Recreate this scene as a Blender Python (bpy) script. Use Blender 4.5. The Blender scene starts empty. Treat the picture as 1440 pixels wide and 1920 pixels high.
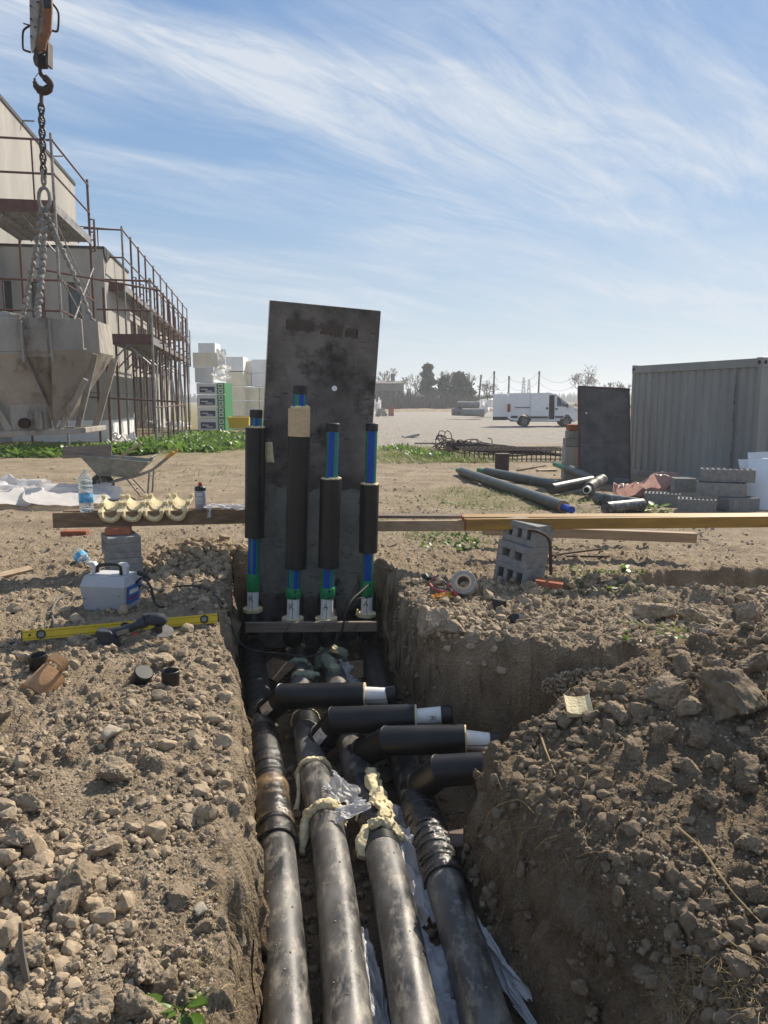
import bpy, bmesh, math, random
import numpy as np
from mathutils import Vector, Matrix, Euler

S = bpy.context.scene
COL = S.collection
R = math.radians
PI = math.pi
rnd = random.Random(11)
nrg = np.random.default_rng(5)

# ------------------------------------------------------------------ camera, sky, sun, exposure
CAM_H, PITCH, FPX = 1.68, R(8.28), 1443.0        # eye height, downward pitch, focal length in photo pixels (1440 x 1920)
cam_d = bpy.data.cameras.new('camera')
cam = bpy.data.objects.new('camera', cam_d)
COL.objects.link(cam)
cam.location = (0, 0, CAM_H)
cam.rotation_euler = (R(90) - PITCH, 0, 0)
cam_d.sensor_fit = 'VERTICAL'
cam_d.sensor_height = 36
cam_d.lens = 36 * FPX / 1920
cam_d.clip_start = 0.05
cam_d.clip_end = 5000
S.camera = cam

SUN_AZ, SUN_EL = R(33.5), R(39.0)
sun_dir = Vector((math.sin(SUN_AZ) * math.cos(SUN_EL), math.cos(SUN_AZ) * math.cos(SUN_EL), math.sin(SUN_EL)))
sl = bpy.data.lights.new('sun', 'SUN')
sl.energy = 5.0
sl.angle = R(0.6)
sl.color = (1.0, 0.90, 0.76)
so = bpy.data.objects.new('sun', sl)
COL.objects.link(so)
so.location = (60, 90, 80)
so.rotation_euler = sun_dir.to_track_quat('Z', 'Y').to_euler()

W = bpy.data.worlds.new('World')
S.world = W
W.use_nodes = True
nt = W.node_tree
nt.nodes.clear()
def wn(t, **k):
    n = nt.nodes.new(t)
    for a, b in k.items():
        setattr(n, a, b)
    return n
def wl(a, b):
    nt.links.new(a, b)
sky = wn('ShaderNodeTexSky', sky_type='NISHITA')
sky.sun_disc = False
sky.sun_elevation = SUN_EL
sky.sun_rotation = SUN_AZ
sky.altitude = 50
sky.air_density = 1.0
sky.dust_density = 0.3
sky.ozone_density = 2.2
tc = wn('ShaderNodeTexCoord')
sep = wn('ShaderNodeSeparateXYZ')
wl(tc.outputs['Generated'], sep.inputs[0])
def wmath(op, a, b=None, clamp=False):
    n = wn('ShaderNodeMath', operation=op, use_clamp=clamp)
    for i, v in enumerate((a, b)):
        if v is None:
            continue
        if isinstance(v, (int, float)):
            n.inputs[i].default_value = v
        else:
            wl(v, n.inputs[i])
    return n.outputs[0]
zc = wmath('ADD', wmath('MAXIMUM', sep.outputs[2], 0.0), 0.10)
comb = wn('ShaderNodeCombineXYZ')
wl(wmath('DIVIDE', sep.outputs[0], zc), comb.inputs[0])
wl(wmath('DIVIDE', sep.outputs[1], zc), comb.inputs[1])
# the high cloud layer: wispy bands stretched along one wind direction
def wnoise(vec, scale, detail, rough, dist=0.0):
    n = wn('ShaderNodeTexNoise')
    n.inputs['Scale'].default_value = scale
    n.inputs['Detail'].default_value = detail
    n.inputs['Roughness'].default_value = rough
    n.inputs['Distortion'].default_value = dist
    wl(vec, n.inputs['Vector'])
    return n
def wmap(rot, scl, loc=(0, 0, 0)):
    a = wn('ShaderNodeMapping', vector_type='POINT')
    a.inputs['Rotation'].default_value = (0, 0, rot)
    wl(comb.outputs[0], a.inputs['Vector'])
    b = wn('ShaderNodeMapping', vector_type='POINT')
    b.inputs['Scale'].default_value = (scl[0], scl[1], 1)
    b.inputs['Location'].default_value = loc
    wl(a.outputs[0], b.inputs['Vector'])
    return b.outputs[0]
warp = wnoise(comb.outputs[0], 0.7, 3, 0.5)
def warped(v, amt):
    m = wn('ShaderNodeVectorMath', operation='MULTIPLY_ADD')
    wl(warp.outputs['Color'], m.inputs[0])
    m.inputs[1].default_value = (amt, amt, 0)
    wl(v, m.inputs[2])
    return m.outputs[0]
def wramp(v, a, b):
    n = wn('ShaderNodeMapRange', interpolation_type='SMOOTHSTEP')
    n.inputs[1].default_value = a
    n.inputs[2].default_value = b
    wl(v, n.inputs[0])
    return n.outputs[0]
ANG = R(-40)
SKYO1, SKYO2 = (4.7, 0.5, 0), (6.5, 2.7, 0)
big = wramp(wnoise(warped(wmap(ANG, (0.40, 0.95), SKYO1), 0.5), 1.0, 5, 0.55).outputs[0], 0.40, 0.64)
streak = wramp(wnoise(warped(wmap(ANG + 0.1, (0.42, 1.9), SKYO2), 0.7), 1.0, 9, 0.6, 0.5).outputs[0], 0.42, 0.70)
fine = wramp(wnoise(warped(wmap(ANG - 0.2, (1.1, 5.0), (3.0, 2.0, 0)), 0.9), 1.2, 10, 0.68, 0.8).outputs[0], 0.20, 0.84)
m1 = wmath('MULTIPLY', big, wmath('ADD', wmath('MULTIPLY', fine, 0.80), 0.10))
m2 = wmath('MULTIPLY', streak, wmath('ADD', wmath('MULTIPLY', fine, 0.75), 0.22))
veil = wramp(sep.outputs[2], 0.36, 0.04)
msk = wmath('ADD', wmath('MULTIPLY', m1, 0.82), wmath('MULTIPLY', m2, 0.86))
msk = wmath('MULTIPLY', msk, wmath('SUBTRACT', 1.05, wmath('MULTIPLY', veil, 0.12)))
msk = wmath('MINIMUM', wmath('ADD', msk, wmath('MULTIPLY', veil, 0.14)), 0.94)
# clear air: blue overhead, paler towards the horizon all round
grad = wn('ShaderNodeValToRGB')
el = grad.color_ramp.elements
el[0].position = 0.0; el[0].color = (0.560, 0.650, 0.720, 1)
el[1].position = 1.0; el[1].color = (0.090, 0.225, 0.52, 1)
for pos_, c_ in ((0.10, (0.455, 0.575, 0.695, 1)), (0.22, (0.275, 0.450, 0.695, 1)), (0.42, (0.165, 0.340, 0.650, 1))):
    e_ = el.new(pos_); e_.color = c_
wl(wmath('MAXIMUM', sep.outputs[2], 0.0), grad.inputs[0])
gx = wn('ShaderNodeMix', data_type='RGBA', blend_type='MULTIPLY')
gx.inputs['Factor'].default_value = 1.0
wl(grad.outputs[0], gx.inputs[6]); gx.inputs[7].default_value = (10, 10, 10, 1)
gm_ = wn('ShaderNodeMix', data_type='RGBA')
gm_.inputs['Factor'].default_value = 0.70
wl(sky.outputs[0], gm_.inputs[6]); wl(gx.outputs[2], gm_.inputs[7])
mixc = wn('ShaderNodeMix', data_type='RGBA')
wl(msk, mixc.inputs['Factor'])
wl(gm_.outputs[2], mixc.inputs[6])
mixc.inputs[7].default_value = (6.9, 7.5, 8.3, 1)
bg = wn('ShaderNodeBackground')
bg.inputs['Strength'].default_value = 0.067
wl(mixc.outputs[2], bg.inputs['Color'])
wo = wn('ShaderNodeOutputWorld')
wl(bg.outputs[0], wo.inputs['Surface'])
S.view_settings.view_transform = 'Standard'
S.view_settings.look = 'None'
S.view_settings.exposure = 0.60
S.view_settings.gamma = 1.0
S.view_settings.use_curve_mapping = False
S.render.engine = 'CYCLES'
S.cycles.max_bounces = 6
S.cycles.transparent_max_bounces = 12
S.cycles.use_denoising = True

# ------------------------------------------------------------------ rays: a point of the place seen at a photo pixel
CP, SP = math.cos(PITCH), math.sin(PITCH)
def ray(px, py):
    a, b = (px - 720) / FPX, -(py - 960) / FPX
    return Vector((a, CP + b * SP, -SP + b * CP))
def atY(px, py, Y):
    d = ray(px, py)
    return Vector((0, 0, CAM_H)) + d * (Y / d.y)
def atZ(px, py, z):
    d = ray(px, py)
    return Vector((0, 0, CAM_H)) + d * ((z - CAM_H) / d.z)

# ------------------------------------------------------------------ noise in numpy
def _h(ix, iy, iz, seed):
    ix = ix.astype(np.int64); iy = iy.astype(np.int64); iz = iz.astype(np.int64)
    n = (ix * 374761393 + iy * 668265263 + iz * 2147483647 + seed * 974634777) & 0xFFFFFFFF
    n = ((n ^ (n >> 13)) * 1274126177) & 0xFFFFFFFF
    n = ((n ^ (n >> 16)) * 2246822519) & 0xFFFFFFFF
    return ((n ^ (n >> 15)) & 0xFFFFFF) / float(0xFFFFFF)
def vnoise(x, y, z=None, seed=0):
    if z is None:
        z = np.zeros_like(x)
    fx, fy, fz = np.floor(x), np.floor(y), np.floor(z)
    tx, ty, tz = x - fx, y - fy, z - fz
    tx = tx * tx * tx * (tx * (tx * 6 - 15) + 10); ty = ty * ty * ty * (ty * (ty * 6 - 15) + 10); tz = tz * tz * (3 - 2 * tz)
    flat = not np.any(tz)
    def lay(dz):
        a = _h(fx, fy, fz + dz, seed) * (1 - tx) + _h(fx + 1, fy, fz + dz, seed) * tx
        b = _h(fx, fy + 1, fz + dz, seed) * (1 - tx) + _h(fx + 1, fy + 1, fz + dz, seed) * tx
        return a * (1 - ty) + b * ty
    l0 = lay(0)
    if flat:
        return l0 * 2 - 1
    return (l0 * (1 - tz) + lay(1) * tz) * 2 - 1
def fbm(x, y, z=None, seed=0, octv=4, gain=0.5):
    s, a, f, t = 0, 1.0, 1.0, 0
    for i in range(octv):
        s = s + a * vnoise(x * f + 17.3 * i, y * f - 9.1 * i, None if z is None else z * f, seed + i)
        t += a; a *= gain; f *= 2.03
    return s / t
def lumps(x, y, cell, seed, rmin=0.3, rmax=0.75):
    """height of crumb-like lumps: each grid cell holds one rounded, tilted lump; returns 0..1 times cell size"""
    gx, gy = np.floor(x / cell), np.floor(y / cell)
    out = np.zeros_like(x)
    z0 = np.zeros_like(x)
    for dx in (-1, 0, 1):
        for dy in (-1, 0, 1):
            cx, cy = gx + dx, gy + dy
            px = (cx + _h(cx, cy, z0, seed)) * cell
            py = (cy + _h(cx, cy, z0, seed + 1)) * cell
            r = cell * (rmin + (rmax - rmin) * _h(cx, cy, z0, seed + 2) ** 2)
            an = _h(cx, cy, z0, seed + 3) * PI
            st = 0.65 + 0.5 * _h(cx, cy, z0, seed + 4)
            ex, ey = x - px, y - py
            ca, sa = np.cos(an), np.sin(an)
            a = (ex * ca + ey * sa) / st
            b = (-ex * sa + ey * ca) * st
            d2 = (np.abs(a) ** 2.4 + np.abs(b) ** 2.4) / (r ** 2.4)
            tq = _h(cx, cy, z0, seed + 5) * 2 * PI
            hh = r * np.clip(np.minimum(np.clip(1 - d2, 0, 1) ** 0.42, 0.62 + 0.55 * (a * np.cos(tq) + b * np.sin(tq)) / r), 0, 1)
            out = np.maximum(out, hh)
    return out
def ss(t):
    t = np.clip(t, 0, 1)
    return t * t * (3 - 2 * t)

# ------------------------------------------------------------------ the lie of the land
def shear(y):
    return 0.17 * np.clip(y, -6, 12)
FLOOR = -0.87
def dig(x, y):
    """0 on the banks .. 1 on the trench floor; second value: lower heap surface masks"""
    u = x + shear(y)
    wob = 0.045 * fbm(x * 2.3, y * 2.3, seed=31, octv=3) + 0.030 * fbm(x * 9, y * 9, seed=33, octv=3)
    l0 = -0.12 - 0.17 * ss((y - 4.3) / 1.4) + wob
    tl = ss((u - l0) / 0.10)
    near = 1 - ss((y - 3.7) / 0.7)
    foot = 1.16 + near * (0.99 - 1.16) + wob * 1.5
    lip = 1.30 + near * (1.17 + 0.32 * (1 - ss((y - 2.3) / 1.3)) - 1.30) + wob * (2.5 - near)
    tr = 1 - ss((u - foot) / (lip - foot))
    te = 1 - ss((y - 7.55) / 0.16)
    d1 = tl * tr * te
    yn = np.interp(x, [0.3, 0.7, 1.5, 2.2, 4.0], [3.78, 3.84, 4.20, 4.36, 4.6]) + wob
    yf = np.interp(x, [-0.2, 0.2, 0.7, 1.2, 2.2, 3.2], [5.6, 5.30, 5.02, 4.90, 5.02, 5.15]) + wob * 1.6
    d2 = ss((y - yn) / 0.20) * (1 - ss((y - yf) / 0.15)) * ss((u - 0.7) / 0.3) * (1 - ss((x - 5.5) / 0.5))
    p0 = np.interp(x, [2.2, 2.8, 5, 9], [6.55, 6.45, 6.5, 6.6]) + wob
    p1 = np.interp(x, [2.2, 2.8, 5, 9], [6.9, 7.35, 7.55, 7.7]) + wob
    d3 = 0.62 * ss((y - p0) / 0.35) * (1 - ss((y - p1) / 0.10)) * ss((x - 2.25) / 0.35) * (1 - ss((x - 7.5) / 1))
    return np.maximum(np.maximum(d1, d2), d3)
def lie(x, y):
    u = x + shear(y)
    t = 0.05 * fbm(x * 0.5, y * 0.5, seed=3, octv=3) * (1 - ss((y - 14) / 6))
    t = t + 0.23 * np.exp(-((x + 1.75) / 0.55) ** 2 - ((y - 7.75) / 0.42) ** 2)          # heap beside the board
    t = t - 0.05 * ss((u + 0.55) / 0.45) * (1 - ss((u - 0.1) / 0.2)) * (1 - ss((y - 8) / 1))          # worn trench shoulder
    near = 1 - ss((y - 4.1) / 0.6)
    m = 0.45 * ss((x - 0.45) / 1.8) * ss((y - 1.9) / 2.1) - 0.05 - 0.10 * (1 - ss((y - 1.3) / 1.5))
    t = t + near * ss((u - 0.9) / 0.3) * (m + 0.05 * fbm(x * 2.2, y * 2.2, seed=8, octv=3))                # spoil heap
    t = t - 0.13 * near * (1 - ss((u - 1.1) / 0.6)) * ss((u - 0.8) / 0.2)
    t = t + 0.02 * np.exp(-((x - 0.55) / 0.45) ** 2 - ((y - 5.75) / 0.35) ** 2)             # crumbly brow of the far bank
    t = t + 0.10 * np.exp(-((x - 2.9) / 1.0) ** 2 - ((y - 6.15) / 0.28) ** 2)
    return t
def rough_amt(x, y):
    a = 1 - 0.72 * ss((y - 7.4) / 3.0)
    pat = 0.62 + 0.38 * ss((fbm(x * 1.1, y * 1.1, seed=21, octv=3) + 0.25) / 0.6)
    return a * pat
def H(x, y):
    x = np.asarray(x, float); y = np.asarray(y, float)
    d = dig(x, y)
    z = lie(x, y) * (1 - d) + FLOOR * d
    a = rough_amt(x, y) * (1 - 0.75 * d)
    w = (y < 16)
    n = 0.022 * fbm(x * 3, y * 3, seed=41, octv=4) * (0.25 + 0.75 * a)
    wx = x + 0.03 * fbm(x * 6, y * 6, seed=44, octv=2)
    wy = y + 0.03 * fbm(x * 6, y * 6, seed=45, octv=2)
    patch = ss((fbm(x * 1.7, y * 1.7, seed=22, octv=2) + 0.35) / 0.6)
    n = n + a * (0.72 * lumps(wx, wy, 0.16, 51, 0.1, 0.62) * patch + 0.85 * lumps(wx, wy, 0.070, 55, 0.15, 0.72) + 0.80 * lumps(wx, wy, 0.031, 59, 0.2, 0.8) + 0.022 * (0.5 - np.abs(fbm(x * 13, y * 13, seed=64, octv=3))) + 0.010 * fbm(x * 40, y * 40, seed=63, octv=2))
    mid = ss((y - 8) / 2) * (1 - ss((y - 24) / 5))
    rut = np.exp(-((np.mod(y + 0.25 * x + 0.8 * fbm(x * 0.3, y * 0.3, seed=72, octv=2), 1.9) - 0.95) / 0.16) ** 2)
    n = n + mid * (0.035 * fbm(x * 1.3, y * 1.3, seed=73, octv=5, gain=0.6) - 0.03 * rut * ss((y - 9.5) / 2))
    far = ss((y - 12) / 10)
    n = n + far * 0.05 * fbm(x * 0.6, y * 0.6, seed=71, octv=3) * (1 - ss((y - 60) / 60))
    return z + n
def Hs(x, y):
    return float(H(np.array([x]), np.array([y]))[0])
def gp(px, py, lift=0.0):
    """where the ray through a photo pixel meets the ground"""
    d = ray(px, py)
    def march(Y):
        Z = CAM_H + d.z / d.y * Y
        hit = np.nonzero(Z < H(d.x / d.y * Y, Y) + lift)[0]
        return hit[0] if len(hit) else len(Y) - 1
    Y = _YC
    i = march(Y)
    Y = np.linspace(Y[max(i - 1, 0)], Y[i], 14)
    i = march(Y)
    return Vector((d.x / d.y * Y[i], Y[i], CAM_H + d.z / d.y * Y[i]))
_YC = np.concatenate([np.arange(1.3, 14, 0.07), np.geomspace(14, 400, 300)])

# ------------------------------------------------------------------ mesh building helpers
class MB:
    def __init__(self):
        self.v, self.f, self.m = [], [], []
    def add(self, vs, fs, mi=0):
        o = len(self.v)
        self.v += [tuple(p) for p in vs]
        self.f += [tuple(i + o for i in f) for f in fs]
        self.m += [mi] * len(fs) if isinstance(mi, int) else list(mi)
        return self
    def box(self, c, s, rot=None, mi=0):
        hx, hy, hz = s[0] / 2, s[1] / 2, s[2] / 2
        vs = [Vector((x * hx, y * hy, z * hz)) for z in (-1, 1) for y in (-1, 1) for x in (-1, 1)]
        if rot is not None:
            q = rot if isinstance(rot, Matrix) else Euler(rot).to_matrix()
            vs = [q @ p for p in vs]
        vs = [p + Vector(c) for p in vs]
        return self.add(vs, [(0, 2, 3, 1), (4, 5, 7, 6), (0, 1, 5, 4), (2, 6, 7, 3), (0, 4, 6, 2), (1, 3, 7, 5)], mi)
    def beam(self, a, b, w, h, up=(0, 0, 1), mi=0, ext=0.0):
        """rectangular bar from a to b, w across, h along up"""
        a, b = Vector(a), Vector(b)
        d = (b - a).normalized()
        s = d.cross(Vector(up)).normalized()
        t = s.cross(d)
        a = a - d * ext; b = b + d * ext
        vs = [p + s * (i * w / 2) + t * (j * h / 2) for p in (a, b) for i, j in ((-1, -1), (1, -1), (1, 1), (-1, 1))]
        return self.add(vs, [(3, 2, 1, 0), (4, 5, 6, 7), (0, 1, 5, 4), (1, 2, 6, 5), (2, 3, 7, 6), (3, 0, 4, 7)], mi)
    def tube(self, pts, r, n=12, cap=True, mi=0, up=None, stripes=None, close=False, inner=None):
        pts = [Vector(p) for p in pts]
        rs = list(r) if isinstance(r, (list, tuple)) else [r] * len(pts)
        N = len(pts)
        tan = []
        for i in range(N):
            if close:
                t = pts[(i + 1) % N] - pts[i - 1]
            else:
                t = pts[min(i + 1, N - 1)] - pts[max(i - 1, 0)]
            tan.append(t.normalized() if t.length > 1e-9 else Vector((0, 0, 1)))
        u0 = Vector(up) if up is not None else (Vector((0, 0, 1)) if abs(tan[0].z) < 0.9 else Vector((0, -1, 0)))
        nrm = (u0 - tan[0] * u0.dot(tan[0])).normalized()
        vs = []
        for i in range(N):
            nrm = (nrm - tan[i] * nrm.dot(tan[i])).normalized()
            b = tan[i].cross(nrm)
            for k in range(n):
                a = 2 * PI * k / n
                vs.append(pts[i] + (nrm * math.cos(a) + b * math.sin(a)) * rs[i])
        fs, ms = [], []
        for i in range(N if close else N - 1):
            j = (i + 1) % N
            for k in range(n):
                l = (k + 1) % n
                fs.append((i * n + k, i * n + l, j * n + l, j * n + k))
                ms.append(stripes[k % len(stripes)] if stripes else mi)
        if cap and not close:
            fs.append(tuple(range(n - 1, -1, -1))); ms.append(mi)
            fs.append(tuple(range((N - 1) * n, N * n))); ms.append(mi)
        return self.add(vs, fs, ms)
    def lathe(self, prof, n=20, mi=0, axis=None, org=(0, 0, 0), mis=None):
        """prof: (r, z) pairs turned round z"""
        q = Matrix.Identity(3) if axis is None else Vector(axis).to_track_quat('Z', 'Y').to_matrix()
        o = Vector(org)
        vs = []
        for r, z in prof:
            for k in range(n):
                a = 2 * PI * k / n
                vs.append(q @ Vector((r * math.cos(a), r * math.sin(a), z)) + o)
        fs, ms = [], []
        for i in range(len(prof) - 1):
            for k in range(n):
                l = (k + 1) % n
                fs.append((i * n + k, i * n + l, (i + 1) * n + l, (i + 1) * n + k))
                ms.append(mis[i] if mis else mi)
        return self.add(vs, fs, ms)
    def prism(self, poly, ext, mi=0):
        """poly: 3D outline (counter-clockwise seen from -ext), pushed by the vector ext"""
        e = Vector(ext)
        n = len(poly)
        vs = [Vector(p) for p in poly] + [Vector(p) + e for p in poly]
        fs = [tuple(range(n - 1, -1, -1)), tuple(range(n, 2 * n))] + [(i, (i + 1) % n, n + (i + 1) % n, n + i) for i in range(n)]
        return self.add(vs, fs, mi)
    def quad(self, a, b, c, d, mi=0):
        return self.add([a, b, c, d], [(0, 1, 2, 3)], mi)
    def mesh(self, name, mat, smooth=False, bevel=0, seg=2, weld=False, fixn=True, jitter=0):
        me = bpy.data.meshes.new(name)
        me.from_pydata([tuple(p) for p in self.v], [], self.f)
        me.polygons.foreach_set('material_index', self.m)
        for m in (mat if isinstance(mat, (list, tuple)) else [mat]):
            me.materials.append(m)
        bm = bmesh.new()
        bm.from_mesh(me)
        if weld:
            bmesh.ops.remove_doubles(bm, verts=bm.verts, dist=1e-5)
        if fixn:
            bmesh.ops.recalc_face_normals(bm, faces=bm.faces)
        if bevel:
            es = [e for e in bm.edges if len(e.link_faces) == 2 and e.calc_face_angle(0) > 0.6]
            bmesh.ops.bevel(bm, geom=es, offset=bevel, segments=seg, affect='EDGES', profile=0.6, clamp_overlap=True)
        for f in bm.faces:
            f.smooth = smooth
        if smooth:
            for e in bm.edges:
                if len(e.link_faces) == 2 and e.calc_face_angle(0) > 0.75:
                    e.smooth = False
        bm.to_mesh(me)
        bm.free()
        return me
def link(o, parent=None):
    COL.objects.link(o)
    if parent is not None:
        o.parent = parent
    return o
def tag(o, label=None, cat=None, group=None, kind=None):
    for k, v in (('label', label), ('category', cat), ('group', group), ('kind', kind)):
        if v is not None:
            o[k] = v
    return o
def thing(name, label, cat, loc=(0, 0, 0), rot=(0, 0, 0), group=None):
    o = bpy.data.objects.new(name, None)
    o.empty_display_size = 0.1
    o.location = loc
    o.rotation_euler = rot
    link(o)
    return tag(o, label, cat, group)
def root_mat(o):
    return Matrix.LocRotScale(o.location, o.rotation_euler, None)
def obj(name, mb, mat, parent=None, world=False, up_parent=None, **k):
    me = mb.mesh(name, mat, **k)
    if world and parent is not None:
        inv = root_mat(parent).inverted()
        me.transform(inv)
    return link(bpy.data.objects.new(name, me), parent)
def solo(name, mb, mat, label, cat, group=None, loc=None, rot=None, **k):
    """a thing that is one mesh; built in its own frame (loc given) or in the place's frame"""
    me = mb.mesh(name, mat, **k)
    o = bpy.data.objects.new(name, me)
    if loc is not None:
        o.location = loc
    if rot is not None:
        o.rotation_euler = rot
    if loc is None:
        c = Vector((sum(v.co.x for v in me.vertices), sum(v.co.y for v in me.vertices), 0)) / len(me.vertices)
        c.z = min(v.co.z for v in me.vertices)
        me.transform(Matrix.Translation(-c))
        o.location = c
    link(o)
    return tag(o, label, cat, group)
def dup(root, loc=None, rot=None, label=None, group=None, scale=None):
    r = root.copy()
    COL.objects.link(r)
    if loc is not None: r.location = loc
    if rot is not None: r.rotation_euler = rot
    if scale is not None: r.scale = scale
    if label: r['label'] = label
    if group: r['group'] = group
    for ch in list(root.children):
        c = ch.copy(); COL.objects.link(c); c.parent = r
        for g in list(ch.children):
            d = g.copy(); COL.objects.link(d); d.parent = c
    return r
def np_mesh(name, V, F, mat, smooth=True):
    """V (n,3) float, F (m,k) int, all faces with k corners"""
    me = bpy.data.meshes.new(name)
    V = np.ascontiguousarray(V, dtype=np.float32); F = np.ascontiguousarray(F, dtype=np.int32)
    me.vertices.add(len(V)); me.vertices.foreach_set('co', V.ravel())
    k = F.shape[1]
    me.loops.add(F.size); me.loops.foreach_set('vertex_index', F.ravel())
    me.polygons.add(len(F))
    me.polygons.foreach_set('loop_start', np.arange(0, F.size, k, dtype=np.int32))
    me.polygons.foreach_set('use_smooth', np.full(len(F), smooth, dtype=bool))
    for m in (mat if isinstance(mat, (list, tuple)) else [mat]):
        me.materials.append(m)
    me.update(calc_edges=True)
    return me

# ------------------------------------------------------------------ materials
def mat(name, c1, c2=None, rough=0.7, scale=6.0, detail=6, bump=0.0, bscale=60.0, metal=0.0, c3=None, s3=25.0, t3=(0.55, 0.75), stretch=(1, 1, 1),
        spec=0.5, trans=0.0, alpha=1.0, lo=0.35, hi=0.65, rand=0.0, ior=1.45, rough2=None, sheen=0, sss=0.0, transl=0.0, back=None, bdist=0.01):
    m = bpy.data.materials.new(name)
    m.use_nodes = True
    t = m.node_tree
    b = t.nodes['Principled BSDF']
    N = lambda ty: t.nodes.new(ty)
    L = t.links.new
    b.inputs['Roughness'].default_value = rough
    b.inputs['Metallic'].default_value = metal
    b.inputs['Specular IOR Level'].default_value = spec
    b.inputs['IOR'].default_value = ior
    b.inputs['Transmission Weight'].default_value = trans
    b.inputs['Alpha'].default_value = alpha
    if sss:
        b.inputs['Subsurface Weight'].default_value = sss
        b.inputs['Subsurface Radius'].default_value = (0.02, 0.015, 0.01)
    col = None
    tcn = N('ShaderNodeTexCoord')
    mp = N('ShaderNodeMapping')
    mp.inputs['Scale'].default_value = stretch
    L(tcn.outputs['Object'], mp.inputs['Vector'])
    vec = mp.outputs[0]
    if rand:
        oi = N('ShaderNodeObjectInfo')
        off = N('ShaderNodeVectorMath'); off.operation = 'MULTIPLY_ADD'
        L(oi.outputs['Random'], off.inputs[0])
        off.inputs[1].default_value = (7, 13, 5)
        L(vec, off.inputs[2])
        vec = off.outputs[0]
    def noise(sc, det, ro=0.6):
        n = N('ShaderNodeTexNoise')
        n.inputs['Scale'].default_value = sc
        n.inputs['Detail'].default_value = det
        n.inputs['Roughness'].default_value = ro
        L(vec, n.inputs['Vector'])
        return n.outputs[0]
    def rng(v, a, bb):
        n = N('ShaderNodeMapRange')
        n.inputs[1].default_value = a; n.inputs[2].default_value = bb
        L(v, n.inputs[0])
        return n.outputs[0]
    def mix(f, a, bb):
        n = N('ShaderNodeMix'); n.data_type = 'RGBA'
        if isinstance(f, float): n.inputs['Factor'].default_value = f
        else: L(f, n.inputs['Factor'])
        for s, v in ((6, a), (7, bb)):
            if isinstance(v, tuple): n.inputs[s].default_value = (v[0], v[1], v[2], 1)
            else: L(v, n.inputs[s])
        return n.outputs[2]
    f1 = None
    if c2 is not None:
        f1 = rng(noise(scale, detail), lo, hi)
        col = mix(f1, c1, c2)
    if c3 is not None:
        f3 = rng(noise(s3, 5, 0.7), t3[0], t3[1])
        col = mix(f3, col if col is not None else c1, c3)
    if rand:
        hsv = N('ShaderNodeHueSaturation')
        mr = N('ShaderNodeMapRange')
        mr.inputs[3].default_value = 1 - rand; mr.inputs[4].default_value = 1 + rand
        L(oi.outputs['Random'], mr.inputs[0])
        L(mr.outputs[0], hsv.inputs['Value'])
        if col is None: hsv.inputs['Color'].default_value = (*c1, 1)
        else: L(col, hsv.inputs['Color'])
        col = hsv.outputs[0]
    if col is None: b.inputs['Base Color'].default_value = (*c1, 1)
    else: L(col, b.inputs['Base Color'])
    if rough2 is not None and f1 is not None:
        n = N('ShaderNodeMapRange')
        n.inputs[3].default_value = rough; n.inputs[4].default_value = rough2
        L(f1, n.inputs[0]); L(n.outputs[0], b.inputs['Roughness'])
    if bump:
        bn = N('ShaderNodeBump')
        bn.inputs['Strength'].default_value = bump
        bn.inputs['Distance'].default_value = bdist
        L(noise(bscale, 6, 0.65), bn.inputs['Height'])
        L(bn.outputs[0], b.inputs['Normal'])
    if transl:
        tr = N('ShaderNodeBsdfTranslucent')
        if col is None: tr.inputs['Color'].default_value = (*c1, 1)
        else: L(col, tr.inputs['Color'])
        ms = N('ShaderNodeMixShader'); ms.inputs[0].default_value = transl
        L(b.outputs[0], ms.inputs[1]); L(tr.outputs[0], ms.inputs[2])
        L(ms.outputs[0], t.nodes['Material Output'].inputs['Surface'])
    return m

MT = {}
MT['clod'] = mat('dry_soil', (0.385, 0.305, 0.212), (0.235, 0.180, 0.120), 0.95, 1.6, 8, 1.0, 5.5, c3=(0.45, 0.375, 0.285), s3=6, t3=(0.50, 0.78), spec=0.1, rand=0.18, bdist=0.012)
MT['clodd'] = mat('shade_darkened_dug_soil', (0.275, 0.215, 0.148), (0.155, 0.118, 0.079), 0.95, 1.6, 8, 1.0, 5.5, c3=(0.36, 0.30, 0.225), s3=6, t3=(0.50, 0.78), spec=0.1, rand=0.25, bdist=0.012)  # dug soil, darkened further to put the heap's shade into its colour
MT['stone'] = mat('limestone', (0.44, 0.385, 0.30), (0.31, 0.26, 0.195), 0.9, 1.6, 6, 0.8, 6, spec=0.2, rand=0.15, bdist=0.008)
MT['block'] = mat('grey_concrete_block', (0.30, 0.295, 0.28), (0.21, 0.205, 0.195), 0.95, 14, 8, 0.8, 180, spec=0.2, c3=(0.36, 0.34, 0.30), s3=60, bdist=0.004, rand=0.06)
MT['wallc'] = mat('raw_concrete', (0.40, 0.38, 0.345), (0.31, 0.295, 0.268), 0.9, 0.5, 8, 0.3, 12, spec=0.2, c3=(0.215, 0.205, 0.19), s3=1.3, t3=(0.52, 0.85), stretch=(1, 1, 0.25))
MT['bucketc'] = mat('cement_caked_steel', (0.43, 0.40, 0.352), (0.26, 0.235, 0.205), 0.85, 1.8, 10, 1.0, 14, spec=0.25, c3=(0.135, 0.112, 0.09), s3=3.5, t3=(0.54, 0.68), stretch=(1, 1, 0.4), bdist=0.035)
MT['pipe'] = mat('dusty_black_polyethylene', (0.024, 0.024, 0.025), (0.150, 0.142, 0.128), 0.30, 3.4, 12, 0.18, 60, spec=0.55, c3=(0.32, 0.29, 0.24), s3=10, t3=(0.50, 0.74), lo=0.38, hi=0.68, rough2=0.55, bdist=0.004, stretch=(1.5, 0.7, 1.5))
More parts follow.
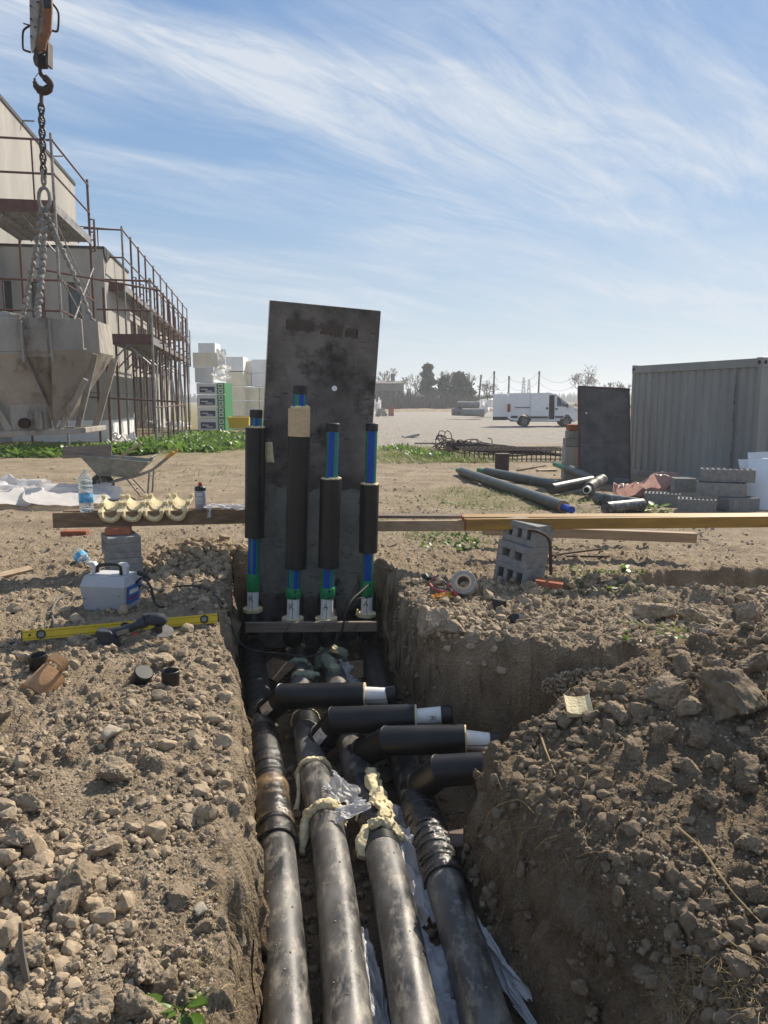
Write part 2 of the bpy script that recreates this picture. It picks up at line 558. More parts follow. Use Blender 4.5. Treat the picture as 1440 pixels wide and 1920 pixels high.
MT['pipeg'] = mat('green_black_polyethylene', (0.030, 0.040, 0.036), (0.075, 0.085, 0.076), 0.42, 4, 8, 0.1, 100, spec=0.45, c3=(0.16, 0.15, 0.125), s3=12, t3=(0.6, 0.85))
MT['pipe2'] = mat('clean_black_polyethylene', (0.008, 0.008, 0.010), (0.018, 0.018, 0.019), 0.36, 5.0, 7, 0.08, 140, spec=0.4, c3=(0.07, 0.062, 0.052), s3=22, t3=(0.66, 0.9), bdist=0.003)
MT['shrink'] = mat('shiny_shrink_sleeve', (0.012, 0.012, 0.013), (0.028, 0.025, 0.023), 0.13, 9, 6, 0.7, 14, spec=0.8, c3=(0.15, 0.11, 0.07), s3=6, t3=(0.60, 0.74), bdist=0.03)
MT['mastic'] = mat('brown_mastic_film', (0.26, 0.175, 0.095), (0.025, 0.022, 0.02), 0.17, 4.5, 7, 0.7, 14, spec=0.75, lo=0.42, hi=0.60, c3=(0.34, 0.25, 0.15), s3=9, t3=(0.6, 0.75), bdist=0.02)
MT['tape'] = mat('wrapped_black_tape', (0.016, 0.016, 0.018), (0.05, 0.048, 0.045), 0.42, 10, 6, 0.2, 80, spec=0.5)
MT['foam'] = mat('cream_pur_foam', (0.76, 0.67, 0.43), (0.58, 0.465, 0.26), 0.8, 22, 8, 0.9, 55, spec=0.25, c3=(0.82, 0.76, 0.57), s3=40, bdist=0.012)
MT['foamgreen'] = mat('grey_green_foam', (0.36, 0.37, 0.26), (0.22, 0.24, 0.18), 0.7, 18, 6, 0.5, 90, spec=0.3)
MT['foamtan'] = mat('beige_bare_foam', (0.60, 0.46, 0.28), (0.50, 0.37, 0.21), 0.7, 14, 6, 0.25, 90, spec=0.3, c3=(0.32, 0.23, 0.13), s3=20, t3=(0.64, 0.8), stretch=(1, 1, 2.5))
MT['foambrown'] = mat('brown_weathered_foam', (0.40, 0.235, 0.115), (0.30, 0.17, 0.085), 0.75, 12, 5, 0.3, 70, spec=0.3)
MT['white'] = mat('white_pipe_plastic', (0.74, 0.73, 0.70), (0.66, 0.64, 0.60), 0.4, 12, 4, spec=0.4)
MT['blue'] = mat('bright_blue_pipe', (0.003, 0.045, 0.33), None, 0.38, spec=0.4)
MT['green'] = mat('green_pipe_stripe', (0.010, 0.19, 0.10), None, 0.38, spec=0.4)
MT['coupl'] = mat('green_coupler_plastic', (0.010, 0.22, 0.075), (0.012, 0.17, 0.06), 0.42, 10, 3, spec=0.4)
MT['black'] = mat('black_plastic', (0.012, 0.012, 0.013), (0.022, 0.021, 0.02), 0.42, 14, 4, spec=0.45)
MT['ink'] = mat('black_marker', (0.012, 0.012, 0.016), None, 0.6)
MT['paper'] = mat('printed_paper', (0.70, 0.69, 0.67), None, 0.6)
MT['grey_ink'] = mat('grey_print', (0.22, 0.22, 0.24), None, 0.6)
MT['ply'] = mat('stained_shuttering_ply', (0.175, 0.155, 0.138), (0.060, 0.051, 0.045), 0.6, 1.6, 10, 0.2, 60, spec=0.3, c3=(0.011, 0.010, 0.010), s3=2.0, t3=(0.50, 0.66), rough2=0.75, lo=0.38, hi=0.62)
MT['plyedge'] = mat('pale_plywood_edge', (0.38, 0.30, 0.22), (0.25, 0.19, 0.13), 0.8, 20, 5)
MT['ply_patch'] = mat('reddish_worn_ply', (0.085, 0.058, 0.046), (0.05, 0.038, 0.032), 0.7, 9, 8)
MT['plylow'] = mat('grey_green_weathered_ply', (0.175, 0.175, 0.152), (0.095, 0.095, 0.084), 0.7, 3, 9, 0.1, 60, c3=(0.02, 0.019, 0.018), s3=5, t3=(0.56, 0.68))
MT['timber'] = mat('weathered_timber', (0.24, 0.165, 0.10), (0.13, 0.088, 0.055), 0.8, 3.0, 8, 0.35, 40, stretch=(0.7, 9, 9), c3=(0.30, 0.22, 0.145), s3=10, spec=0.25)
MT['timber_pale'] = mat('pale_timber', (0.42, 0.32, 0.215), (0.30, 0.215, 0.14), 0.8, 3.0, 8, 0.3, 40, stretch=(0.7, 9, 9), spec=0.25)
MT['timber_grey'] = mat('grey_timber', (0.23, 0.185, 0.15), (0.13, 0.10, 0.08), 0.85, 3.0, 8, 0.4, 40, stretch=(0.7, 9, 9), spec=0.2)
MT['timber_yel'] = mat('yellow_coated_shuttering_board', (0.36, 0.20, 0.035), (0.22, 0.125, 0.03), 0.55, 2.5, 8, 0.2, 50, stretch=(0.8, 7, 7), c3=(0.10, 0.06, 0.025), s3=9, t3=(0.66, 0.8), spec=0.4)
MT['timber_red'] = mat('red_painted_end_grain', (0.25, 0.055, 0.03), (0.17, 0.05, 0.03), 0.7, 14, 4)
MT['brick'] = mat('red_clay_brick', (0.36, 0.13, 0.075), (0.27, 0.095, 0.055), 0.9, 12, 6, 0.5, 80, c3=(0.42, 0.24, 0.16), s3=40, rand=0.1, spec=0.2)
MT['rust'] = mat('red_oxide_steel', (0.125, 0.044, 0.030), (0.060, 0.028, 0.022), 0.75, 5, 6, 0.3, 60, c3=(0.15, 0.10, 0.08), s3=12, t3=(0.68, 0.84))
MT['darkrust'] = mat('brown_rusted_steel', (0.070, 0.038, 0.026), (0.035, 0.023, 0.018), 0.8, 8, 6, 0.4, 60)
MT['rustplate'] = mat('rusted_dark_panel', (0.100, 0.092, 0.087), (0.048, 0.043, 0.040), 0.6, 3.0, 9, 0.2, 40, c3=(0.13, 0.108, 0.092), s3=5, t3=(0.52, 0.75))
MT['galv'] = mat('galvanised_steel', (0.30, 0.285, 0.27), (0.17, 0.155, 0.145), 0.5, 3, 6, metal=0.25, c3=(0.10, 0.06, 0.048), s3=5, t3=(0.52, 0.66))
MT['steel'] = mat('grey_steel', (0.20, 0.19, 0.18), (0.12, 0.11, 0.10), 0.5, 12, 5, metal=0.5)
MT['chain'] = mat('dull_chain_steel', (0.10, 0.085, 0.075), (0.055, 0.045, 0.04), 0.6, 20, 5, metal=0.4)
MT['chaincem'] = mat('cement_crusted_chain', (0.30, 0.285, 0.26), (0.19, 0.18, 0.16), 0.9, 20, 6, 0.6, 60)
MT['orange'] = mat('rusty_orange_paint', (0.30, 0.115, 0.022), (0.12, 0.05, 0.022), 0.6, 9, 7, 0.2, 50, c3=(0.05, 0.03, 0.02), s3=16)
MT['hookwhite'] = mat('dirty_white_steel', (0.42, 0.41, 0.39), (0.24, 0.22, 0.20), 0.6, 8, 6, 0.2, 40, c3=(0.10, 0.07, 0.05), s3=14)
MT['cont'] = mat('grey_painted_container_steel', (0.28, 0.29, 0.275), (0.215, 0.222, 0.215), 0.45, 0.9, 7, 0.06, 30, spec=0.5, c3=(0.34, 0.345, 0.325), s3=2.4, t3=(0.52, 0.85), stretch=(1, 1, 0.2))
MT['film'] = mat('white_plastic_sheet', (0.80, 0.79, 0.78), (0.68, 0.67, 0.67), 0.30, 5, 5, 0.5, 18, spec=0.5, transl=0.4, bdist=0.02, alpha=0.85)
MT['filmg'] = mat('grey_plastic_sheet', (0.58, 0.59, 0.61), (0.40, 0.41, 0.44), 0.3, 5, 5, 0.4, 20, spec=0.55, transl=0.3, c3=(0.26, 0.22, 0.17), s3=12, t3=(0.6, 0.8), bdist=0.02, alpha=0.85)
MT['pink'] = mat('pink_plastic_sheet', (0.50, 0.33, 0.30), (0.40, 0.25, 0.225), 0.3, 8, 5, 0.4, 18, spec=0.5, transl=0.4, c3=(0.30, 0.17, 0.14), s3=9)
MT['clear'] = mat('clear_bottle_plastic', (0.80, 0.90, 0.96), None, 0.08, trans=0.85, ior=1.15, spec=0.5)
MT['lab_blue'] = mat('blue_bottle_label', (0.05, 0.33, 0.60), (0.40, 0.58, 0.70), 0.4, 22, 3, lo=0.5, hi=0.62)
MT['yellow'] = mat('yellow_enamel', (0.66, 0.47, 0.010), (0.58, 0.40, 0.012), 0.4, 9, 5, spec=0.5, c3=(0.25, 0.19, 0.05), s3=26, t3=(0.68, 0.82))
MT['navy'] = mat('blue_black_tool_plastic', (0.014, 0.020, 0.030), (0.03, 0.036, 0.045), 0.5, 12, 5, c3=(0.10, 0.09, 0.075), s3=28, t3=(0.6, 0.8))
MT['boxgrey'] = mat('light_grey_enamel', (0.40, 0.41, 0.42), (0.36, 0.365, 0.37), 0.45, 5, 4, c3=(0.28, 0.25, 0.21), s3=12, t3=(0.64, 0.85))
MT['boxtop'] = mat('pale_grey_enamel', (0.52, 0.53, 0.54), None, 0.45)
MT['labelblue'] = mat('blue_label', (0.04, 0.14, 0.42), None, 0.45)
MT['red'] = mat('red_plastic', (0.42, 0.020, 0.022), None, 0.4)
MT['pinkred'] = mat('faded_red_paint', (0.42, 0.075, 0.075), None, 0.5)
MT['can'] = mat('purple_grey_can_label', (0.30, 0.295, 0.33), (0.22, 0.215, 0.25), 0.4, 9, 3)
MT['orangebag'] = mat('orange_plastic_wrapper', (0.62, 0.24, 0.02), (0.60, 0.36, 0.06), 0.4, 12, 3)
MT['taperoll'] = mat('clear_tape_roll', (0.30, 0.285, 0.26), (0.23, 0.22, 0.20), 0.22, 10, 3, spec=0.6)
MT['vanw'] = mat('white_van_paint', (0.72, 0.73, 0.74), (0.66, 0.66, 0.66), 0.3, 2, 4, spec=0.5)
MT['glass'] = mat('dark_window_glass', (0.035, 0.05, 0.055), None, 0.08, spec=0.7)
MT['rubber'] = mat('black_rubber', (0.016, 0.016, 0.016), (0.05, 0.045, 0.04), 0.8, 12, 5)
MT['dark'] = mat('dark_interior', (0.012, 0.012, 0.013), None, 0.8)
MT['taill'] = mat('red_lamp_lens', (0.25, 0.015, 0.012), None, 0.25)
MT['lens'] = mat('clear_lamp_lens', (0.55, 0.57, 0.58), None, 0.15, spec=0.7)
MT['eps'] = mat('cream_insulation_block', (0.78, 0.73, 0.59), (0.66, 0.615, 0.50), 0.8, 1.5, 5, rand=0.07)
MT['epsw'] = mat('white_wrapped_block', (0.80, 0.81, 0.82), (0.70, 0.71, 0.73), 0.5, 1.5, 5, rand=0.06)
MT['packg'] = mat('green_pack_strip', (0.05, 0.24, 0.085), None, 0.5)
MT['packn'] = mat('navy_pack_label', (0.025, 0.045, 0.12), None, 0.5)
MT['yelcrate'] = mat('yellow_crate_plastic', (0.70, 0.44, 0.015), None, 0.45)
MT['tyreg'] = mat('grey_dusty_tyre', (0.10, 0.095, 0.085), (0.05, 0.048, 0.045), 0.9, 14, 5)
MT['barrow'] = mat('cement_stained_tray', (0.27, 0.265, 0.235), (0.14, 0.15, 0.125), 0.7, 6, 7, 0.3, 40, c3=(0.36, 0.34, 0.30), s3=9)
MT['grip'] = mat('yellow_grip', (0.52, 0.27, 0.03), None, 0.6)
MT['leaf'] = mat('green_weed_leaf', (0.15, 0.26, 0.035), (0.085, 0.165, 0.024), 0.42, 1.3, 4, transl=0.5, spec=0.5)
MT['grassm'] = mat('short_grass', (0.17, 0.22, 0.045), (0.26, 0.24, 0.10), 0.6, 1.2, 4, transl=0.4)
MT['straw'] = mat('dry_straw', (0.46, 0.34, 0.165), (0.30, 0.21, 0.10), 0.8, 8, 3, transl=0.15)
MT['root'] = mat('brown_root', (0.17, 0.12, 0.075), (0.10, 0.07, 0.045), 0.9, 8, 3)
MT['bark'] = mat('grey_brown_bark', (0.16, 0.135, 0.11), (0.11, 0.09, 0.075), 0.9, 3, 5)
MT['twig'] = mat('grey_twigs', (0.25, 0.215, 0.18), None, 0.9)
MT['ever'] = mat('dark_evergreen_foliage', (0.060, 0.078, 0.045), (0.085, 0.098, 0.055), 0.8, 0.4, 4, transl=0.3)
MT['ever2'] = mat('blue_green_conifer', (0.065, 0.090, 0.058), (0.09, 0.11, 0.065), 0.8, 0.4, 4, transl=0.3)
MT['farhouse'] = mat('dark_weathered_house_wall', (0.17, 0.15, 0.135), (0.12, 0.108, 0.10), 0.9, 0.5, 5)
MT['farroof'] = mat('grey_roof_tiles', (0.15, 0.13, 0.12), (0.11, 0.098, 0.09), 0.9, 0.8, 5)
MT['pole'] = mat('grey_wood_pole', (0.10, 0.085, 0.075), None, 0.9)
MT['pylon'] = mat('pale_pylon_steel', (0.36, 0.38, 0.40), None, 0.6)
MT['conpipe'] = mat('grey_concrete_pipe', (0.26, 0.255, 0.245), (0.20, 0.195, 0.185), 0.9, 2, 5)
MT['vialg'] = mat('vial_glass', (0.16, 0.19, 0.13), None, 0.15, spec=0.7)
MT['cable'] = mat('black_cable_sheath', (0.014, 0.014, 0.015), None, 0.45)
MT['cablegrey'] = mat('grey_dusty_cable', (0.12, 0.11, 0.10), None, 0.6)
# ------------------------------------------------------------------ the ground
def ax(segs):
    """coordinates with a given step per stretch: [(start, step or ratio)...]"""
    out = [segs[0][0]]
    for i in range(len(segs) - 1):
        a, st = segs[i]; b = segs[i + 1][0]
        if st > 0:
            n = max(1, int(round((b - a) / st)))
            out += list(np.linspace(a, b, n + 1)[1:])
        else:                                     # growing outward from |a|
            n = int(-st)
            s = np.geomspace(1, 1 + abs(b - a), n + 1)[1:] - 1
            out += list(a + np.sign(b - a) * s)
    return np.array(out)
us = np.concatenate([-ax([(2.7, 0.025), (5.5, -70), (900, 1)])[::-1],
                     ax([(-2.7, 0.0135), (-1.7, 0.0098), (-0.25, 0.006), (0.02, 0.022), (0.95, 0.0085), (1.6, 0.0105), (2.6, 0.0135), (3.3, 0.024), (5.5, -70), (900, 1)])[1:]])
ys = [-30.0, -14, -7, -3, -1, 0, 0.5, 0.8, 0.95]
y = 1.05
while y < 20:
    ys.append(y)
    st = 0.0050 * y if y < 12 else 0.009 * y
    if 4.82 < y < 5.48: st = 0.011
    if 3.7 < y < 4.4: st = 0.014
    if 7.25 < y < 7.75: st = 0.025
    y += st
while y < 2600:
    ys.append(y); y *= 1.022
ys = np.array(ys)
U, Yg = np.meshgrid(us, ys)
Xg = U - shear(Yg)
Zg = H(Xg, Yg)
Dg = dig(Xg, Yg)
# dug faces are ragged: push them in and out sideways
st = np.clip(4 * Dg * (1 - Dg), 0, 1) ** 0.6
nx = fbm(Yg * 3.2, Zg * 5.5, Xg * 3.2, seed=81, octv=5, gain=0.58)
ny = fbm(Xg * 3.2, Zg * 5.5, Yg * 3.2 + 9, seed=91, octv=5, gain=0.58)
nz = fbm(Xg * 11, Yg * 11, seed=95, octv=3)
nearw = 1 - ss((Yg - 9) / 2)
fz = 1 - 0.6 * ss((Yg - 4.5) / 0.4) * ss((Xg - 0.1) / 0.2)
rdg = fz * (0.5 - np.abs(fbm(Xg * 4 + Yg * 4, Zg * 7, Yg * 4 - Xg * 4, seed=88, octv=4, gain=0.6)))
Xd = Xg + (0.12 * nx * fz + 0.06 * rdg) * st * nearw
Yd = Yg + (0.12 * ny * fz - 0.06 * rdg) * st * nearw
Zd = Zg + 0.05 * st * nz * nearw
nr, nc = Xd.shape
V = np.stack([Xd, Yd, Zd], -1).reshape(-1, 3)
i0 = (np.arange(nr - 1)[:, None] * nc + np.arange(nc - 1)[None, :]).ravel()
F = np.stack([i0, i0 + 1, i0 + nc + 1, i0 + nc], -1)
gm = bpy.data.materials.new('building_site_soil')
gm.use_nodes = True
def build_ground_mat(m):
    t = m.node_tree
    b = t.nodes['Principled BSDF']
    L = t.links.new
    def N(ty, **k):
        n = t.nodes.new(ty)
        for a, v in k.items(): setattr(n, a, v)
        return n
    tcn = N('ShaderNodeTexCoord')
    v = tcn.outputs['Object']
    def noise(sc, det=6, ro=0.6):
        n = N('ShaderNodeTexNoise')
        n.inputs['Scale'].default_value = sc; n.inputs['Detail'].default_value = det; n.inputs['Roughness'].default_value = ro
        L(v, n.inputs['Vector'])
        return n.outputs[0]
    def rng(x, a, bb, c=0.0, d=1.0):
        n = N('ShaderNodeMapRange')
        for i, q in enumerate((a, bb, c, d)): n.inputs[i + 1].default_value = q
        L(x, n.inputs[0])
        return n.outputs[0]
    def mix(f, a, bb):
        n = N('ShaderNodeMix', data_type='RGBA')
        if isinstance(f, float): n.inputs['Factor'].default_value = f
        else: L(f, n.inputs['Factor'])
        for s, q in ((6, a), (7, bb)):
            if isinstance(q, tuple): n.inputs[s].default_value = (*q, 1)
            else: L(q, n.inputs[s])
        return n.outputs[2]
    def mul(a, bb):
        n = N('ShaderNodeMath', operation='MULTIPLY')
        L(a, n.inputs[0])
        if isinstance(bb, float): n.inputs[1].default_value = bb
        else: L(bb, n.inputs[1])
        return n.outputs[0]
    at = N('ShaderNodeAttribute', attribute_name='zone')
    sp = N('ShaderNodeSeparateColor'); L(at.outputs['Color'], sp.inputs[0])
    c = mix(rng(noise(5.5, 8), 0.36, 0.64), (0.400, 0.317, 0.220), (0.235, 0.181, 0.120))
    c = mix(rng(noise(38, 6, 0.7), 0.52, 0.74), c, (0.40, 0.33, 0.24))
    c = mix(rng(noise(95, 4, 0.7), 0.50, 0.70), c, (0.125, 0.092, 0.060))
    sub = mix(rng(noise(4.2, 7), 0.38, 0.64), (0.235, 0.172, 0.108), (0.142, 0.105, 0.067))
    sub = mix(rng(noise(30, 6, 0.7), 0.52, 0.74), sub, (0.27, 0.215, 0.15))
    sub = mix(rng(noise(85, 4, 0.7), 0.52, 0.72), sub, (0.075, 0.055, 0.036))
    c = mix(mul(sp.outputs[2], rng(noise(2.5, 3), 0.25, 0.5)), c, sub)
    path = mix(rng(noise(1.4, 8, 0.7), 0.38, 0.62), (0.375, 0.300, 0.212), (0.24, 0.187, 0.127))
    path = mix(rng(noise(11, 7, 0.75), 0.52, 0.70), path, (0.175, 0.132, 0.085))
    c = mix(at.outputs['Alpha'], c, path)
    grv = mix(rng(noise(2.0, 8, 0.75), 0.36, 0.62), (0.36, 0.325, 0.28), (0.245, 0.215, 0.18))
    grv = mix(rng(noise(9, 5, 0.8), 0.52, 0.7), grv, (0.44, 0.41, 0.37))
    c = mix(sp.outputs[0], c, grv)
    grs = mix(rng(noise(3.0, 7, 0.7), 0.35, 0.65), (0.12, 0.145, 0.035), (0.20, 0.175, 0.08))
    c = mix(mul(sp.outputs[1], rng(noise(1.8, 6, 0.7), 0.36, 0.56)), c, grs)
    L(c, b.inputs['Base Color'])
    b.inputs['Roughness'].default_value = 0.95
    b.inputs['Specular IOR Level'].default_value = 0.15
    bp = N('ShaderNodeBump'); bp.inputs['Strength'].default_value = 1.0; bp.inputs['Distance'].default_value = 0.022
    vor = N('ShaderNodeTexVoronoi'); vor.inputs['Scale'].default_value = 70; L(v, vor.inputs['Vector'])
    ad = N('ShaderNodeMath', operation='MULTIPLY_ADD'); L(vor.outputs['Distance'], ad.inputs[0]); ad.inputs[1].default_value = -0.5; L(noise(55, 8, 0.7), ad.inputs[2])
    L(ad.outputs[0], bp.inputs['Height'])
    bp2 = N('ShaderNodeBump'); bp2.inputs['Strength'].default_value = 0.6; bp2.inputs['Distance'].default_value = 0.06
    L(noise(7, 8, 0.65), bp2.inputs['Height'])
    L(bp2.outputs[0], bp.inputs['Normal'])
    L(bp.outputs[0], b.inputs['Normal'])
build_ground_mat(gm)
gme = np_mesh('ground', V, F, gm)
zone = np.zeros((nr, nc, 4), np.float32)
wobl = fbm(Xg * 0.25, Yg * 0.25, seed=101, octv=4)
lot = ss((Yg - 27 - 3 * wobl - 0.35 * np.clip(-Xg - 4, 0, 60)) / 3) * ss((Xg + 5 + 2 * wobl) / 3) * (1 - ss((Yg - 118) / 6))
zone[..., 0] = lot
gr = np.exp(-((Xg + 8.0) / 4.2) ** 2 - ((Yg - 27) / 4.0) ** 2) * 1.2 + 0.8 * ss((-Xg - 4.0 - 0.12 * (Yg - 18)) / 1.5) * ss((Yg - 23.5) / 2)
gr = np.maximum(gr, 1.1 * np.exp(-((Xg - 1.3) / 2.3) ** 2 - ((Yg - 23.5) / 2.6) ** 2))
gr = np.maximum(gr, 0.8 * np.exp(-((Xg - 1.6) / 1.2) ** 2 - ((Yg - 13.2) / 1.6) ** 2))
gr = np.maximum(gr, 0.9 * ss((Yg - 120) / 8))
zone[..., 1] = np.clip(gr, 0, 1)
heap = ss((Xg + shear(Yg) - 0.95) / 0.3) * (1 - ss((Yg - 4.2) / 0.5)) * (1 - 0.5 * ss((Xg - 2.4) / 0.8))  # heap coloured as dark subsoil, so its shade is in the colour
zone[..., 2] = np.clip(np.maximum(Dg * 1.5 - 0.15, 0.85 * heap), 0, 1)
zone[..., 3] = ss((Yg - 8.3) / 1.6)
ca = gme.color_attributes.new('zone', 'FLOAT_COLOR', 'POINT')
ca.data.foreach_set('color', zone.reshape(-1).astype(np.float32))
ground = link(bpy.data.objects.new('ground', gme))
tag(ground, 'bare brown site soil cut by a pipe trench, running out to the gravel lot', 'ground', kind='structure')

# ------------------------------------------------------------------ clods and stones
MT['crumb'] = mat('soil_crumb', (0.39, 0.308, 0.213), (0.23, 0.177, 0.118), 0.95, 24, 5, spec=0.1, c3=(0.46, 0.385, 0.285), s3=60, t3=(0.52, 0.75))
MT['crumbd'] = mat('dark_soil_crumb', (0.235, 0.182, 0.125), (0.13, 0.098, 0.065), 0.95, 24, 5, spec=0.1, c3=(0.32, 0.265, 0.195), s3=60, t3=(0.56, 0.78))  # crumb darkened: shade of heap and cut faces put into its colour
MT['grit'] = mat('pale_grit', (0.40, 0.34, 0.26), (0.255, 0.205, 0.145), 0.9, 30, 4, spec=0.15)
def rock_mesh(name, seed, sub, m, flat=1.0, noise_amt=0.10, cuts=9):
    r = np.random.default_rng(seed)
    bm = bmesh.new()
    bmesh.ops.create_icosphere(bm, subdivisions=sub, radius=1.0)
    P = np.array([v.co[:] for v in bm.verts])
    Fc = np.array([[v.index for v in f.verts] for f in bm.faces])
    bm.free()
    for _ in range(cuts):
        n = r.normal(size=3); n /= np.linalg.norm(n)
        d = r.uniform(0.34, 0.80)
        ex = np.clip(P @ n - d, 0, None)
        P -= ex[:, None] * n * 0.96
    o = r.uniform(0, 50)
    P *= (1 + 0.30 * fbm(P[:, 0] * 1.5 + o, P[:, 1] * 1.5, P[:, 2] * 1.5, seed=seed, octv=2))[:, None]
    if sub > 2:
        n2 = 0.5 - np.abs(fbm(P[:, 0] * 2.6 + o, P[:, 1] * 2.6, P[:, 2] * 2.6, seed=seed + 3, octv=4, gain=0.65)) * 1.6
        n3 = fbm(P[:, 0] * 9 + o, P[:, 1] * 9, P[:, 2] * 9, seed=seed + 9, octv=3, gain=0.65)
        P *= (1 + noise_amt * (1.3 * n2 + 0.55 * n3))[:, None]
    P /= np.abs(P).max() * 0.92
    P *= np.array([1.0, r.uniform(0.7, 0.95), flat * r.uniform(0.6, 0.85)])
    return P, Fc
big_protos = []
for k in range(7):
    P, Fc = rock_mesh('clod', 200 + k, 5, None, noise_amt=0.28)
    big_protos.append(np_mesh('clod', P, Fc, MT['clod'], True))
mid_protos = []
for k in range(8):
    P, Fc = rock_mesh('clod', 300 + k, 4, None, noise_amt=0.30)
    mid_protos.append(np_mesh('clod', P, Fc, MT['clod'], True))
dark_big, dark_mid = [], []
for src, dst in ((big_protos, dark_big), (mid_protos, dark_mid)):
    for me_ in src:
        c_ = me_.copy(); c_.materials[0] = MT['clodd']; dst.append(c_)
stone_protos = []
for k in range(4):
    P, Fc = rock_mesh('stone', 400 + k, 3, None, noise_amt=0.06, cuts=12)
    stone_protos.append(np_mesh('stone', P, Fc, MT['stone'], True))
small = [rock_mesh('s', 500 + k, 2, None, cuts=7) for k in range(6)]
tiny = [rock_mesh('t', 600 + k, 1, None, cuts=5) for k in range(6)]

def place_rock(me, x, y, s, name, label, cat, group, sink=0.35):
    o = bpy.data.objects.new(name, me)
    o.location = (x, y, Hs(x, y) + s * (0.6 - sink))
    o.rotation_euler = (rnd.uniform(-0.5, 0.5), rnd.uniform(-0.5, 0.5), rnd.uniform(0, 2 * PI))
    k = rnd.uniform(0.85, 1.15)
    o.scale = (s * k, s, s * rnd.uniform(0.85, 1.15))
    link(o)
    return tag(o, label, cat, group)
LB = ('crumbly tan soil clod lying on the bank with the yellow spirit level', 'soil clod', 'clods on the bank with the spirit level')
RB = ('rough brown soil clod on the spoil heap beside the trench', 'soil clod', 'clods on the spoil heap')
FB = ('grey brown soil clod on the far bank near the leaning grey blocks', 'soil clod', 'clods on the far bank')
HB = ('loose tan clod in the small heap left of the standing board', 'soil clod', 'clods in the heap by the board')
SB = ('pale angular stone lying among the clods beside the trench', 'stone', 'pale stones among the clods')
# lumps one can point out in the photograph: (pixel x, pixel y of the middle, half width in pixels)
for px, py, hw, lab in ((130, 1660, 62, 'largest grey clod on the bank, beside two paler lumps'), (42, 1640, 36, 'pale chalky lump at the edge of the bank'),
                        (35, 1585, 40, 'rounded brown clod behind the pale chalky lump'), (205, 1380, 26, 'pointed pale stone standing up on the bank'),
                        (330, 1690, 40, 'wedge shaped clod near the trench shoulder'), (205, 1455, 46, 'long flat topped clod in the middle of the bank'),
                        (275, 1830, 40, 'dark clod behind the leafy weed'), (170, 1890, 62, 'broad clod in the row nearest the leafy weed'),
                        (258, 1895, 52, 'blocky clod left of the leafy weed'), (40, 1800, 45, 'brown clod below the upright dead stem'),
                        (300, 1240, 28, 'flat round clod beside the empty pipe cap'), (345, 1540, 26, 'rounded clod close to the trench edge'), (45, 1895, 48, 'squat clod below the upright dead stem')):
    g = gp(px, py + hw * 0.45)
    s = hw / FPX * g.y * 1.02
    me = stone_protos[1] if 'stone' in lab else big_protos[rnd.randrange(7)]
    place_rock(me, g.x, g.y + s * 0.5, s, 'stone' if 'stone' in lab else 'soil_clod', lab, 'stone' if 'stone' in lab else 'soil clod', LB[2], 0.25)
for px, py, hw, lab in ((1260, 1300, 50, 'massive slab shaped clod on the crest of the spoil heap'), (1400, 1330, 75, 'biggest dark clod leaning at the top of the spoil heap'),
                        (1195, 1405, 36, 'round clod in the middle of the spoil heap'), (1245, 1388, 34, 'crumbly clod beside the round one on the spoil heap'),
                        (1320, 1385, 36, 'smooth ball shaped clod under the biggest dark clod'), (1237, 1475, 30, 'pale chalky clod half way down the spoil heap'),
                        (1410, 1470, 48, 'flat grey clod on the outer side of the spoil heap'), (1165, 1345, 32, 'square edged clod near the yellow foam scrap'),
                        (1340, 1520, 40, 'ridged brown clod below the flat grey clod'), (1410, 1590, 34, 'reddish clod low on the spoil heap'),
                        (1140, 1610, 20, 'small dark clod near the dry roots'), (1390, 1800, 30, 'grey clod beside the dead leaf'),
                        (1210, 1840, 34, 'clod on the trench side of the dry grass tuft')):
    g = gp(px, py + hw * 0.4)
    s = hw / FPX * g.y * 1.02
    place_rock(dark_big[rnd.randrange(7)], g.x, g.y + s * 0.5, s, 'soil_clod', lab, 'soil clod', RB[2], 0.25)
for px, py, hw, lab in ((1228, 1152, 36, 'low brown boulder of soil beside the pit'), (1325, 1160, 42, 'long brown boulder of soil beside the pit'), (1405, 1150, 40, 'tallest boulder of soil beside the pit'),
                        (1330, 1185, 26, 'smallest soil boulder in front of the pit'), (815, 1180, 52, 'big overhanging lump at the brow of the far bank'), (850, 1190, 30, 'pale lump under the black pipe caps'), (985, 1165, 24, 'lump of soil beside the fallen black cap')):
    g = gp(px, py + hw * 0.35)
    s = hw / FPX * g.y * 1.05
    place_rock(big_protos[rnd.randrange(7)], g.x, g.y + s * 0.5, s, 'soil_clod', lab, 'soil clod', FB[2], 0.3)
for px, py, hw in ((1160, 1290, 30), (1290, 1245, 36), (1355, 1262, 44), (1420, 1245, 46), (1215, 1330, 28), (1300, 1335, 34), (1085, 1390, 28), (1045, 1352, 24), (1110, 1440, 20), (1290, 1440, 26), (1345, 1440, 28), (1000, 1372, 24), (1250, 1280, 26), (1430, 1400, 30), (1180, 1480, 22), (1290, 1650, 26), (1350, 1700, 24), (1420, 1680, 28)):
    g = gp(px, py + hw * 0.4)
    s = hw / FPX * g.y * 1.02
    place_rock(dark_big[rnd.randrange(7)], g.x, g.y + s * 0.4, s, 'soil_clod', RB[0], RB[1], RB[2], 0.3)
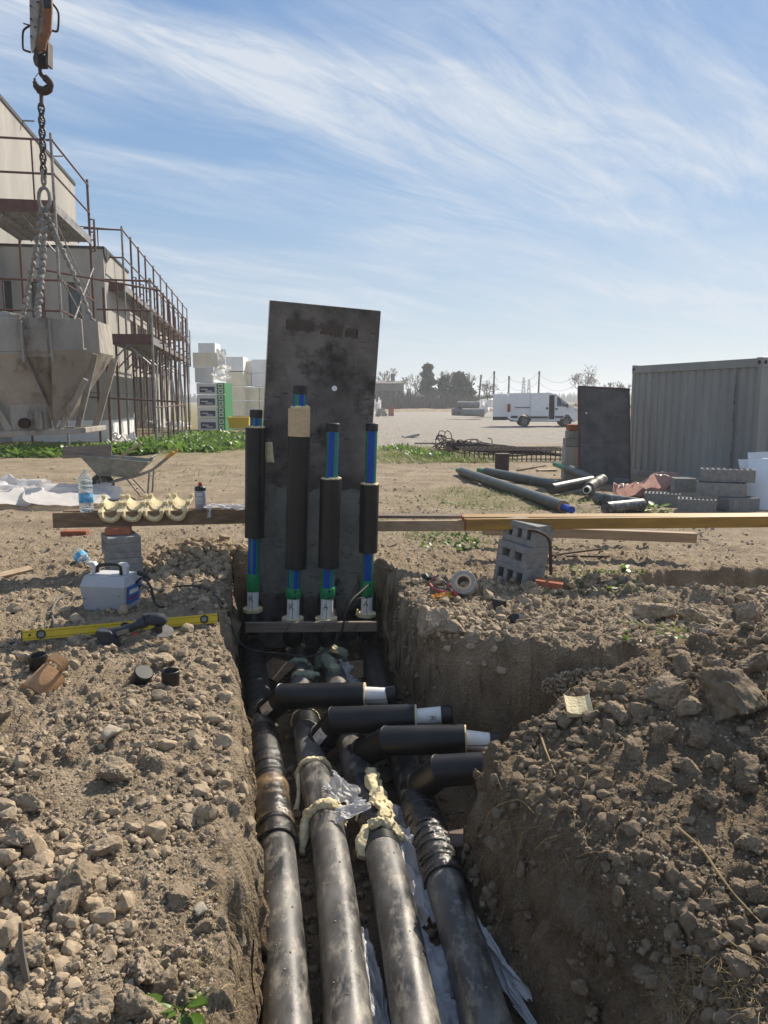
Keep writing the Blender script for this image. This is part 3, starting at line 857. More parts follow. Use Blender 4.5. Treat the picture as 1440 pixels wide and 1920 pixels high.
# the run of ordinary clods
def scatter(n, fx, fy, smin, smax, protos, name, L3, maxd=0.10, pw=2.2):
    c = 0
    while c < n:
        y = fy(); x = fx(y)
        if float(dig(np.array([x]), np.array([y]))[0]) > maxd:
            continue
        s = smin + (smax - smin) * rnd.random() ** pw
        place_rock(protos[rnd.randrange(len(protos))], x, y, s, name, L3[0], L3[1], L3[2])
        c += 1
def invy(a, b):
    return lambda: 1.0 / rnd.uniform(1 / b, 1 / a)
lipx = lambda y: -0.14 - 0.17 * y
scatter(95, lambda y: lipx(y) - rnd.random() ** 0.9 * (0.35 + 0.42 * y), invy(1.7, 6.2), 0.020, 0.074, mid_protos, 'soil_clod', LB)
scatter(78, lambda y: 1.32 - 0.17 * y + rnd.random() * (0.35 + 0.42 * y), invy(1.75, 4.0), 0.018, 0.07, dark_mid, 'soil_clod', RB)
scatter(48, lambda y: rnd.uniform(0.15, 3.3), lambda: rnd.uniform(5.25, 6.9), 0.025, 0.085, mid_protos, 'soil_clod', FB)
scatter(36, lambda y: rnd.gauss(-1.75, 0.42), lambda: rnd.gauss(7.55, 0.33), 0.03, 0.085, mid_protos, 'soil_clod', HB)
scatter(14, lambda y: lipx(y) - rnd.random() * (0.35 + 0.42 * y), invy(1.8, 7), 0.02, 0.05, stone_protos, 'stone', SB)
scatter(10, lambda y: 1.36 - 0.17 * y + rnd.random() * (0.3 + 0.4 * y), invy(1.8, 4), 0.018, 0.04, stone_protos, 'stone', SB)

def rubble(name, n, protos, fx, fy, smin, smax, m, label, floor=False, sink=0.2, pw=2.0, cond=None, zf=None):
    xs = np.empty(0); yy = np.empty(0)
    while len(xs) < n:
        y = fy(n); x = fx(y)
        d = dig(x, y)
        ok = (d > 0.93) if floor else (d < 0.25)
        if cond is not None: ok &= cond(x, y)
        xs = np.concatenate([xs, x[ok]]); yy = np.concatenate([yy, y[ok]])
    xs, yy = xs[:n], yy[:n]
    zz = H(xs, yy) if zf is None else zf(xs, yy)
    Vs, Fs, off = [], [], 0
    for i in range(n):
        P, Fc = protos[i % len(protos)]
        s = (smin + (smax - smin) * nrg.random() ** pw) * (0.7 + 0.1 * min(yy[i], 9))
        a, b = nrg.uniform(0, 2 * PI), nrg.normal() * 0.5
        ca, sa, cb, sb = math.cos(a), math.sin(a), math.cos(b), math.sin(b)
        Rm = np.array([[ca, -sa, 0], [sa, ca, 0], [0, 0, 1]]) @ np.array([[1, 0, 0], [0, cb, -sb], [0, sb, cb]])
        Q = (P * s) @ Rm.T + np.array([xs[i], yy[i], zz[i] + s * (0.5 - sink)])
        Vs.append(Q); Fs.append(Fc + off); off += len(P)
    o = link(bpy.data.objects.new(name, np_mesh(name, np.concatenate(Vs), np.concatenate(Fs), m, False)))
    return tag(o, label, 'rubble', kind='stuff')
NU = lambda a, b: (lambda n: nrg.uniform(a, b, n))
NI = lambda a, b: (lambda n: 1 / nrg.uniform(1 / b, 1 / a, n))
def lx(y): return -0.16 - 0.17 * y - nrg.random(len(y)) * (0.45 + 0.45 * y)
def rx(y): return 1.30 - 0.17 * y + nrg.random(len(y)) * (0.45 + 0.45 * y)
patchy = lambda x, y: (fbm(x * 1.6, y * 1.6, seed=22, octv=3) > nrg.uniform(-0.42, 0.42, len(x)))
rubble('soil_crumbs', 4200, small, lx, NI(1.65, 7.2), 0.006, 0.026, MT['crumb'], 'loose dry soil crumbs covering the bank with the spirit level', cond=patchy)
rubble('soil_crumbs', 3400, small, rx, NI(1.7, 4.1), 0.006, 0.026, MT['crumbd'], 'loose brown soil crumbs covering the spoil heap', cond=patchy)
rubble('soil_crumbs', 1500, small, lambda y: nrg.uniform(0.0, 3.6, len(y)), NU(5.1, 7.0), 0.009, 0.036, MT['crumb'], 'grey brown crumbs along the far bank', cond=patchy)
rubble('soil_crumbs', 700, small, lambda y: nrg.normal(-1.75, 0.5, len(y)), lambda n: nrg.normal(7.6, 0.38, n), 0.012, 0.045, MT['crumb'], 'tan crumbs of the small heap by the board')
rubble('soil_lumps', 900, small, lx, NI(1.65, 7.2), 0.014, 0.05, MT['crumb'], 'fist sized loose soil lumps on the bank with the spirit level', cond=patchy)
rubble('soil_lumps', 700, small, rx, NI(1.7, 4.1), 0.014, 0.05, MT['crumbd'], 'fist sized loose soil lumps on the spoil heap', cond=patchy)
rubble('pebbles', 6500, tiny, lx, NI(1.65, 9), 0.003, 0.011, MT['grit'], 'fine pale pebbles strewn over the bank')
rubble('pebbles', 4200, tiny, rx, NI(1.65, 4.1), 0.003, 0.011, MT['grit'], 'fine pebbles strewn over the spoil heap')
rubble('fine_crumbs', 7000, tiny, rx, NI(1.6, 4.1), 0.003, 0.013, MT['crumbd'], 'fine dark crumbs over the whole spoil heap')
rubble('fine_crumbs', 6500, tiny, lx, NI(1.65, 7), 0.003, 0.013, MT['crumb'], 'fine tan crumbs over the bank with the spirit level')
rubble('fine_crumbs', 3500, tiny, lambda y: nrg.uniform(0.0, 3.6, len(y)), NU(5.05, 7.2), 0.004, 0.015, MT['crumb'], 'fine crumbs along the far bank')
rubble('pebbles', 2600, tiny, lambda y: nrg.uniform(-4.5, 4.5, len(y)), NU(5, 12), 0.004, 0.014, MT['grit'], 'scattered pebbles on the trodden soil')
rubble('site_debris', 1700, small, lambda y: nrg.uniform(-0.5, 0.5, len(y)) * y * 1.1, NI(8, 26), 0.004, 0.020, MT['crumb'], 'small stones and crumbs scattered over the trodden yard', cond=patchy)
rubble('trench_rubble', 1100, small, lambda y: nrg.uniform(-0.2, 1.25, len(y)) - 0.17 * y, NI(2.2, 7.4), 0.008, 0.04, MT['crumbd'], 'grey stones and crumbs on the trench floor', floor=True)
rubble('trench_rubble', 260, small, lambda y: nrg.uniform(0.6, 2.4, len(y)), NU(4.2, 5.0), 0.01, 0.05, MT['crumbd'], 'crumbs on the floor of the side trench', floor=True)
def wall_chunks(name, n, edge, y0, y1, m, label):
    '''broken lumps still sitting in the cut faces'''
    y = nrg.uniform(y0, y1, n)
    if edge == 'left': x = -0.10 - 0.17 * ss((y - 4.3) / 1.4) + 0.05 * nrg.random(n) - 0.17 * y
    elif edge == 'right': x = np.where(y < 3.9, nrg.uniform(1.04, 1.52, n), nrg.uniform(1.16, 1.34, n)) - 0.17 * y
    else:
        x = nrg.uniform(0.15, 2.6, n); y = np.interp(x, [0.2, 0.7, 1.2, 2.2, 3.2], [5.30, 5.02, 4.90, 5.02, 5.15]) - 0.02 - 0.10 * nrg.random(n)
    z = H(x, y)
    Vs, Fs, off = [], [], 0
    for i in range(n):
        P, Fc = small[i % 6]
        s = 0.006 + 0.036 * nrg.random() ** 3
        Vs.append(P[:, nrg.permutation(3)] * s + np.array([x[i], y[i], z[i]])); Fs.append(Fc + off); off += len(P)
    o = link(bpy.data.objects.new(name, np_mesh(name, np.concatenate(Vs), np.concatenate(Fs), m, False)))
    return tag(o, label, 'rubble', kind='stuff')
wall_chunks('cut_face_lumps', 420, 'left', 1.7, 7.4, MT['crumb'], 'broken lumps sitting in the left cut face')
wall_chunks('cut_face_lumps', 900, 'right', 1.7, 3.95, MT['crumbd'], 'broken lumps on the cut side of the spoil heap')
wall_chunks('cut_face_lumps', 420, 'right', 5.3, 7.5, MT['crumbd'], 'broken lumps on the right trench wall before the board')
wall_chunks('cut_face_lumps', 520, 'far', 0, 0, MT['crumbd'], 'broken lumps on the far face of the side trench')
# pocket of gravel showing in the far face
def gravel_pocket():
    Vs, Fs, off = [], [], 0
    for i in range(900):
        a, r = nrg.uniform(0, 2 * PI), nrg.random() ** 0.5
        px = 1120 + 105 * r * math.cos(a); py = 1286 + 32 * r * math.sin(a)
        x0 = atY(px, py, 4.95)
        yf = float(np.interp(x0.x, [0.7, 1.2, 2.2, 3.2], [5.02, 4.90, 5.02, 5.15])) + 0.060 + nrg.normal() * 0.012
        p = atY(px, py, yf)
        P, Fc = tiny[i % 6]
        s = nrg.uniform(0.007, 0.017)
        Vs.append(P[:, [1, 2, 0] if i % 2 else [0, 2, 1]] * s + np.array(p[:])); Fs.append(Fc + off); off += len(P)
    o = link(bpy.data.objects.new('gravel_pocket', np_mesh('gravel_pocket', np.concatenate(Vs), np.concatenate(Fs), MT['grit'], True)))
    tag(o, 'pocket of pale grey gravel showing in the cut soil face', 'gravel', kind='stuff')
gravel_pocket()
# ------------------------------------------------------------------ pipe runs in the trench
def spline(pts, n):
    """Catmull-Rom through the points"""
    P = [Vector(p) for p in pts]
    P = [P[0] * 2 - P[1]] + P + [P[-1] * 2 - P[-2]]
    out = []
    for i in range(1, len(P) - 2):
        for k in range(n):
            t = k / n
            a, b, c, d = P[i - 1], P[i], P[i + 1], P[i + 2]
            out.append(0.5 * ((2 * b) + (c - a) * t + (2 * a - 5 * b + 4 * c - d) * t * t + (3 * b - a - 3 * c + d) * t ** 3))
    out.append(P[-2].copy())
    return out
ZP = -0.75
PR = 0.098
def lump_tube(pts, r, amp, n=16, seed=0, fr=26):
    """tube with a lumpy foam skin"""
    pts = [Vector(q) for q in pts]
    rs = list(r) if isinstance(r, (list, tuple)) else [r] * len(pts)
    if amp > 0.0095 and len(pts) > 2:
        fine_ = spline(pts, 3)
        rs = [float(np.interp(i / 3, range(len(rs)), rs)) for i in range(len(fine_))]
        pts, n = fine_, n + 6
    mb = MB().tube(pts, rs, n=n)
    A = np.array(mb.v)
    o = seed * 3.7
    k = np.stack([fbm(A[:, 0] * fr + o, A[:, 1] * fr, A[:, 2] * fr, seed=seed, octv=4, gain=0.62), fbm(A[:, 0] * fr + o + 40, A[:, 1] * fr, A[:, 2] * fr, seed=seed + 1, octv=4, gain=0.62), fbm(A[:, 0] * fr + o + 80, A[:, 1] * fr, A[:, 2] * fr, seed=seed + 2, octv=4, gain=0.62)], -1)
    mb.v = [tuple(p) for p in (A + amp * k)]
    return mb
def ring_pts(c, d, r, a0=0, a1=360, n=28, up=(0, 0, 1)):
    d = Vector(d).normalized()
    s = d.cross(Vector(up)).normalized()
    t = s.cross(d)
    return [Vector(c) + (s * math.cos(R(a0 + (a1 - a0) * i / n)) + t * math.sin(R(a0 + (a1 - a0) * i / n))) * r for i in range(n + 1)]
class Path:
    def __init__(s, pts):
        s.p = spline(pts, 14)
    def at_py(s, py):
        """point of the run whose distance matches a photo row on the axis plane"""
        Y = atZ(720, py, ZP).y
        for a, b in zip(s.p, s.p[1:]):
            if (a.y - Y) * (b.y - Y) <= 0 and a.y != b.y:
                t = (Y - a.y) / (b.y - a.y)
                return a.lerp(b, t), (b - a).normalized()
        return s.p[-1], (s.p[-1] - s.p[-2]).normalized()
    def between(s, y0, y1, n=14):
        return [s.at_py(y0 + (y1 - y0) * i / n)[0] for i in range(n + 1)]
axes = [[(541, 1960), (527, 1700), (515, 1545), (495, 1390), (481, 1270), (474, 1190)],
        [(656, 1960), (633, 1700), (611, 1545), (581, 1410), (562, 1270), (552, 1195)],
        [(787, 1960), (741, 1700), (703, 1545), (661, 1410), (628, 1270), (612, 1195)],
        [(925, 1960), (848, 1700), (797, 1545), (757, 1430), (708, 1270), (690, 1195)]]
names = ['leftmost black pipe run in the trench with a brown film sleeve', 'second black pipe run from the left with two foam collars', 'third black pipe run in the trench with the burst foam joint', 'rightmost black pipe run in the trench with the wrinkled shiny sleeve']
def obox(mb, c, ux, uy, uz, s, mi=0):
    q = Matrix((ux, uy, uz)).transposed()
    return mb.box(c, s, rot=q, mi=mi)
elb = [((500, 1345), (533, 1306), 5.45, (683, 1303), (727, 1305), (742, 1302)),
       ((593, 1398), (632, 1351), 5.04, (779, 1346), (828, 1341), (849, 1340)),
       ((668, 1420), (728, 1389), 4.72, (872, 1386), (918, 1392), (937, 1393)),
       ((775, 1485), (826, 1445), 4.32, (985, 1436), (1030, 1436), (1048, 1436))]
WHITE_LET = ['', 'R', '', '']
LETTERS = {'R': [[(0, 0), (0, 1)], [(0, 1), (0.45, 1.02), (0.62, 0.82), (0.45, 0.6), (0.02, 0.52)], [(0.22, 0.5), (0.75, -0.05)]],
           'A': [[(0, -0.05), (0.38, 1.0), (0.7, 0.0)], [(-0.02, 0.40), (0.75, 0.38)]]}
def write_on(mb, letter, place, size, w):
    """place(u, v) -> (point, outward) on a surface; strokes as thin flat ribbons standing just proud"""
    for st in LETTERS[letter]:
        pts = []
        for (a, b), (c, d) in zip(st, st[1:]):
            for k in range(4):
                pts.append((a + (c - a) * k / 4, b + (d - b) * k / 4))
        pts.append(st[-1])
        mb.tube([place(u * size, v * size) for u, v in pts], w, n=5)
runs, run_paths = [], []
for k in range(4):
    pts = [atZ(px, py, ZP) for px, py in axes[k]]
    last = pts[-1]
    tn = (pts[-1] - pts[-2]).normalized()
    near = pts[0] - (pts[1] - pts[0]).normalized() * 1.6
    P = Path([near] + pts)
    run_paths.append(P)
    bend = [last + tn * 0.10 + Vector((0, 0, 0.02)), last + tn * 0.22 + Vector((0, 0, 0.10)), last + tn * 0.27 + Vector((0, 0, 0.24))]
    full = [near] + P.p[6:] + bend
    t = thing('insulated_pipe', names[k], 'pipe', (near.x, near.y, ZP - PR), group='black insulated pipe runs in the trench')
    runs.append(t)
    A = lambda nm, mb, m, par=None, **kw: obj(nm, mb, m, t, world=True, **kw)
    A('casing', MB().tube(full, PR, n=32), MT['pipe'], smooth=True)
    # branch: tee, mitred elbow, insulated arm, bare white end, black cap
    (ex, ey), (bx, by), Y, (cx, cy), (wx, wy), (kx, ky) = elb[k]
    e0 = atZ(ex, ey, ZP + 0.01)
    if k == 0: e0 = P.at_py(ey)[0]
    b0 = atY(bx, by, Y)
    yaw = -0.04
    c0 = atY(cx, cy, Y + yaw); w0 = atY(wx, wy, Y + yaw * 1.2); k0 = atY(kx, ky, Y + yaw * 1.3)
    br = 0.094
    d1 = (b0 - e0).normalized(); d2 = (c0 - b0).normalized()
    mit = (d1 + d2).normalized()
    def mitre_tube(a, b, c, r, n=32):
        mb = MB()
        u = Vector((0, 0, 1))
        def ring(p, d, plane=None):
            s = d.cross(u).normalized(); w = s.cross(d)
            out = []
            for i in range(n):
                q = p + (s * math.cos(2 * PI * i / n) + w * math.sin(2 * PI * i / n)) * r
                if plane is not None:
                    q = q + d * ((p - q).dot(plane) / d.dot(plane))
                out.append(q)
            return out
        r0 = ring(a, d1); r1 = ring(b, d1, mit); r3 = ring(c, d2)
        # seam: leave the mitre plane on arm two with its own ring so the weld reads as an edge
        r2 = ring(b, d2, mit)
        mb.add(r0 + r1, [(i, (i + 1) % n, n + (i + 1) % n, n + i) for i in range(n)])
        mb.add(r2 + r3, [(i, (i + 1) % n, n + (i + 1) % n, n + i) for i in range(n)] + [tuple(range(n, 2 * n))])
        return mb, r1
    mb, seam = mitre_tube(e0, b0, c0, br)
    A('branch_casing', mb, MT['pipe2'], smooth=True)
    A('weld_seam', MB().tube(seam, 0.0035, n=6, close=True), MT['pipe2'], smooth=True)
    # collar weld where the branch leaves the run
    sad = ring_pts(e0 + d1 * 0.105, d1, br + 0.004, n=32)[:-1]
    A('weld_seam', MB().tube(sad, 0.010, n=8, close=True), MT['pipe2'], smooth=True)
    A('foam_face', MB().tube([c0 - d2 * 0.004, c0 + d2 * 0.010], br - 0.004, n=32), MT['foam'], smooth=True)
    ri = 0.060
    wm = A('inner_pipe', MB().tube([c0, w0 + d2 * 0.0], ri, n=28), MT['white'], smooth=True)
    A('end_cap', MB().tube([w0 - d2 * 0.002, k0 - d2 * 0.008, k0], [ri + 0.006, ri + 0.006, ri - 0.002], n=28), MT['black'], smooth=True)
    s2 = d2.cross(Vector((0, 0, 1))).normalized(); u2 = s2.cross(d2)
    def onarm(ang, along, r):
        q = -s2 if s2.y > 0 else s2
        return c0 + d2 * along + (q * math.cos(ang) + u2 * math.sin(ang)) * r
    ln = (w0 - c0).length
    A('marker_line', MB().tube([onarm(R(-16), 0.01, ri + 0.0006), onarm(R(-16), ln - 0.01, ri + 0.0006)], 0.0022, n=5), MT['ink'])
    if WHITE_LET[k]:
        im = MB()
        write_on(im, WHITE_LET[k], lambda u, v: onarm(R(28) - u / ri, ln * 0.62 - 0.01 + v, ri + 0.0006), 0.036, 0.0018)
        A('marker_letter', im, MT['ink'])
    if k < 2:
        # printed label lying round the sloping piece
        s1 = d1.cross(Vector((0, 0, 1))).normalized(); u1 = s1.cross(d1)
        q1 = -s1 if s1.y > 0 else s1
        L1 = (b0 - e0).length
        def onslope(ang, al, r):
            return e0 + d1 * al + (q1 * math.cos(ang) + u1 * math.sin(ang)) * r
        def patch(a0, a1, l0, l1, r, n=6):
            m_ = MB(); vs = []
            for i in range(n + 1):
                a = R(a0 + (a1 - a0) * i / n)
                vs += [onslope(a, l0, r), onslope(a, l1, r)]
            m_.add(vs, [(2 * i, 2 * i + 1, 2 * i + 3, 2 * i + 2) for i in range(n)])
            return m_
        vv = (Vector((0, 0, CAM_H)) - onslope(0, L1 - 0.14, 0)).normalized()
        AC = math.degrees(math.atan2(vv.dot(u1), vv.dot(q1))) - 45 + 14
        patch0 = patch
        patch = lambda a0, a1, l0, l1, r, n=6: patch0(a0 + AC, a1 + AC, l0, l1, r, n)
        lb = A('label', patch(22, 68, L1 - 0.215, L1 - 0.075, br + 0.002), MT['paper'], smooth=True, fixn=False)
        pm = MB()
        for (a0, a1, l0, l1) in ((26, 29, -0.205, -0.125), (31, 33, -0.205, -0.14), (35, 37, -0.205, -0.13), (58, 61, -0.20, -0.10), (41, 54, -0.115, -0.112), (41, 54, -0.108, -0.104), (41, 54, -0.10, -0.098)):
            q = patch(a0, a1, L1 + l0, L1 + l1, br + 0.003, 2); pm.add(q.v, q.f)
        o = obj('print', pm, MT['grey_ink'], None, fixn=False)
        o.data.transform(root_mat(t).inverted()); o.parent = lb
    # joints and sleeves of each run
    def sleeve(nm, y0, y1, r, m, wob=0.006, seed=1, fr=14, **kw):
        c = P.between(y0, y1, 26)
        mb = MB().tube(c, r, n=36)
        V_ = np.array(mb.v); C_ = np.repeat(np.array([p[:] for p in c]), 36, 0)
        rad = V_ - C_
        nn = fbm(V_[:, 0] * fr, V_[:, 1] * fr, V_[:, 2] * fr, seed=seed, octv=3)
        mb.v = [tuple(p) for p in C_ + rad * (1 + (wob / r) * nn)[:, None]]
        return A(nm, mb, m, smooth=True, **kw)
    def collar(py, r, th, amp, m, a0=0, a1=360, seed=3, tilt=0.0):
        c, d = P.at_py(py)
        pts_ = ring_pts(c, d + Vector((0, 0, tilt)), r, a0, a1, 30)
        A('foam_collar', lump_tube(pts_, th, amp, seed=seed), m, smooth=True)
    if k == 0:
        sleeve('tape_wrap', 1215, 1330, PR + 0.006, MT['tape'], 0.002, 2)
        for j in range(9):
            c, d = P.at_py(1222 + j * 13)
            A('tape_turn', MB().tube(ring_pts(c, d + Vector((0.10, 0, 0.12)), PR + 0.0065, n=36)[:-1], 0.0028, n=5, close=True), MT['tape'], smooth=True)
        sleeve('shrink_sleeve', 1378, 1588, PR + 0.011, MT['shrink'], 0.011, 5, 11)
        sleeve('mastic_film', 1480, 1556, PR + 0.0145, MT['mastic'], 0.011, 5, 11)
        for py in (1400, 1432, 1452, 1470, 1560, 1582):
            c, d = P.at_py(py)
            A('sleeve_wrinkle', lump_tube(ring_pts(c, d + Vector((0.1 * rnd.uniform(-1, 1), 0, 0.2 * rnd.uniform(-1, 1))), PR + 0.0125, 0, 180, 20), 0.006, 0.008, n=8, seed=py), MT['shrink'], smooth=True)
    if k == 1:
        sleeve('shrink_sleeve', 1325, 1372, PR + 0.002, MT['pipe2'], 0.002, 5)
        collar(1352, PR + 0.006, 0.010, 0.012, MT['foam'], -20, 200, 4)
        collar(1449, PR + 0.006, 0.020, 0.016, MT['foam'], -40, 190, 9, 0.12)
        collar(1538, PR + 0.008, 0.030, 0.024, MT['foam'], -15, 205, 14, 0.1)
        sleeve('joint_sleeve', 1450, 1536, PR + 0.004, MT['pipe'], 0.002, 12)
        cb, db = P.at_py(1500)
        A('foam_run', lump_tube([P.at_py(1455 + 8 * i)[0] + Vector((PR + 0.006, 0, -0.01 + 0.01 * math.sin(i))) for i in range(12)], 0.017, 0.020, seed=31), MT['foam'], smooth=True)
        A('foam_drip', lump_tube([P.at_py(1455)[0] + Vector((-PR - 0.01, -0.01, 0.02)), P.at_py(1475)[0] + Vector((-PR - 0.02, -0.02, -0.05)), P.at_py(1490)[0] + Vector((-PR - 0.05, -0.02, -0.10))], [0.016, 0.012, 0.018], 0.012, seed=37), MT['foam'], smooth=True)
        A('foam_run', lump_tube([P.at_py(1545 + 7 * i)[0] + Vector((-PR - 0.025 - 0.006 * i, 0, 0.03 - 0.03 * i)) for i in range(5)], [0.026, 0.03, 0.028, 0.022, 0.016], 0.02, seed=41), MT['foam'], smooth=True)
    if k == 2:
        sleeve('joint_sleeve', 1475, 1600, PR + 0.002, MT['pipe2'], 0.003, 12)
        A('foam_blob', lump_tube([P.at_py(1470 + 12 * i)[0] + Vector((0.035 + 0.012 * math.sin(i * 2.0), 0, PR - 0.006)) for i in range(9)], [0.026, 0.040, 0.045, 0.038, 0.036, 0.030, 0.034, 0.028, 0.02], 0.035, seed=51), MT['foam'], smooth=True)
        A('foam_blob', lump_tube([P.at_py(1480 + 10 * i)[0] + Vector((0.085, 0, 0.05 - 0.004 * i)) for i in range(9)], [0.02, 0.034, 0.032, 0.02, 0.034, 0.03, 0.025, 0.03, 0.018], 0.03, seed=57), MT['foam'], smooth=True)
        collar(1538, PR + 0.004, 0.013, 0.018, MT['foam'], 10, 170, 61)
        collar(1578, PR + 0.010, 0.026, 0.026, MT['foam'], -25, 120, 63)
        A('foam_blob', lump_tube([P.at_py(1573 + 8 * i)[0] + Vector((-0.075 - 0.010 * i, 0, 0.075 - 0.022 * i)) for i in range(5)], [0.026, 0.04, 0.044, 0.042, 0.026], 0.016, seed=67), MT['foam'], smooth=True)
        A('foam_collar', lump_tube(ring_pts(*[P.at_py(1240)[0], P.at_py(1240)[1]], PR + 0.02, -30, 210, 24), 0.045, 0.03, seed=71), MT['foamgreen'], smooth=True)
        A('foam_blob', lump_tube([P.at_py(1250 + 5 * i)[0] + Vector((-0.07 + 0.012 * i, 0, PR + 0.0)) for i in range(7)], [0.03, 0.05, 0.055, 0.05, 0.05, 0.05, 0.03], 0.03, seed=73), MT['foamgreen'], smooth=True)
        A('foam_blob', lump_tube([P.at_py(1240 + 3 * i)[0] + Vector((-0.03 + 0.03 * i, 0, PR + 0.03)) for i in range(4)], [0.012, 0.022, 0.022, 0.012], 0.012, seed=79), MT['foam'], smooth=True)
    if k == 1:
        collar(1258, PR + 0.008, 0.022, 0.02, MT['foamgreen'], -20, 200, 83)
        A('foam_blob', lump_tube([P.at_py(1283)[0] + Vector((-0.04 + 0.05 * i, -0.01, PR - 0.01)) for i in range(5)], [0.02, 0.035, 0.04, 0.035, 0.02], 0.02, seed=85), MT['foamgreen'], smooth=True)
        collar(1226, PR + 0.004, 0.013, 0.015, MT['foam'], 40, 160, 87)
    if k == 3:
        sleeve('tape_wrap', 1228, 1350, PR + 0.006, MT['tape'], 0.004, 2)
        sleeve('shrink_sleeve', 1505, 1652, PR + 0.010, MT['shrink'], 0.010, 25, 13)
        for py in range(1516, 1650, 13):
            c, d = P.at_py(py)
            A('sleeve_wrinkle', lump_tube(ring_pts(c, d + Vector((0.25 * rnd.uniform(-1, 1), 0, 0.3 * rnd.uniform(-1, 1))), PR + 0.0105, -5, 165, 22), 0.005, 0.007, n=8, seed=py), MT['shrink'], smooth=True)
        c, d = P.at_py(1652)
        A('sleeve_band', MB().tube([c + d * 0.03, c - d * 0.03], PR + 0.013, n=36), MT['shrink'], smooth=True)

Vs_, Fs_, off_ = [], [], 0
for i in range(260):
    pth = run_paths[i % 4]
    c, d = pth.at_py(rnd.uniform(1600, 1915) if i % 3 else rnd.uniform(1400, 1600))
    a_ = rnd.gauss(0, 0.45); s_ = d.cross(Vector((0, 0, 1))).normalized()
    q = c + (s_ * math.sin(a_) + Vector((0, 0, 1)) * math.cos(a_)) * (PR + 0.0015)
    Pq, Fq = tiny[i % 6]
    Vs_.append(Pq * (0.001 + 0.006 * rnd.random() ** 7) + np.array(q[:])); Fs_.append(Fq + off_); off_ += len(Pq)
tag(link(bpy.data.objects.new('pipe_dirt', np_mesh('pipe_dirt', np.concatenate(Vs_), np.concatenate(Fs_), MT['crumb'], False))), 'small soil crumbs lying on top of the black pipes', 'dirt', kind='stuff')
# ------------------------------------------------------------------ risers standing at the end of the trench
# px rows: cap top, cap bottom / sleeve top, sleeve bottom / coupler top, bottom / white bottom; (x top, x bottom) and half widths
ris = [dict(Y=7.16, cap=(480.5, 768, 783), sl=(479, 802, 477, 1007), rs=18.6, rc=11.0, cp=(475.5, 1075, 1108), wb=(474, 1142), foam=None, let='R', lab='leftmost riser pipe, its long black sleeve beside the foam scrap'),
       dict(Y=6.92, cap=(563, 723, 739), sl=(560.5, 818, 555, 1065), rs=20.8, rc=12.0, cp=(551, 1102, 1121), wb=(549, 1160), foam=(561, 766), let='R', lab='tallest riser pipe, with a bare beige foam section under its cap'),
       dict(Y=6.92, cap=(624.5, 793, 809), sl=(620.5, 898, 616, 1063), rs=20.6, rc=11.8, cp=(615, 1101, 1121), wb=(612, 1160), foam=None, let='A', lab='riser pipe with blue and green stripes right of the tallest one'),
       dict(Y=7.16, cap=(697.5, 793, 808), sl=(693, 908, 690, 1035), rs=18.0, rc=10.8, cp=(688.5, 1088, 1118), wb=(687, 1151), foam=None, let='A', lab='rightmost riser pipe, two black wires clipped to its green coupler')]
STR = [1, 1, 0, 0, 0, 0, 1, 1, 1, 1, 0, 0, 0, 0, 0, 1, 1, 1, 1, 0, 0, 0, 0, 0, 0, 1, 1, 1, 1, 0, 0, 0]
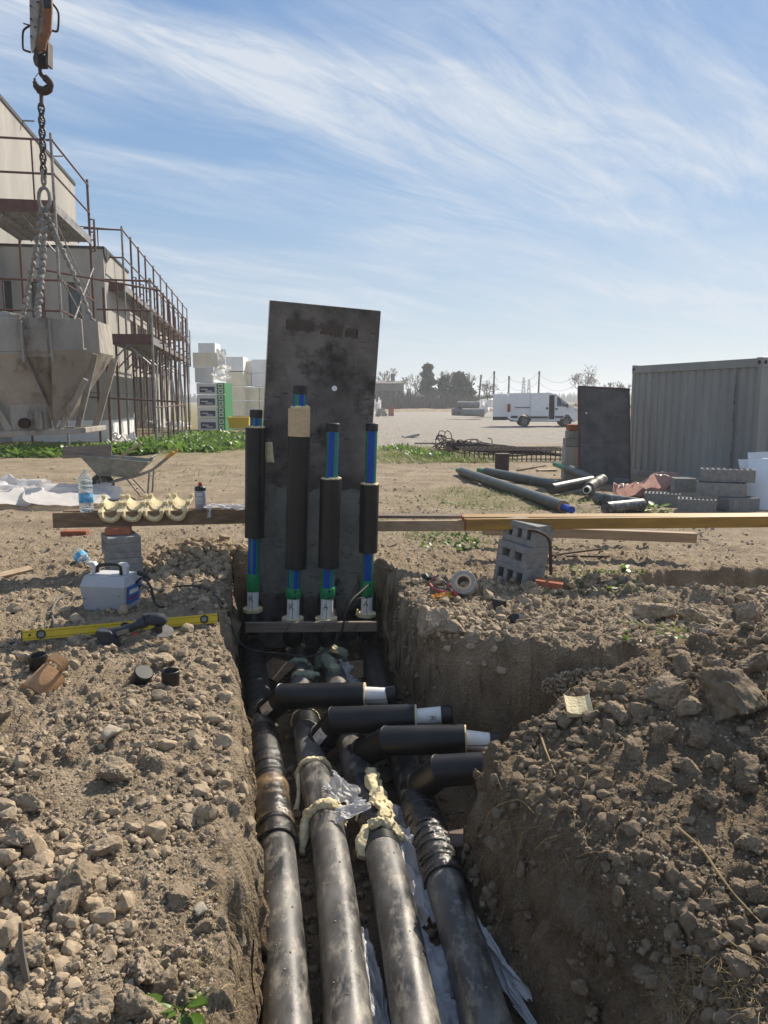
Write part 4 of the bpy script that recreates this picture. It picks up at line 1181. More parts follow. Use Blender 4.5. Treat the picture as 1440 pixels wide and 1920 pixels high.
for k, q in enumerate(ris):
    Y = q['Y']; sc = Y / FPX
    top = atY(q['cap'][0], q['cap'][1], Y)
    rs, rc = q['rs'] * sc, q['rc'] * sc
    xa = lambda py: q['wb'][0] + (q['cap'][0] - q['wb'][0]) * (q['wb'][1] - py) / (q['wb'][1] - q['cap'][1])
    pt = lambda py: atY(xa(py), py, Y)
    base = pt(q['wb'][1])
    t = thing('riser_pipe', q['lab'], 'riser pipe', (base.x, base.y, ZP), group='riser pipes in front of the standing board')
    A = lambda nm, mb, m, **kw: obj(nm, mb, m, t, world=True, smooth=True, **kw)
    nb = 32
    rot = [(0, 10), (6, 4), (12, 14), (22, 9)][k]
    def stripes(o):
        # blue pipe with green bands; which band faces us differs from pipe to pipe
        return [STR[(i + o) % 32] for i in range(nb)]
    A('striped_pipe', MB().tube([pt(q['cap'][2]), pt(q['sl'][1] + 2)], rc, n=nb, stripes=stripes(rot[0]), up=(0, -1, 0)), [MT['blue'], MT['green']])
    A('striped_pipe', MB().tube([pt(q['sl'][3] - 2), pt(q['cp'][1] + 2)], rc, n=nb, stripes=stripes(rot[0]), up=(0, -1, 0)), [MT['blue'], MT['green']])
    c1, c2 = pt(q['cap'][1]), pt(q['cap'][2])
    A('end_cap', MB().tube([c1, c1.lerp(c2, 0.08), c2, c2.lerp(c1, -0.03)], [rc * 0.9, rc * 1.08, rc * 1.08, rc * 1.02], n=28), MT['black'])
    s1, s2 = pt(q['sl'][1]), pt(q['sl'][3])
    s1 = atY(q['sl'][0], q['sl'][1], Y); s2 = atY(q['sl'][2], q['sl'][3], Y)
    A('insulation_sleeve', MB().tube([s1, s1.lerp(s2, 0.5), s2], rs, n=32), MT['pipe2'])
    if q['foam']:
        f0 = atY(q['foam'][0], q['foam'][1], Y)
        A('bare_foam', MB().tube([f0, f0.lerp(s1, 0.5), s1.lerp(s2, 0.01)], rs * 0.985, n=32), MT['foamtan'])
        A('torn_foam', lump_tube(ring_pts(f0 + Vector((0, 0, 0.004)), (0, 0, 1), rs * 0.72, 0, 360, 24, up=(0, 1, 0)), 0.018, 0.03, seed=111), MT['foam'])
    else:
        A('torn_foam', lump_tube(ring_pts(s1 + Vector((0, 0, 0.002)), (0, 0, 1), rs * 0.80, 0, 360, 24, up=(0, 1, 0)), 0.012, 0.018, seed=113 + k), MT['foam'])
    a, b = pt(q['cp'][1]), pt(q['cp'][2])
    cr = rc * 1.25 if k in (1, 2) else rc * 1.16
    A('coupler', MB().tube([a, a.lerp(b, 0.06), b.lerp(a, 0.06), b], [cr * 0.95, cr, cr, cr * 0.95], n=28), MT['coupl'])
    for j, pz in enumerate((0.2, 0.85)):
        c = a.lerp(b, pz)
        A('terminal', MB().tube([c + Vector((0.3 * cr, -cr * 0.9, 0)), c + Vector((0.36 * cr, -cr * 1.16, 0.0))], 0.010, n=10), MT['black'] if k else MT['coupl'])
    w = pt(q['wb'][1])
    A('inner_pipe', MB().tube([b, w], rc * 1.0, n=28), MT['white'])
    on = lambda u, v: (w + Vector((math.sin(u / rc) * (rc + 0.0008), -math.cos(u / rc) * (rc + 0.0008), v)))
    A('marker_line', MB().tube([on(0.004, 0.01), on(0.004, (b - w).length - 0.01)], 0.0022, n=5), MT['ink'])
    im = MB()
    hgt = (b - w).length
    write_on(im, q['let'], (lambda u, v: on(u - 0.022, v + hgt * 0.50)), 0.055 if k in (1, 2) else 0.05, 0.0026)
    A('marker_letter', im, MT['ink'])
    A('foam_flange', lump_tube([w + Vector((0, 0, -0.02)), w + Vector((0, 0, 0.012))], rs * 1.02 if k in (0, 3) else rs * 1.02, 0.008, n=32, seed=120 + k), MT['foam'])
    if k == 3:
        A('foam_lip', lump_tube([w + Vector((0.02 + 0.022 * i, -rs * 0.72, 0.008)) for i in range(4)], [0.012, 0.022, 0.024, 0.014], 0.012, seed=131), MT['foam'])
        A('foam_lip', lump_tube([w + Vector((-rs * 0.9, -rs * 0.3, 0.0)), w + Vector((-rs * 0.92, -rs * 0.3, 0.05))], [0.018, 0.012], 0.012, seed=133), MT['foam'])
    lo = run_paths[k].p[-1]
    A('lower_casing', MB().tube(spline([w + Vector((0, 0, -0.015)), w + Vector((0, 0.005, -0.18)), w * 0.5 + Vector((lo.x, lo.y + 0.25, 0)) * 0.5 + Vector((0, 0, 0.5 * (-0.5) - 0.5 * w.z - 0.02)), Vector((lo.x, lo.y + 0.2, ZP + 0.08))], 6), rs * 0.95, n=28), MT['pipe2'])
# ------------------------------------------------------------------ the standing board
def board():
    Yb = 7.42
    tl, tr_ = atY(506, 564, Yb - 0.02), atY(713, 584, Yb + 0.16)
    bl = atY(491, 1150, Yb - 0.02)
    ex = (tr_ - tl); wd = ex.length; ex.normalize()
    dn = (bl - tl); dn = (dn - ex * dn.dot(ex)).normalized()
    ny = ex.cross(dn).normalized()          # away from us or towards us
    if ny.y < 0: ny = -ny
    hh = (bl - tl).length + 0.35
    th = 0.027
    t = thing('shuttering_board', 'tall stained grey black shuttering board standing upright behind the risers', 'board', (bl.x, bl.y, -0.8))
    g = lambda u, v, w=0.0: tl + ex * u + dn * v + ny * w
    # one hole right through, covered by the pale bolt head
    hu, hv, hr = wd * 0.625, atY(637, 728, Yb).z, 0.017
    hv = (g(hu, 0).z - hv) / -dn.z
    us_ = [0, hu - 0.05, hu + 0.05, wd]; vs_ = [0, hv - 0.05, hv + 0.05, hh]
    mb = MB()
    for side in (0, th):
        for i in range(3):
            for j in range(3):
                if i == 1 and j == 1: continue
                mb.quad(g(us_[i], vs_[j], side), g(us_[i + 1], vs_[j], side), g(us_[i + 1], vs_[j + 1], side), g(us_[i], vs_[j + 1], side))
        n = 16
        circ = [(hu + hr * math.cos(2 * PI * i / n), hv + hr * math.sin(2 * PI * i / n)) for i in range(n)]
        sq = []
        for i in range(n):
            a = 2 * PI * i / n; c, s = math.cos(a), math.sin(a); m_ = max(abs(c), abs(s))
            sq.append((hu + 0.05 * c / m_, hv + 0.05 * s / m_))
        for i in range(n):
            l = (i + 1) % n
            mb.quad(g(*circ[i], side), g(*circ[l], side), g(*sq[l], side), g(*sq[i], side))
    for i in range(16):
        l = (i + 1) % 16
        mb.quad(g(*circ[i], 0), g(*circ[l], 0), g(*circ[l], th), g(*circ[i], th))
    obj('panel', mb, [MT['ply']], t, world=True, weld=True)
    em = MB()
    e = 0.002
    em.prism([g(0, -e, -0.0005), g(wd, -e, -0.0005), g(wd, -e, th + 0.0005), g(0, -e, th + 0.0005)], -dn * 0.004)
    em.prism([g(-e, 0, -0.0005), g(-e, 0, th + 0.0005), g(-e, hh, th + 0.0005), g(-e, hh, -0.0005)], -ex * 0.004)
    em.prism([g(wd + e, 0, -0.0005), g(wd + e, 0, th + 0.0005), g(wd + e, hh, th + 0.0005), g(wd + e, hh, -0.0005)], ex * 0.004)
    obj('board_edge', em, MT['plyedge'], t, world=True)
    def skin(u0, u1, v0, v1, m, nm, rag, seed, z=-0.0015):
        r = random.Random(seed); pl = []
        n = 18
        for (a, b, c, d) in ((u0, v0, u1, v0), (u1, v0, u1, v1), (u1, v1, u0, v1), (u0, v1, u0, v0)):
            for i in range(n):
                pl.append((a + (c - a) * i / n + r.uniform(-1, 1) * rag, b + (d - b) * i / n + r.uniform(-1, 1) * rag))
        obj(nm, MB().prism([g(u, v, z) for u, v in pl], ny * 0.001), m, t, world=True)
    skin(0.16, 0.43, 0.15, 0.25, MT['ply_patch'], 'worn_patch', 0.008, 3)
    skin(0.50, 0.70, 0.17, 0.27, MT['ply_patch'], 'worn_patch', 0.012, 4)
    skin(0.73, 0.84, 0.18, 0.27, MT['ply_patch'], 'worn_patch', 0.010, 5)
    skin(0.06, wd - 0.06, 1.75, hh - 0.55, MT['plylow'], 'weathered_skin', 0.035, 7)
    sc_ = MB()
    r = random.Random(9)
    for i in range(70):
        u, v = r.uniform(0.03, wd - 0.05), r.uniform(0.2, 2.9)
        L_ = r.uniform(0.01, 0.07); a = r.choice([0, 0, PI / 2, 0.3])
        du, dv = math.cos(a) * L_, math.sin(a) * L_
        sc_.prism([g(u, v, -0.004), g(u + du, v + dv, -0.004), g(u + du + 0.003, v + dv + 0.006, -0.004), g(u + 0.003, v + 0.006, -0.004)], ny * 0.001)
    bc = g(hu, hv, -0.002)
    obj('bolt_head', MB().tube([bc, bc - ny * 0.006], 0.026, n=18), MT['epsw'], t, world=True)
    obj('scratch', sc_, MT['ink'], t, world=True)
    nails = MB()
    for v in (0.3, 0.42, 0.6, 1.1, 1.65, 2.2):
        for u in (0.018, wd - 0.02):
            nails.tube([g(u, v, -0.002), g(u, v, 0.004)], 0.006, n=8)
    obj('nail_heads', nails, MT['galv'], t, world=True)
    return g
board_g = board()
# torn shell of foam stuck behind the left riser
fs = atY(512, 848, 7.30)
mb = MB()
n = 14
prof_o = [(0.085 * math.cos(R(a)), 0.085 * math.sin(R(a))) for a in np.linspace(-100, 80, n)]
prof_i = [(0.062 * math.cos(R(a)), 0.062 * math.sin(R(a))) for a in np.linspace(80, -100, n)]
pl = [Vector((-0.045 + p[0] * 0.7, p[1] * 0.45, 0)) for p in prof_o + prof_i]
mb.prism([fs + p + Vector((0, 0, -0.095)) for p in pl], Vector((-0.02, 0, 0.19)))
A_ = np.array(mb.v); A_ += 0.01 * np.stack([fbm(A_[:, 0] * 30, A_[:, 2] * 30, seed=7), 0 * A_[:, 0], fbm(A_[:, 0] * 30 + 9, A_[:, 2] * 30, seed=8)], -1); mb.v = [tuple(p) for p in A_]
fsh = solo('foam_scrap', mb, MT['foam'], 'curved cream foam scrap caught between the left riser and the board', 'foam scrap', smooth=False)

# timber across the trench, planks and plastic in it
a, b = atY(460, 1176, 6.62), atY(706, 1174, 6.70)
t = thing('timber_bar', 'dark grey timber bar nailed across the trench in front of the risers', 'timber', ((a + b) / 2)[:])
obj('bar', MB().beam(a, b, 0.045, 0.088), MT['timber_grey'], t, world=True, bevel=0.004)
for px in (540, 606, 668):
    p = atY(px, 1176, 6.63); d = Vector((0.05, 0, 0.075))
    obj('saw_mark', MB().beam(p - d * 0.5 + Vector((0, -0.013, 0)), p + d * 0.5 + Vector((0, -0.013, 0)), 0.004, 0.005), MT['dark'], t, world=True)
def plank(name, a, b, w, h, m, lab, cat='plank', group=None, up=(0, 0, 1)):
    return solo(name, MB().beam(a, b, w, h, up=up), MT[m], lab, cat, group, bevel=min(w, h) * 0.08)
plank('plank', atZ(497, 1250, -0.72), atZ(535, 1262, -0.66), 0.22, 0.03, 'timber', 'short brown board tilted beside the taped pipe in the trench', up=(0.2, -0.8, 0.6))
plank('plank', atZ(620, 1262, -0.78), atZ(682, 1254, -0.70), 0.16, 0.03, 'timber', 'pale brown board end behind the grey green foam joint', up=(0, -0.8, 0.5))
plank('plank', atZ(770, 1595, -0.83), atZ(912, 1566, -0.80), 0.16, 0.04, 'timber_grey', 'grey board lying under the shiny wrinkled sleeve on the trench floor')
plank('plank', atZ(560, 1590, -0.85), atZ(590, 1584, -0.85), 0.10, 0.03, 'timber_grey', 'small grey board between the two left pipes')

def sheet(name, c, sx, sy, rot, amp, fr, m, lab, cat='plastic sheet', seed=1, sag=0.0, n=52, group=None, grnd=False, fold=0.0, ragged=True):
    """crumpled film"""
    u, v = np.meshgrid(np.linspace(-0.5, 0.5, n), np.linspace(-0.5, 0.5, n))
    s = seed * 1.7
    k = 0.16
    X = sx * (u + k * fbm(u * 3 + s, v * 3, seed=seed, octv=2)); Y = sy * (v + k * fbm(u * 3 + s + 20, v * 3, seed=seed + 1, octv=2))
    rg = 1 - np.abs(fbm(u * fr + s, v * fr, seed=seed + 2, octv=3)) * 2
    Z = amp * (rg * 0.7 + 0.6 * (1 - np.abs(fbm(u * fr * 0.45 + s + 5, v * fr * 0.45, seed=seed + 3, octv=2)) * 2.2)) + fold * np.abs(u)
    P = np.stack([X, Y, Z], -1).reshape(-1, 3)
    q = np.array(Euler(rot).to_matrix())
    P = P @ q.T
    if grnd:
        base = H(P[:, 0] + c[0], P[:, 1] + c[1]) - c[2]
        P[:, 2] = np.maximum(P[:, 2], 0) + base + 0.008
    i0 = (np.arange(n - 1)[:, None] * n + np.arange(n - 1)[None, :]).ravel()
    Fq = np.stack([i0, i0 + 1, i0 + n + 1, i0 + n], -1)
    if ragged:
        cu = (u.ravel()[i0] + 0.5 / n); cv = (v.ravel()[i0] + 0.5 / n)
        edge = np.maximum(np.abs(cu), np.abs(cv)) + 0.07 * fbm(cu * 5 + s, cv * 5, seed=seed + 9, octv=3)
        Fq = Fq[edge < 0.45]
    o = link(bpy.data.objects.new(name, np_mesh(name, P, Fq, MT[m], True)))
    o.location = c
    return tag(o, lab, cat, group)
z0 = FLOOR
sheet('plastic_sheet', atZ(775, 1650, -0.80)[:], 0.30, 0.75, (0.15, 0, 0.25), 0.05, 5, 'film', 'crumpled bluish film between the third pipe and the shiny sleeve', seed=3)
sheet('plastic_sheet', atZ(830, 1850, -0.80)[:], 0.26, 0.60, (0.1, 0, 0.25), 0.05, 5, 'filmg', 'grey film pressed between the two right hand pipes near us', seed=5)
sheet('plastic_sheet', atZ(935, 1800, -0.76)[:], 0.10, 0.60, (0.1, -1.1, 0.28), 0.03, 5, 'film', 'bluish film standing against the spoil heap side of the trench', seed=7)
sheet('plastic_sheet', atZ(457, 1890, -0.80)[:], 0.22, 0.30, (0.1, 0.2, 0.1), 0.05, 5, 'filmg', 'torn white film at the foot of the left trench wall', seed=9)
sheet('plastic_sheet', atZ(462, 1800, -0.82)[:], 0.16, 0.22, (0.0, 0.3, 0.4), 0.04, 4, 'filmg', 'small curled film scrap left of the nearest pipe', seed=10)
sheet('plastic_sheet', atZ(690, 1840, -0.82)[:], 0.13, 0.7, (0.0, 0.2, 0.2), 0.04, 5, 'filmg', 'dusty film strip under the gap of the middle pipes', seed=11)
sheet('plastic_sheet', atZ(655, 1272, -0.78)[:], 0.28, 0.30, (0.7, 0.3, 0.3), 0.05, 4, 'film', 'white film bunched behind the first black branch', seed=13)
sheet('plastic_sheet', atZ(640, 1482, -0.66)[:], 0.16, 0.24, (0.5, -0.5, 0.8), 0.03, 3, 'film', 'stiff white film scrap wedged beside the burst foam joint', seed=15)
sheet('plastic_sheet', atZ(660, 1520, -0.62)[:], 0.22, 0.10, (0.3, -0.3, 0.4), 0.02, 3, 'film', 'white film tongue lying on the burst foam joint', seed=16)
sheet('plastic_sheet', atZ(738, 1545, -0.80)[:], 0.28, 0.30, (0.2, 0.3, 0.4), 0.05, 4, 'film', 'white film crumpled right of the burst foam joint', seed=17)
# the welding cable hanging across the trench
cab = [(428, 1148), (440, 1192), (458, 1212), (490, 1222), (535, 1226), (565, 1231), (590, 1229), (620, 1212), (640, 1185), (648, 1150), (660, 1125), (678, 1108), (690, 1097)]
dep = [6.35, 6.3, 6.3, 6.35, 6.4, 6.45, 6.45, 6.5, 6.5, 6.5, 6.6, 6.8, 7.02]
pts = [atY(px, py, Y) for (px, py), Y in zip(cab, dep)]
lead = []
for px, py in ((300, 1112), (330, 1103), (365, 1102), (392, 1110), (410, 1126), (420, 1138)):
    g = gp(px, py); lead.append(Vector((g.x, g.y, g.z + 0.015)))
t = thing('welding_cable', 'black welding cable running from the grey box across the trench to the right riser', 'cable', lead[0][:])
obj('cable', MB().tube(spline(lead + pts, 5), 0.0085, n=8), MT['cable'], t, world=True, smooth=True)
c2 = [atY(px, py, Y) for (px, py), Y in zip(((655, 1133), (668, 1124), (680, 1121), (690, 1121)), (6.58, 6.7, 6.9, 7.02))]
obj('lead', MB().tube(spline(c2, 5), 0.006, n=8), MT['cable'], t, world=True, smooth=True)
g0 = gp(152, 1113)
pts = [gp(px, py) for px, py in ((150, 1122), (128, 1122), (108, 1132), (98, 1150), (102, 1172), (104, 1190))]
solo('supply_cable', MB().tube(spline([Vector((p.x, p.y, p.z + (0.03 if i in (1, 2) else 0.01))) for i, p in enumerate(pts)], 6), 0.009, n=8), MT['cablegrey'], 'grey supply cable looping from the welding box to the spirit level', 'cable', smooth=True)
pts = [gp(px, py) for px, py in ((-30, 1217), (0, 1214), (20, 1209), (46, 1204))]
solo('supply_cable', MB().tube(spline([p + Vector((0, 0, 0.008)) for p in pts], 6), 0.008, n=8), MT['cable'], 'dark cable coming in to the end of the spirit level', 'cable', smooth=True)
# ------------------------------------------------------------------ beams, blocks and tools round the trench
def blockmesh(L_, D_, H_, holes, wall=0.03):
    """hollow concrete block: cells run through along y, the face with the holes is the xz face"""
    mb = MB()
    mb.box((0, 0, wall / 2), (L_, D_, wall)); mb.box((0, 0, H_ - wall / 2), (L_, D_, wall))
    cw = (L_ - wall) / holes
    for i in range(holes + 1):
        mb.box((-L_ / 2 + wall / 2 + i * cw, 0, H_ / 2), (wall, D_ - 0.001, H_ - 2 * wall))
    mb.box((0, D_ * 0.40, H_ / 2), (L_ - 2 * wall, 0.03, H_ - 2 * wall))
    return mb
bl_a = blockmesh(0.36, 0.30, 0.20, 3, 0.058).mesh('block', MT['block'], bevel=0.006)
bl_b = blockmesh(0.36, 0.30, 0.20, 2, 0.062).mesh('block', MT['block'], bevel=0.006)
bl_c = blockmesh(0.36, 0.30, 0.21, 3, 0.042).mesh('block', MT['block'], bevel=0.006)
brk = MB().box((0, 0, 0.0275), (0.245, 0.115, 0.055)).mesh('brick', MT['brick'], bevel=0.004)
def inst(name, me, loc, rot, lab, cat, group=None, scale=None):
    o = bpy.data.objects.new(name, me)
    o.location = loc; o.rotation_euler = rot
    if scale: o.scale = scale
    link(o)
    return tag(o, lab, cat, group)
# left pier: two blocks and a brick under the old beam
g0 = gp(236, 1082)
zL = Hs(g0.x, g0.y + 0.15) - 0.02
YL = g0.y
BX = lambda px, Y: (px - 720) / FPX * (Y * CP + 0.25)
cx, cy = BX(232, YL + 0.18), YL + 0.20
inst('concrete_block', bl_b, (cx, cy, zL), (0, 0, R(-62)), 'lower grey block of the pier under the old beam', 'block', 'grey hollow blocks of the pier')
inst('concrete_block', bl_a, (cx - 0.015, cy, zL + 0.205), (0, R(0.8), R(-60)), 'upper grey block of the pier under the old beam, red brick on top', 'block', 'grey hollow blocks of the pier')
inst('brick', brk, (cx - 0.03, cy - 0.01, zL + 0.408), (0, 0, R(12)), 'red brick packed between the grey pier and the old beam', 'brick', scale=(0.95, 1.2, 1.1))
zB = zL + 0.408 + 0.0605
# old beam set on edge, the long one that carries bottle, foam shells and can
a = Vector((BX(107, cy - 0.02), cy - 0.02, zB + 0.073)); b = Vector((BX(520, 7.62), 7.62, zB + 0.065))
b = a + (b - a).normalized() * 2.45
ob = thing('old_beam', 'weathered brown beam on edge carrying the bottle, foam shells and can', 'beam', a[:])
obj('beam_board', MB().beam(a, b, 0.05, 0.145), MT['timber'], ob, world=True, bevel=0.005)
obj('beam_board', MB().beam(a + Vector((0.03, 0.19, 0.0)), b + Vector((0, 0.19, 0.0)), 0.13, 0.14), MT['timber'], ob, world=True, bevel=0.005)
bt = zB + 0.146                                                # its upper side
beam_at = lambda px: a.lerp(b, ((BX(px, cy) - a.x) / (b.x - a.x)))
# right pier: three leaning blocks
g1 = gp(968, 1092)
zR = Hs(g1.x, g1.y + 0.1) - 0.06
cx2, cy2 = BX(972, g1.y + 0.1), g1.y + 0.16
tilt = R(7)
for i, (me, dx, hz_, yw, lab) in enumerate(((bl_c, 0.0, 0.0, 47, 'lowest leaning grey block with three wide openings'), (bl_b, 0.03, 0.208, 51, 'middle leaning grey block with two openings'), (bl_a, 0.085, 0.405, 44, 'top leaning grey block with three small holes, under the yellow board'))):
    inst('concrete_block', me, (cx2 + dx, cy2 + 0.02 * i, zR + hz_), (R(-3), tilt, R(-yw)), lab, 'block', 'leaning grey hollow blocks')
def longbar(nm, p, q, w, h, m, lab, cat='board', red=False, group=None, bevel=0.005):
    t = thing(nm, lab, cat, Vector(p)[:], group=group)
    obj('board', MB().beam(p, q, w, h), MT[m], t, world=True, bevel=bevel)
    if red:
        d = (Vector(q) - Vector(p)).normalized()
        obj('painted_end', MB().beam(Vector(p) - d * 0.004, Vector(p) + d * 0.015, w + 0.004, h + 0.004), MT['timber_red'], t, world=True)
    return t
Yb = cy2 + 0.05
longbar('shuttering_board', atY(871, 983, Yb), atY(1640, 976, Yb - 0.25), 0.05, 0.102, 'timber_yel', 'long yellow coated board on edge, red painted end towards the risers', 'board', True, 'long boards laid across the trench')
longbar('shuttering_board', atY(866, 969, Yb + 0.30), atY(1660, 966, Yb + 0.12), 0.20, 0.027, 'timber_yel', 'flat yellow board behind the one on edge, only its thin side showing', 'board', True, 'long boards laid across the trench')
longbar('timber_beam', atY(640, 986, 7.85), atY(1000, 985, Yb + 0.12), 0.06, 0.105, 'timber_pale', 'pale square timber between the standing board and the yellow board', 'beam', False, 'long boards laid across the trench')
longbar('timber_beam', atY(640, 967, 7.95), atY(868, 968, Yb + 0.55), 0.16, 0.03, 'timber_grey', 'thin flat board lying on the pale square timber', 'board', False, 'long boards laid across the trench')
longbar('timber_beam', atY(905, 993, 8.0), atY(1304, 1008, 7.9), 0.10, 0.10, 'timber_pale', 'old pinkish square timber lying on the ground under the yellow boards', 'beam')
longbar('timber_beam', atY(880, 987, 8.5), atY(1225, 996, 8.7), 0.12, 0.035, 'timber_grey', 'thin grey lath lying just behind the pinkish timber', 'board')
p = [atY(990, 994, Yb - 0.28), atY(1006, 996, Yb - 0.30), atY(1024, 1005, Yb - 0.32), atY(1031, 1018, Yb - 0.32), atY(1032, 1045, Yb - 0.32), atY(1033, 1078, Yb - 0.31)]
solo('rebar_hook', MB().tube(spline(p, 5), 0.014, n=8), MT['darkrust'], 'bent rusty bar hooked over the top leaning block', 'steel bar', smooth=True)
g = gp(1030, 1102)
inst('brick', brk, (g.x, g.y + 0.03, g.z + 0.005), (R(4), R(6), R(-14)), 'red brick lying at the foot of the leaning blocks', 'brick')
g = gp(141, 1004)
inst('brick', brk, (g.x, g.y, Hs(g.x, g.y) + 0.0), (R(3), 0, R(3)), 'red brick lying alone on the soil under the end of the old beam', 'brick', scale=(1.3, 1.1, 1.2))
for (ax_, ay, bx_, by, lab) in ((1040, 1046, 1140, 1049, 'straight rusty bar on the soil right of the leaning blocks'), (1032, 1045, 1128, 1034, 'thin rusty bar crossing behind the straight one')):
    A1, B1 = gp(ax_, ay), gp(bx_, by)
    solo('steel_bar', MB().tube([A1 + Vector((0, 0, 0.02)), B1 + Vector((0, 0, 0.03))], 0.011, n=8), MT['darkrust'], lab, 'steel bar', smooth=True)

# ---- things standing on the old beam
def bottle(name, lab, loc, rot, hgt=0.33, r=0.046, crush=0.0):
    t = thing(name, lab, 'bottle', loc, rot, 'clear water bottles')
    s = hgt / 0.33
    pr = [(0.0, 0.003), (r * 0.8, 0.0), (r, 0.012), (r, 0.035), (r * 0.95, 0.045), (r, 0.055), (r * 0.985, 0.06), (r * 0.985, 0.148), (r, 0.153), (r, 0.17), (r * 0.90, 0.182), (r, 0.196), (r, 0.205), (r * 0.90, 0.216), (r, 0.23), (r * 0.96, 0.25), (r * 0.8, 0.275), (r * 0.5, 0.298), (0.0145, 0.308), (0.0145, 0.316)]
    pr = [(a_, b_ * s) for a_, b_ in pr]
    mb = MB().lathe(pr, 24)
    if crush:
        A_ = np.array(mb.v)
        A_[:, 0] *= 1 - crush * np.exp(-((A_[:, 2] - 0.2 * s) / 0.06) ** 2)
        A_ += crush * 0.02 * np.stack([fbm(A_[:, 0] * 30, A_[:, 2] * 30, seed=3), fbm(A_[:, 1] * 30, A_[:, 2] * 30, seed=4), 0 * A_[:, 0]], -1)
        mb.v = [tuple(q) for q in A_]
    obj('bottle_shell', mb, MT['clear'], t, smooth=True)
    obj('bottle_label', MB().lathe([(r * 0.995, 0.072 * s), (r * 1.012, 0.073 * s), (r * 1.012, 0.143 * s), (r * 0.995, 0.144 * s)], 24), MT['lab_blue'], t, smooth=True)
    obj('bottle_cap', MB().lathe([(0.0, 0.334 * s), (0.014, 0.333 * s), (0.0165, 0.329 * s), (0.0165, 0.314 * s), (0.0155, 0.312 * s)], 18), MT['clear'], t, smooth=True)
    return t
q = beam_at(166)
bottle('water_bottle', 'clear water bottle with a blue label standing on the old beam', (q.x, q.y + 0.02, bt), (0, 0, 0.4), 0.405, 0.066)
g = gp(155, 1062)
bottle('water_bottle', 'empty water bottle with a blue label lying on the clods by the grey box', (g.x - 0.10, g.y + 0.10, g.z + 0.13), (R(8), R(118), R(-28)), 0.33, 0.066, 0.12)
def shell(lab, px, yaw):
    q = beam_at(px)
    t = thing('foam_shell', lab, 'foam shell', (q.x, q.y + 0.03, bt + 0.055), (R(30), 0, yaw), 'cream foam half shells on the old beam')
    ro, ri, ln = 0.098, 0.070, 0.30
    angs = [R(x_) for x_ in np.linspace(182, 358, 17)]
    mb = MB()
    out = [Vector((ro * math.cos(x_), -ln / 2, ro * math.sin(x_))) for x_ in angs]
    inn = [Vector((ri * math.cos(x_), -ln / 2, ri * math.sin(x_))) for x_ in reversed(angs)]
    mb.prism(out + inn, Vector((0, ln, 0)))
    obj('shell', mb, MT['foam'], t, smooth=True, bevel=0.004)
    # thicker cross rib and the plug corners on the rims
    rb = MB()
    o2 = [Vector((ro * 1.0 * math.cos(x_), -0.012, ro * 1.0 * math.sin(x_))) for x_ in angs]
    i2 = [Vector((ri * 0.80 * math.cos(x_), -0.012, ri * 0.80 * math.sin(x_))) for x_ in reversed(angs)]
    rb.prism(o2 + i2, Vector((0, 0.05, 0)))
    obj('inner_rib', rb, MT['foam'], t, smooth=True)
    for sx in (-1, 1):
        for yy in (-0.12, 0.02, 0.13):
            obj('rim_plug', MB().box((sx * 0.086, yy, 0.012), (0.040, 0.034 if yy > 0.1 else 0.045, 0.030)), MT['foam'], t, bevel=0.004)
    return t
for px, yw, lab in ((209, 0.18, 'foam half shell next to the bottle, turned most towards the left'), (249, 0.06, 'second foam half shell from the bottle'), (289, -0.02, 'third foam half shell from the bottle'), (331, -0.08, 'foam half shell nearest the grey can with the red cap')):
    shell(lab, px, yw)
q = beam_at(371)
t = thing('solvent_can', 'grey metal can with a red cap standing on the old beam', 'can', (q.x, q.y + 0.0, bt))
obj('can_body', MB().lathe([(0, 0), (0.052, 0), (0.054, 0.004), (0.054, 0.19), (0.052, 0.195)], 24), MT['can'], t, smooth=True)
obj('can_shoulder', MB().lathe([(0.0545, 0.185), (0.0555, 0.19), (0.0555, 0.212), (0.05, 0.222), (0.02, 0.232), (0.0, 0.232)], 24), MT['black'], t, smooth=True)
obj('cap', MB().lathe([(0.0, 0.266), (0.014, 0.265), (0.018, 0.258), (0.018, 0.235), (0.016, 0.232)], 16), MT['red'], t, smooth=True)
lm = MB()
for i, (w_, z_) in enumerate(((0.7, 0.155), (0.5, 0.14), (0.8, 0.12), (0.8, 0.112), (0.7, 0.104), (0.8, 0.096), (0.6, 0.088), (0.7, 0.07), (0.7, 0.062))):
    vs = [Vector((0.0546 * math.sin(x_), -0.0546 * math.cos(x_), zz)) for x_ in np.linspace(-w_, w_, 7) for zz in (z_, z_ + (0.008 if i < 2 else 0.003))]
    lm.add(vs, [(2 * j, 2 * j + 2, 2 * j + 3, 2 * j + 1) for j in range(6)])
obj('print', lm, MT['paper'], t, fixn=False)
q0 = beam_at(420)
sheet('plastic_sheet', (q0.x, q0.y - 0.0, bt + 0.01), 0.42, 0.16, (0.1, 0, 0.06), 0.03, 5, 'film', 'narrow crumpled white film lying along the old beam by the can', seed=21)
q0 = beam_at(388)
sheet('plastic_sheet', (q0.x, q0.y - 0.035, bt - 0.02), 0.05, 0.14, (1.3, 0, 0), 0.02, 3, 'film', 'white film tail hanging over the old beam edge', seed=22)

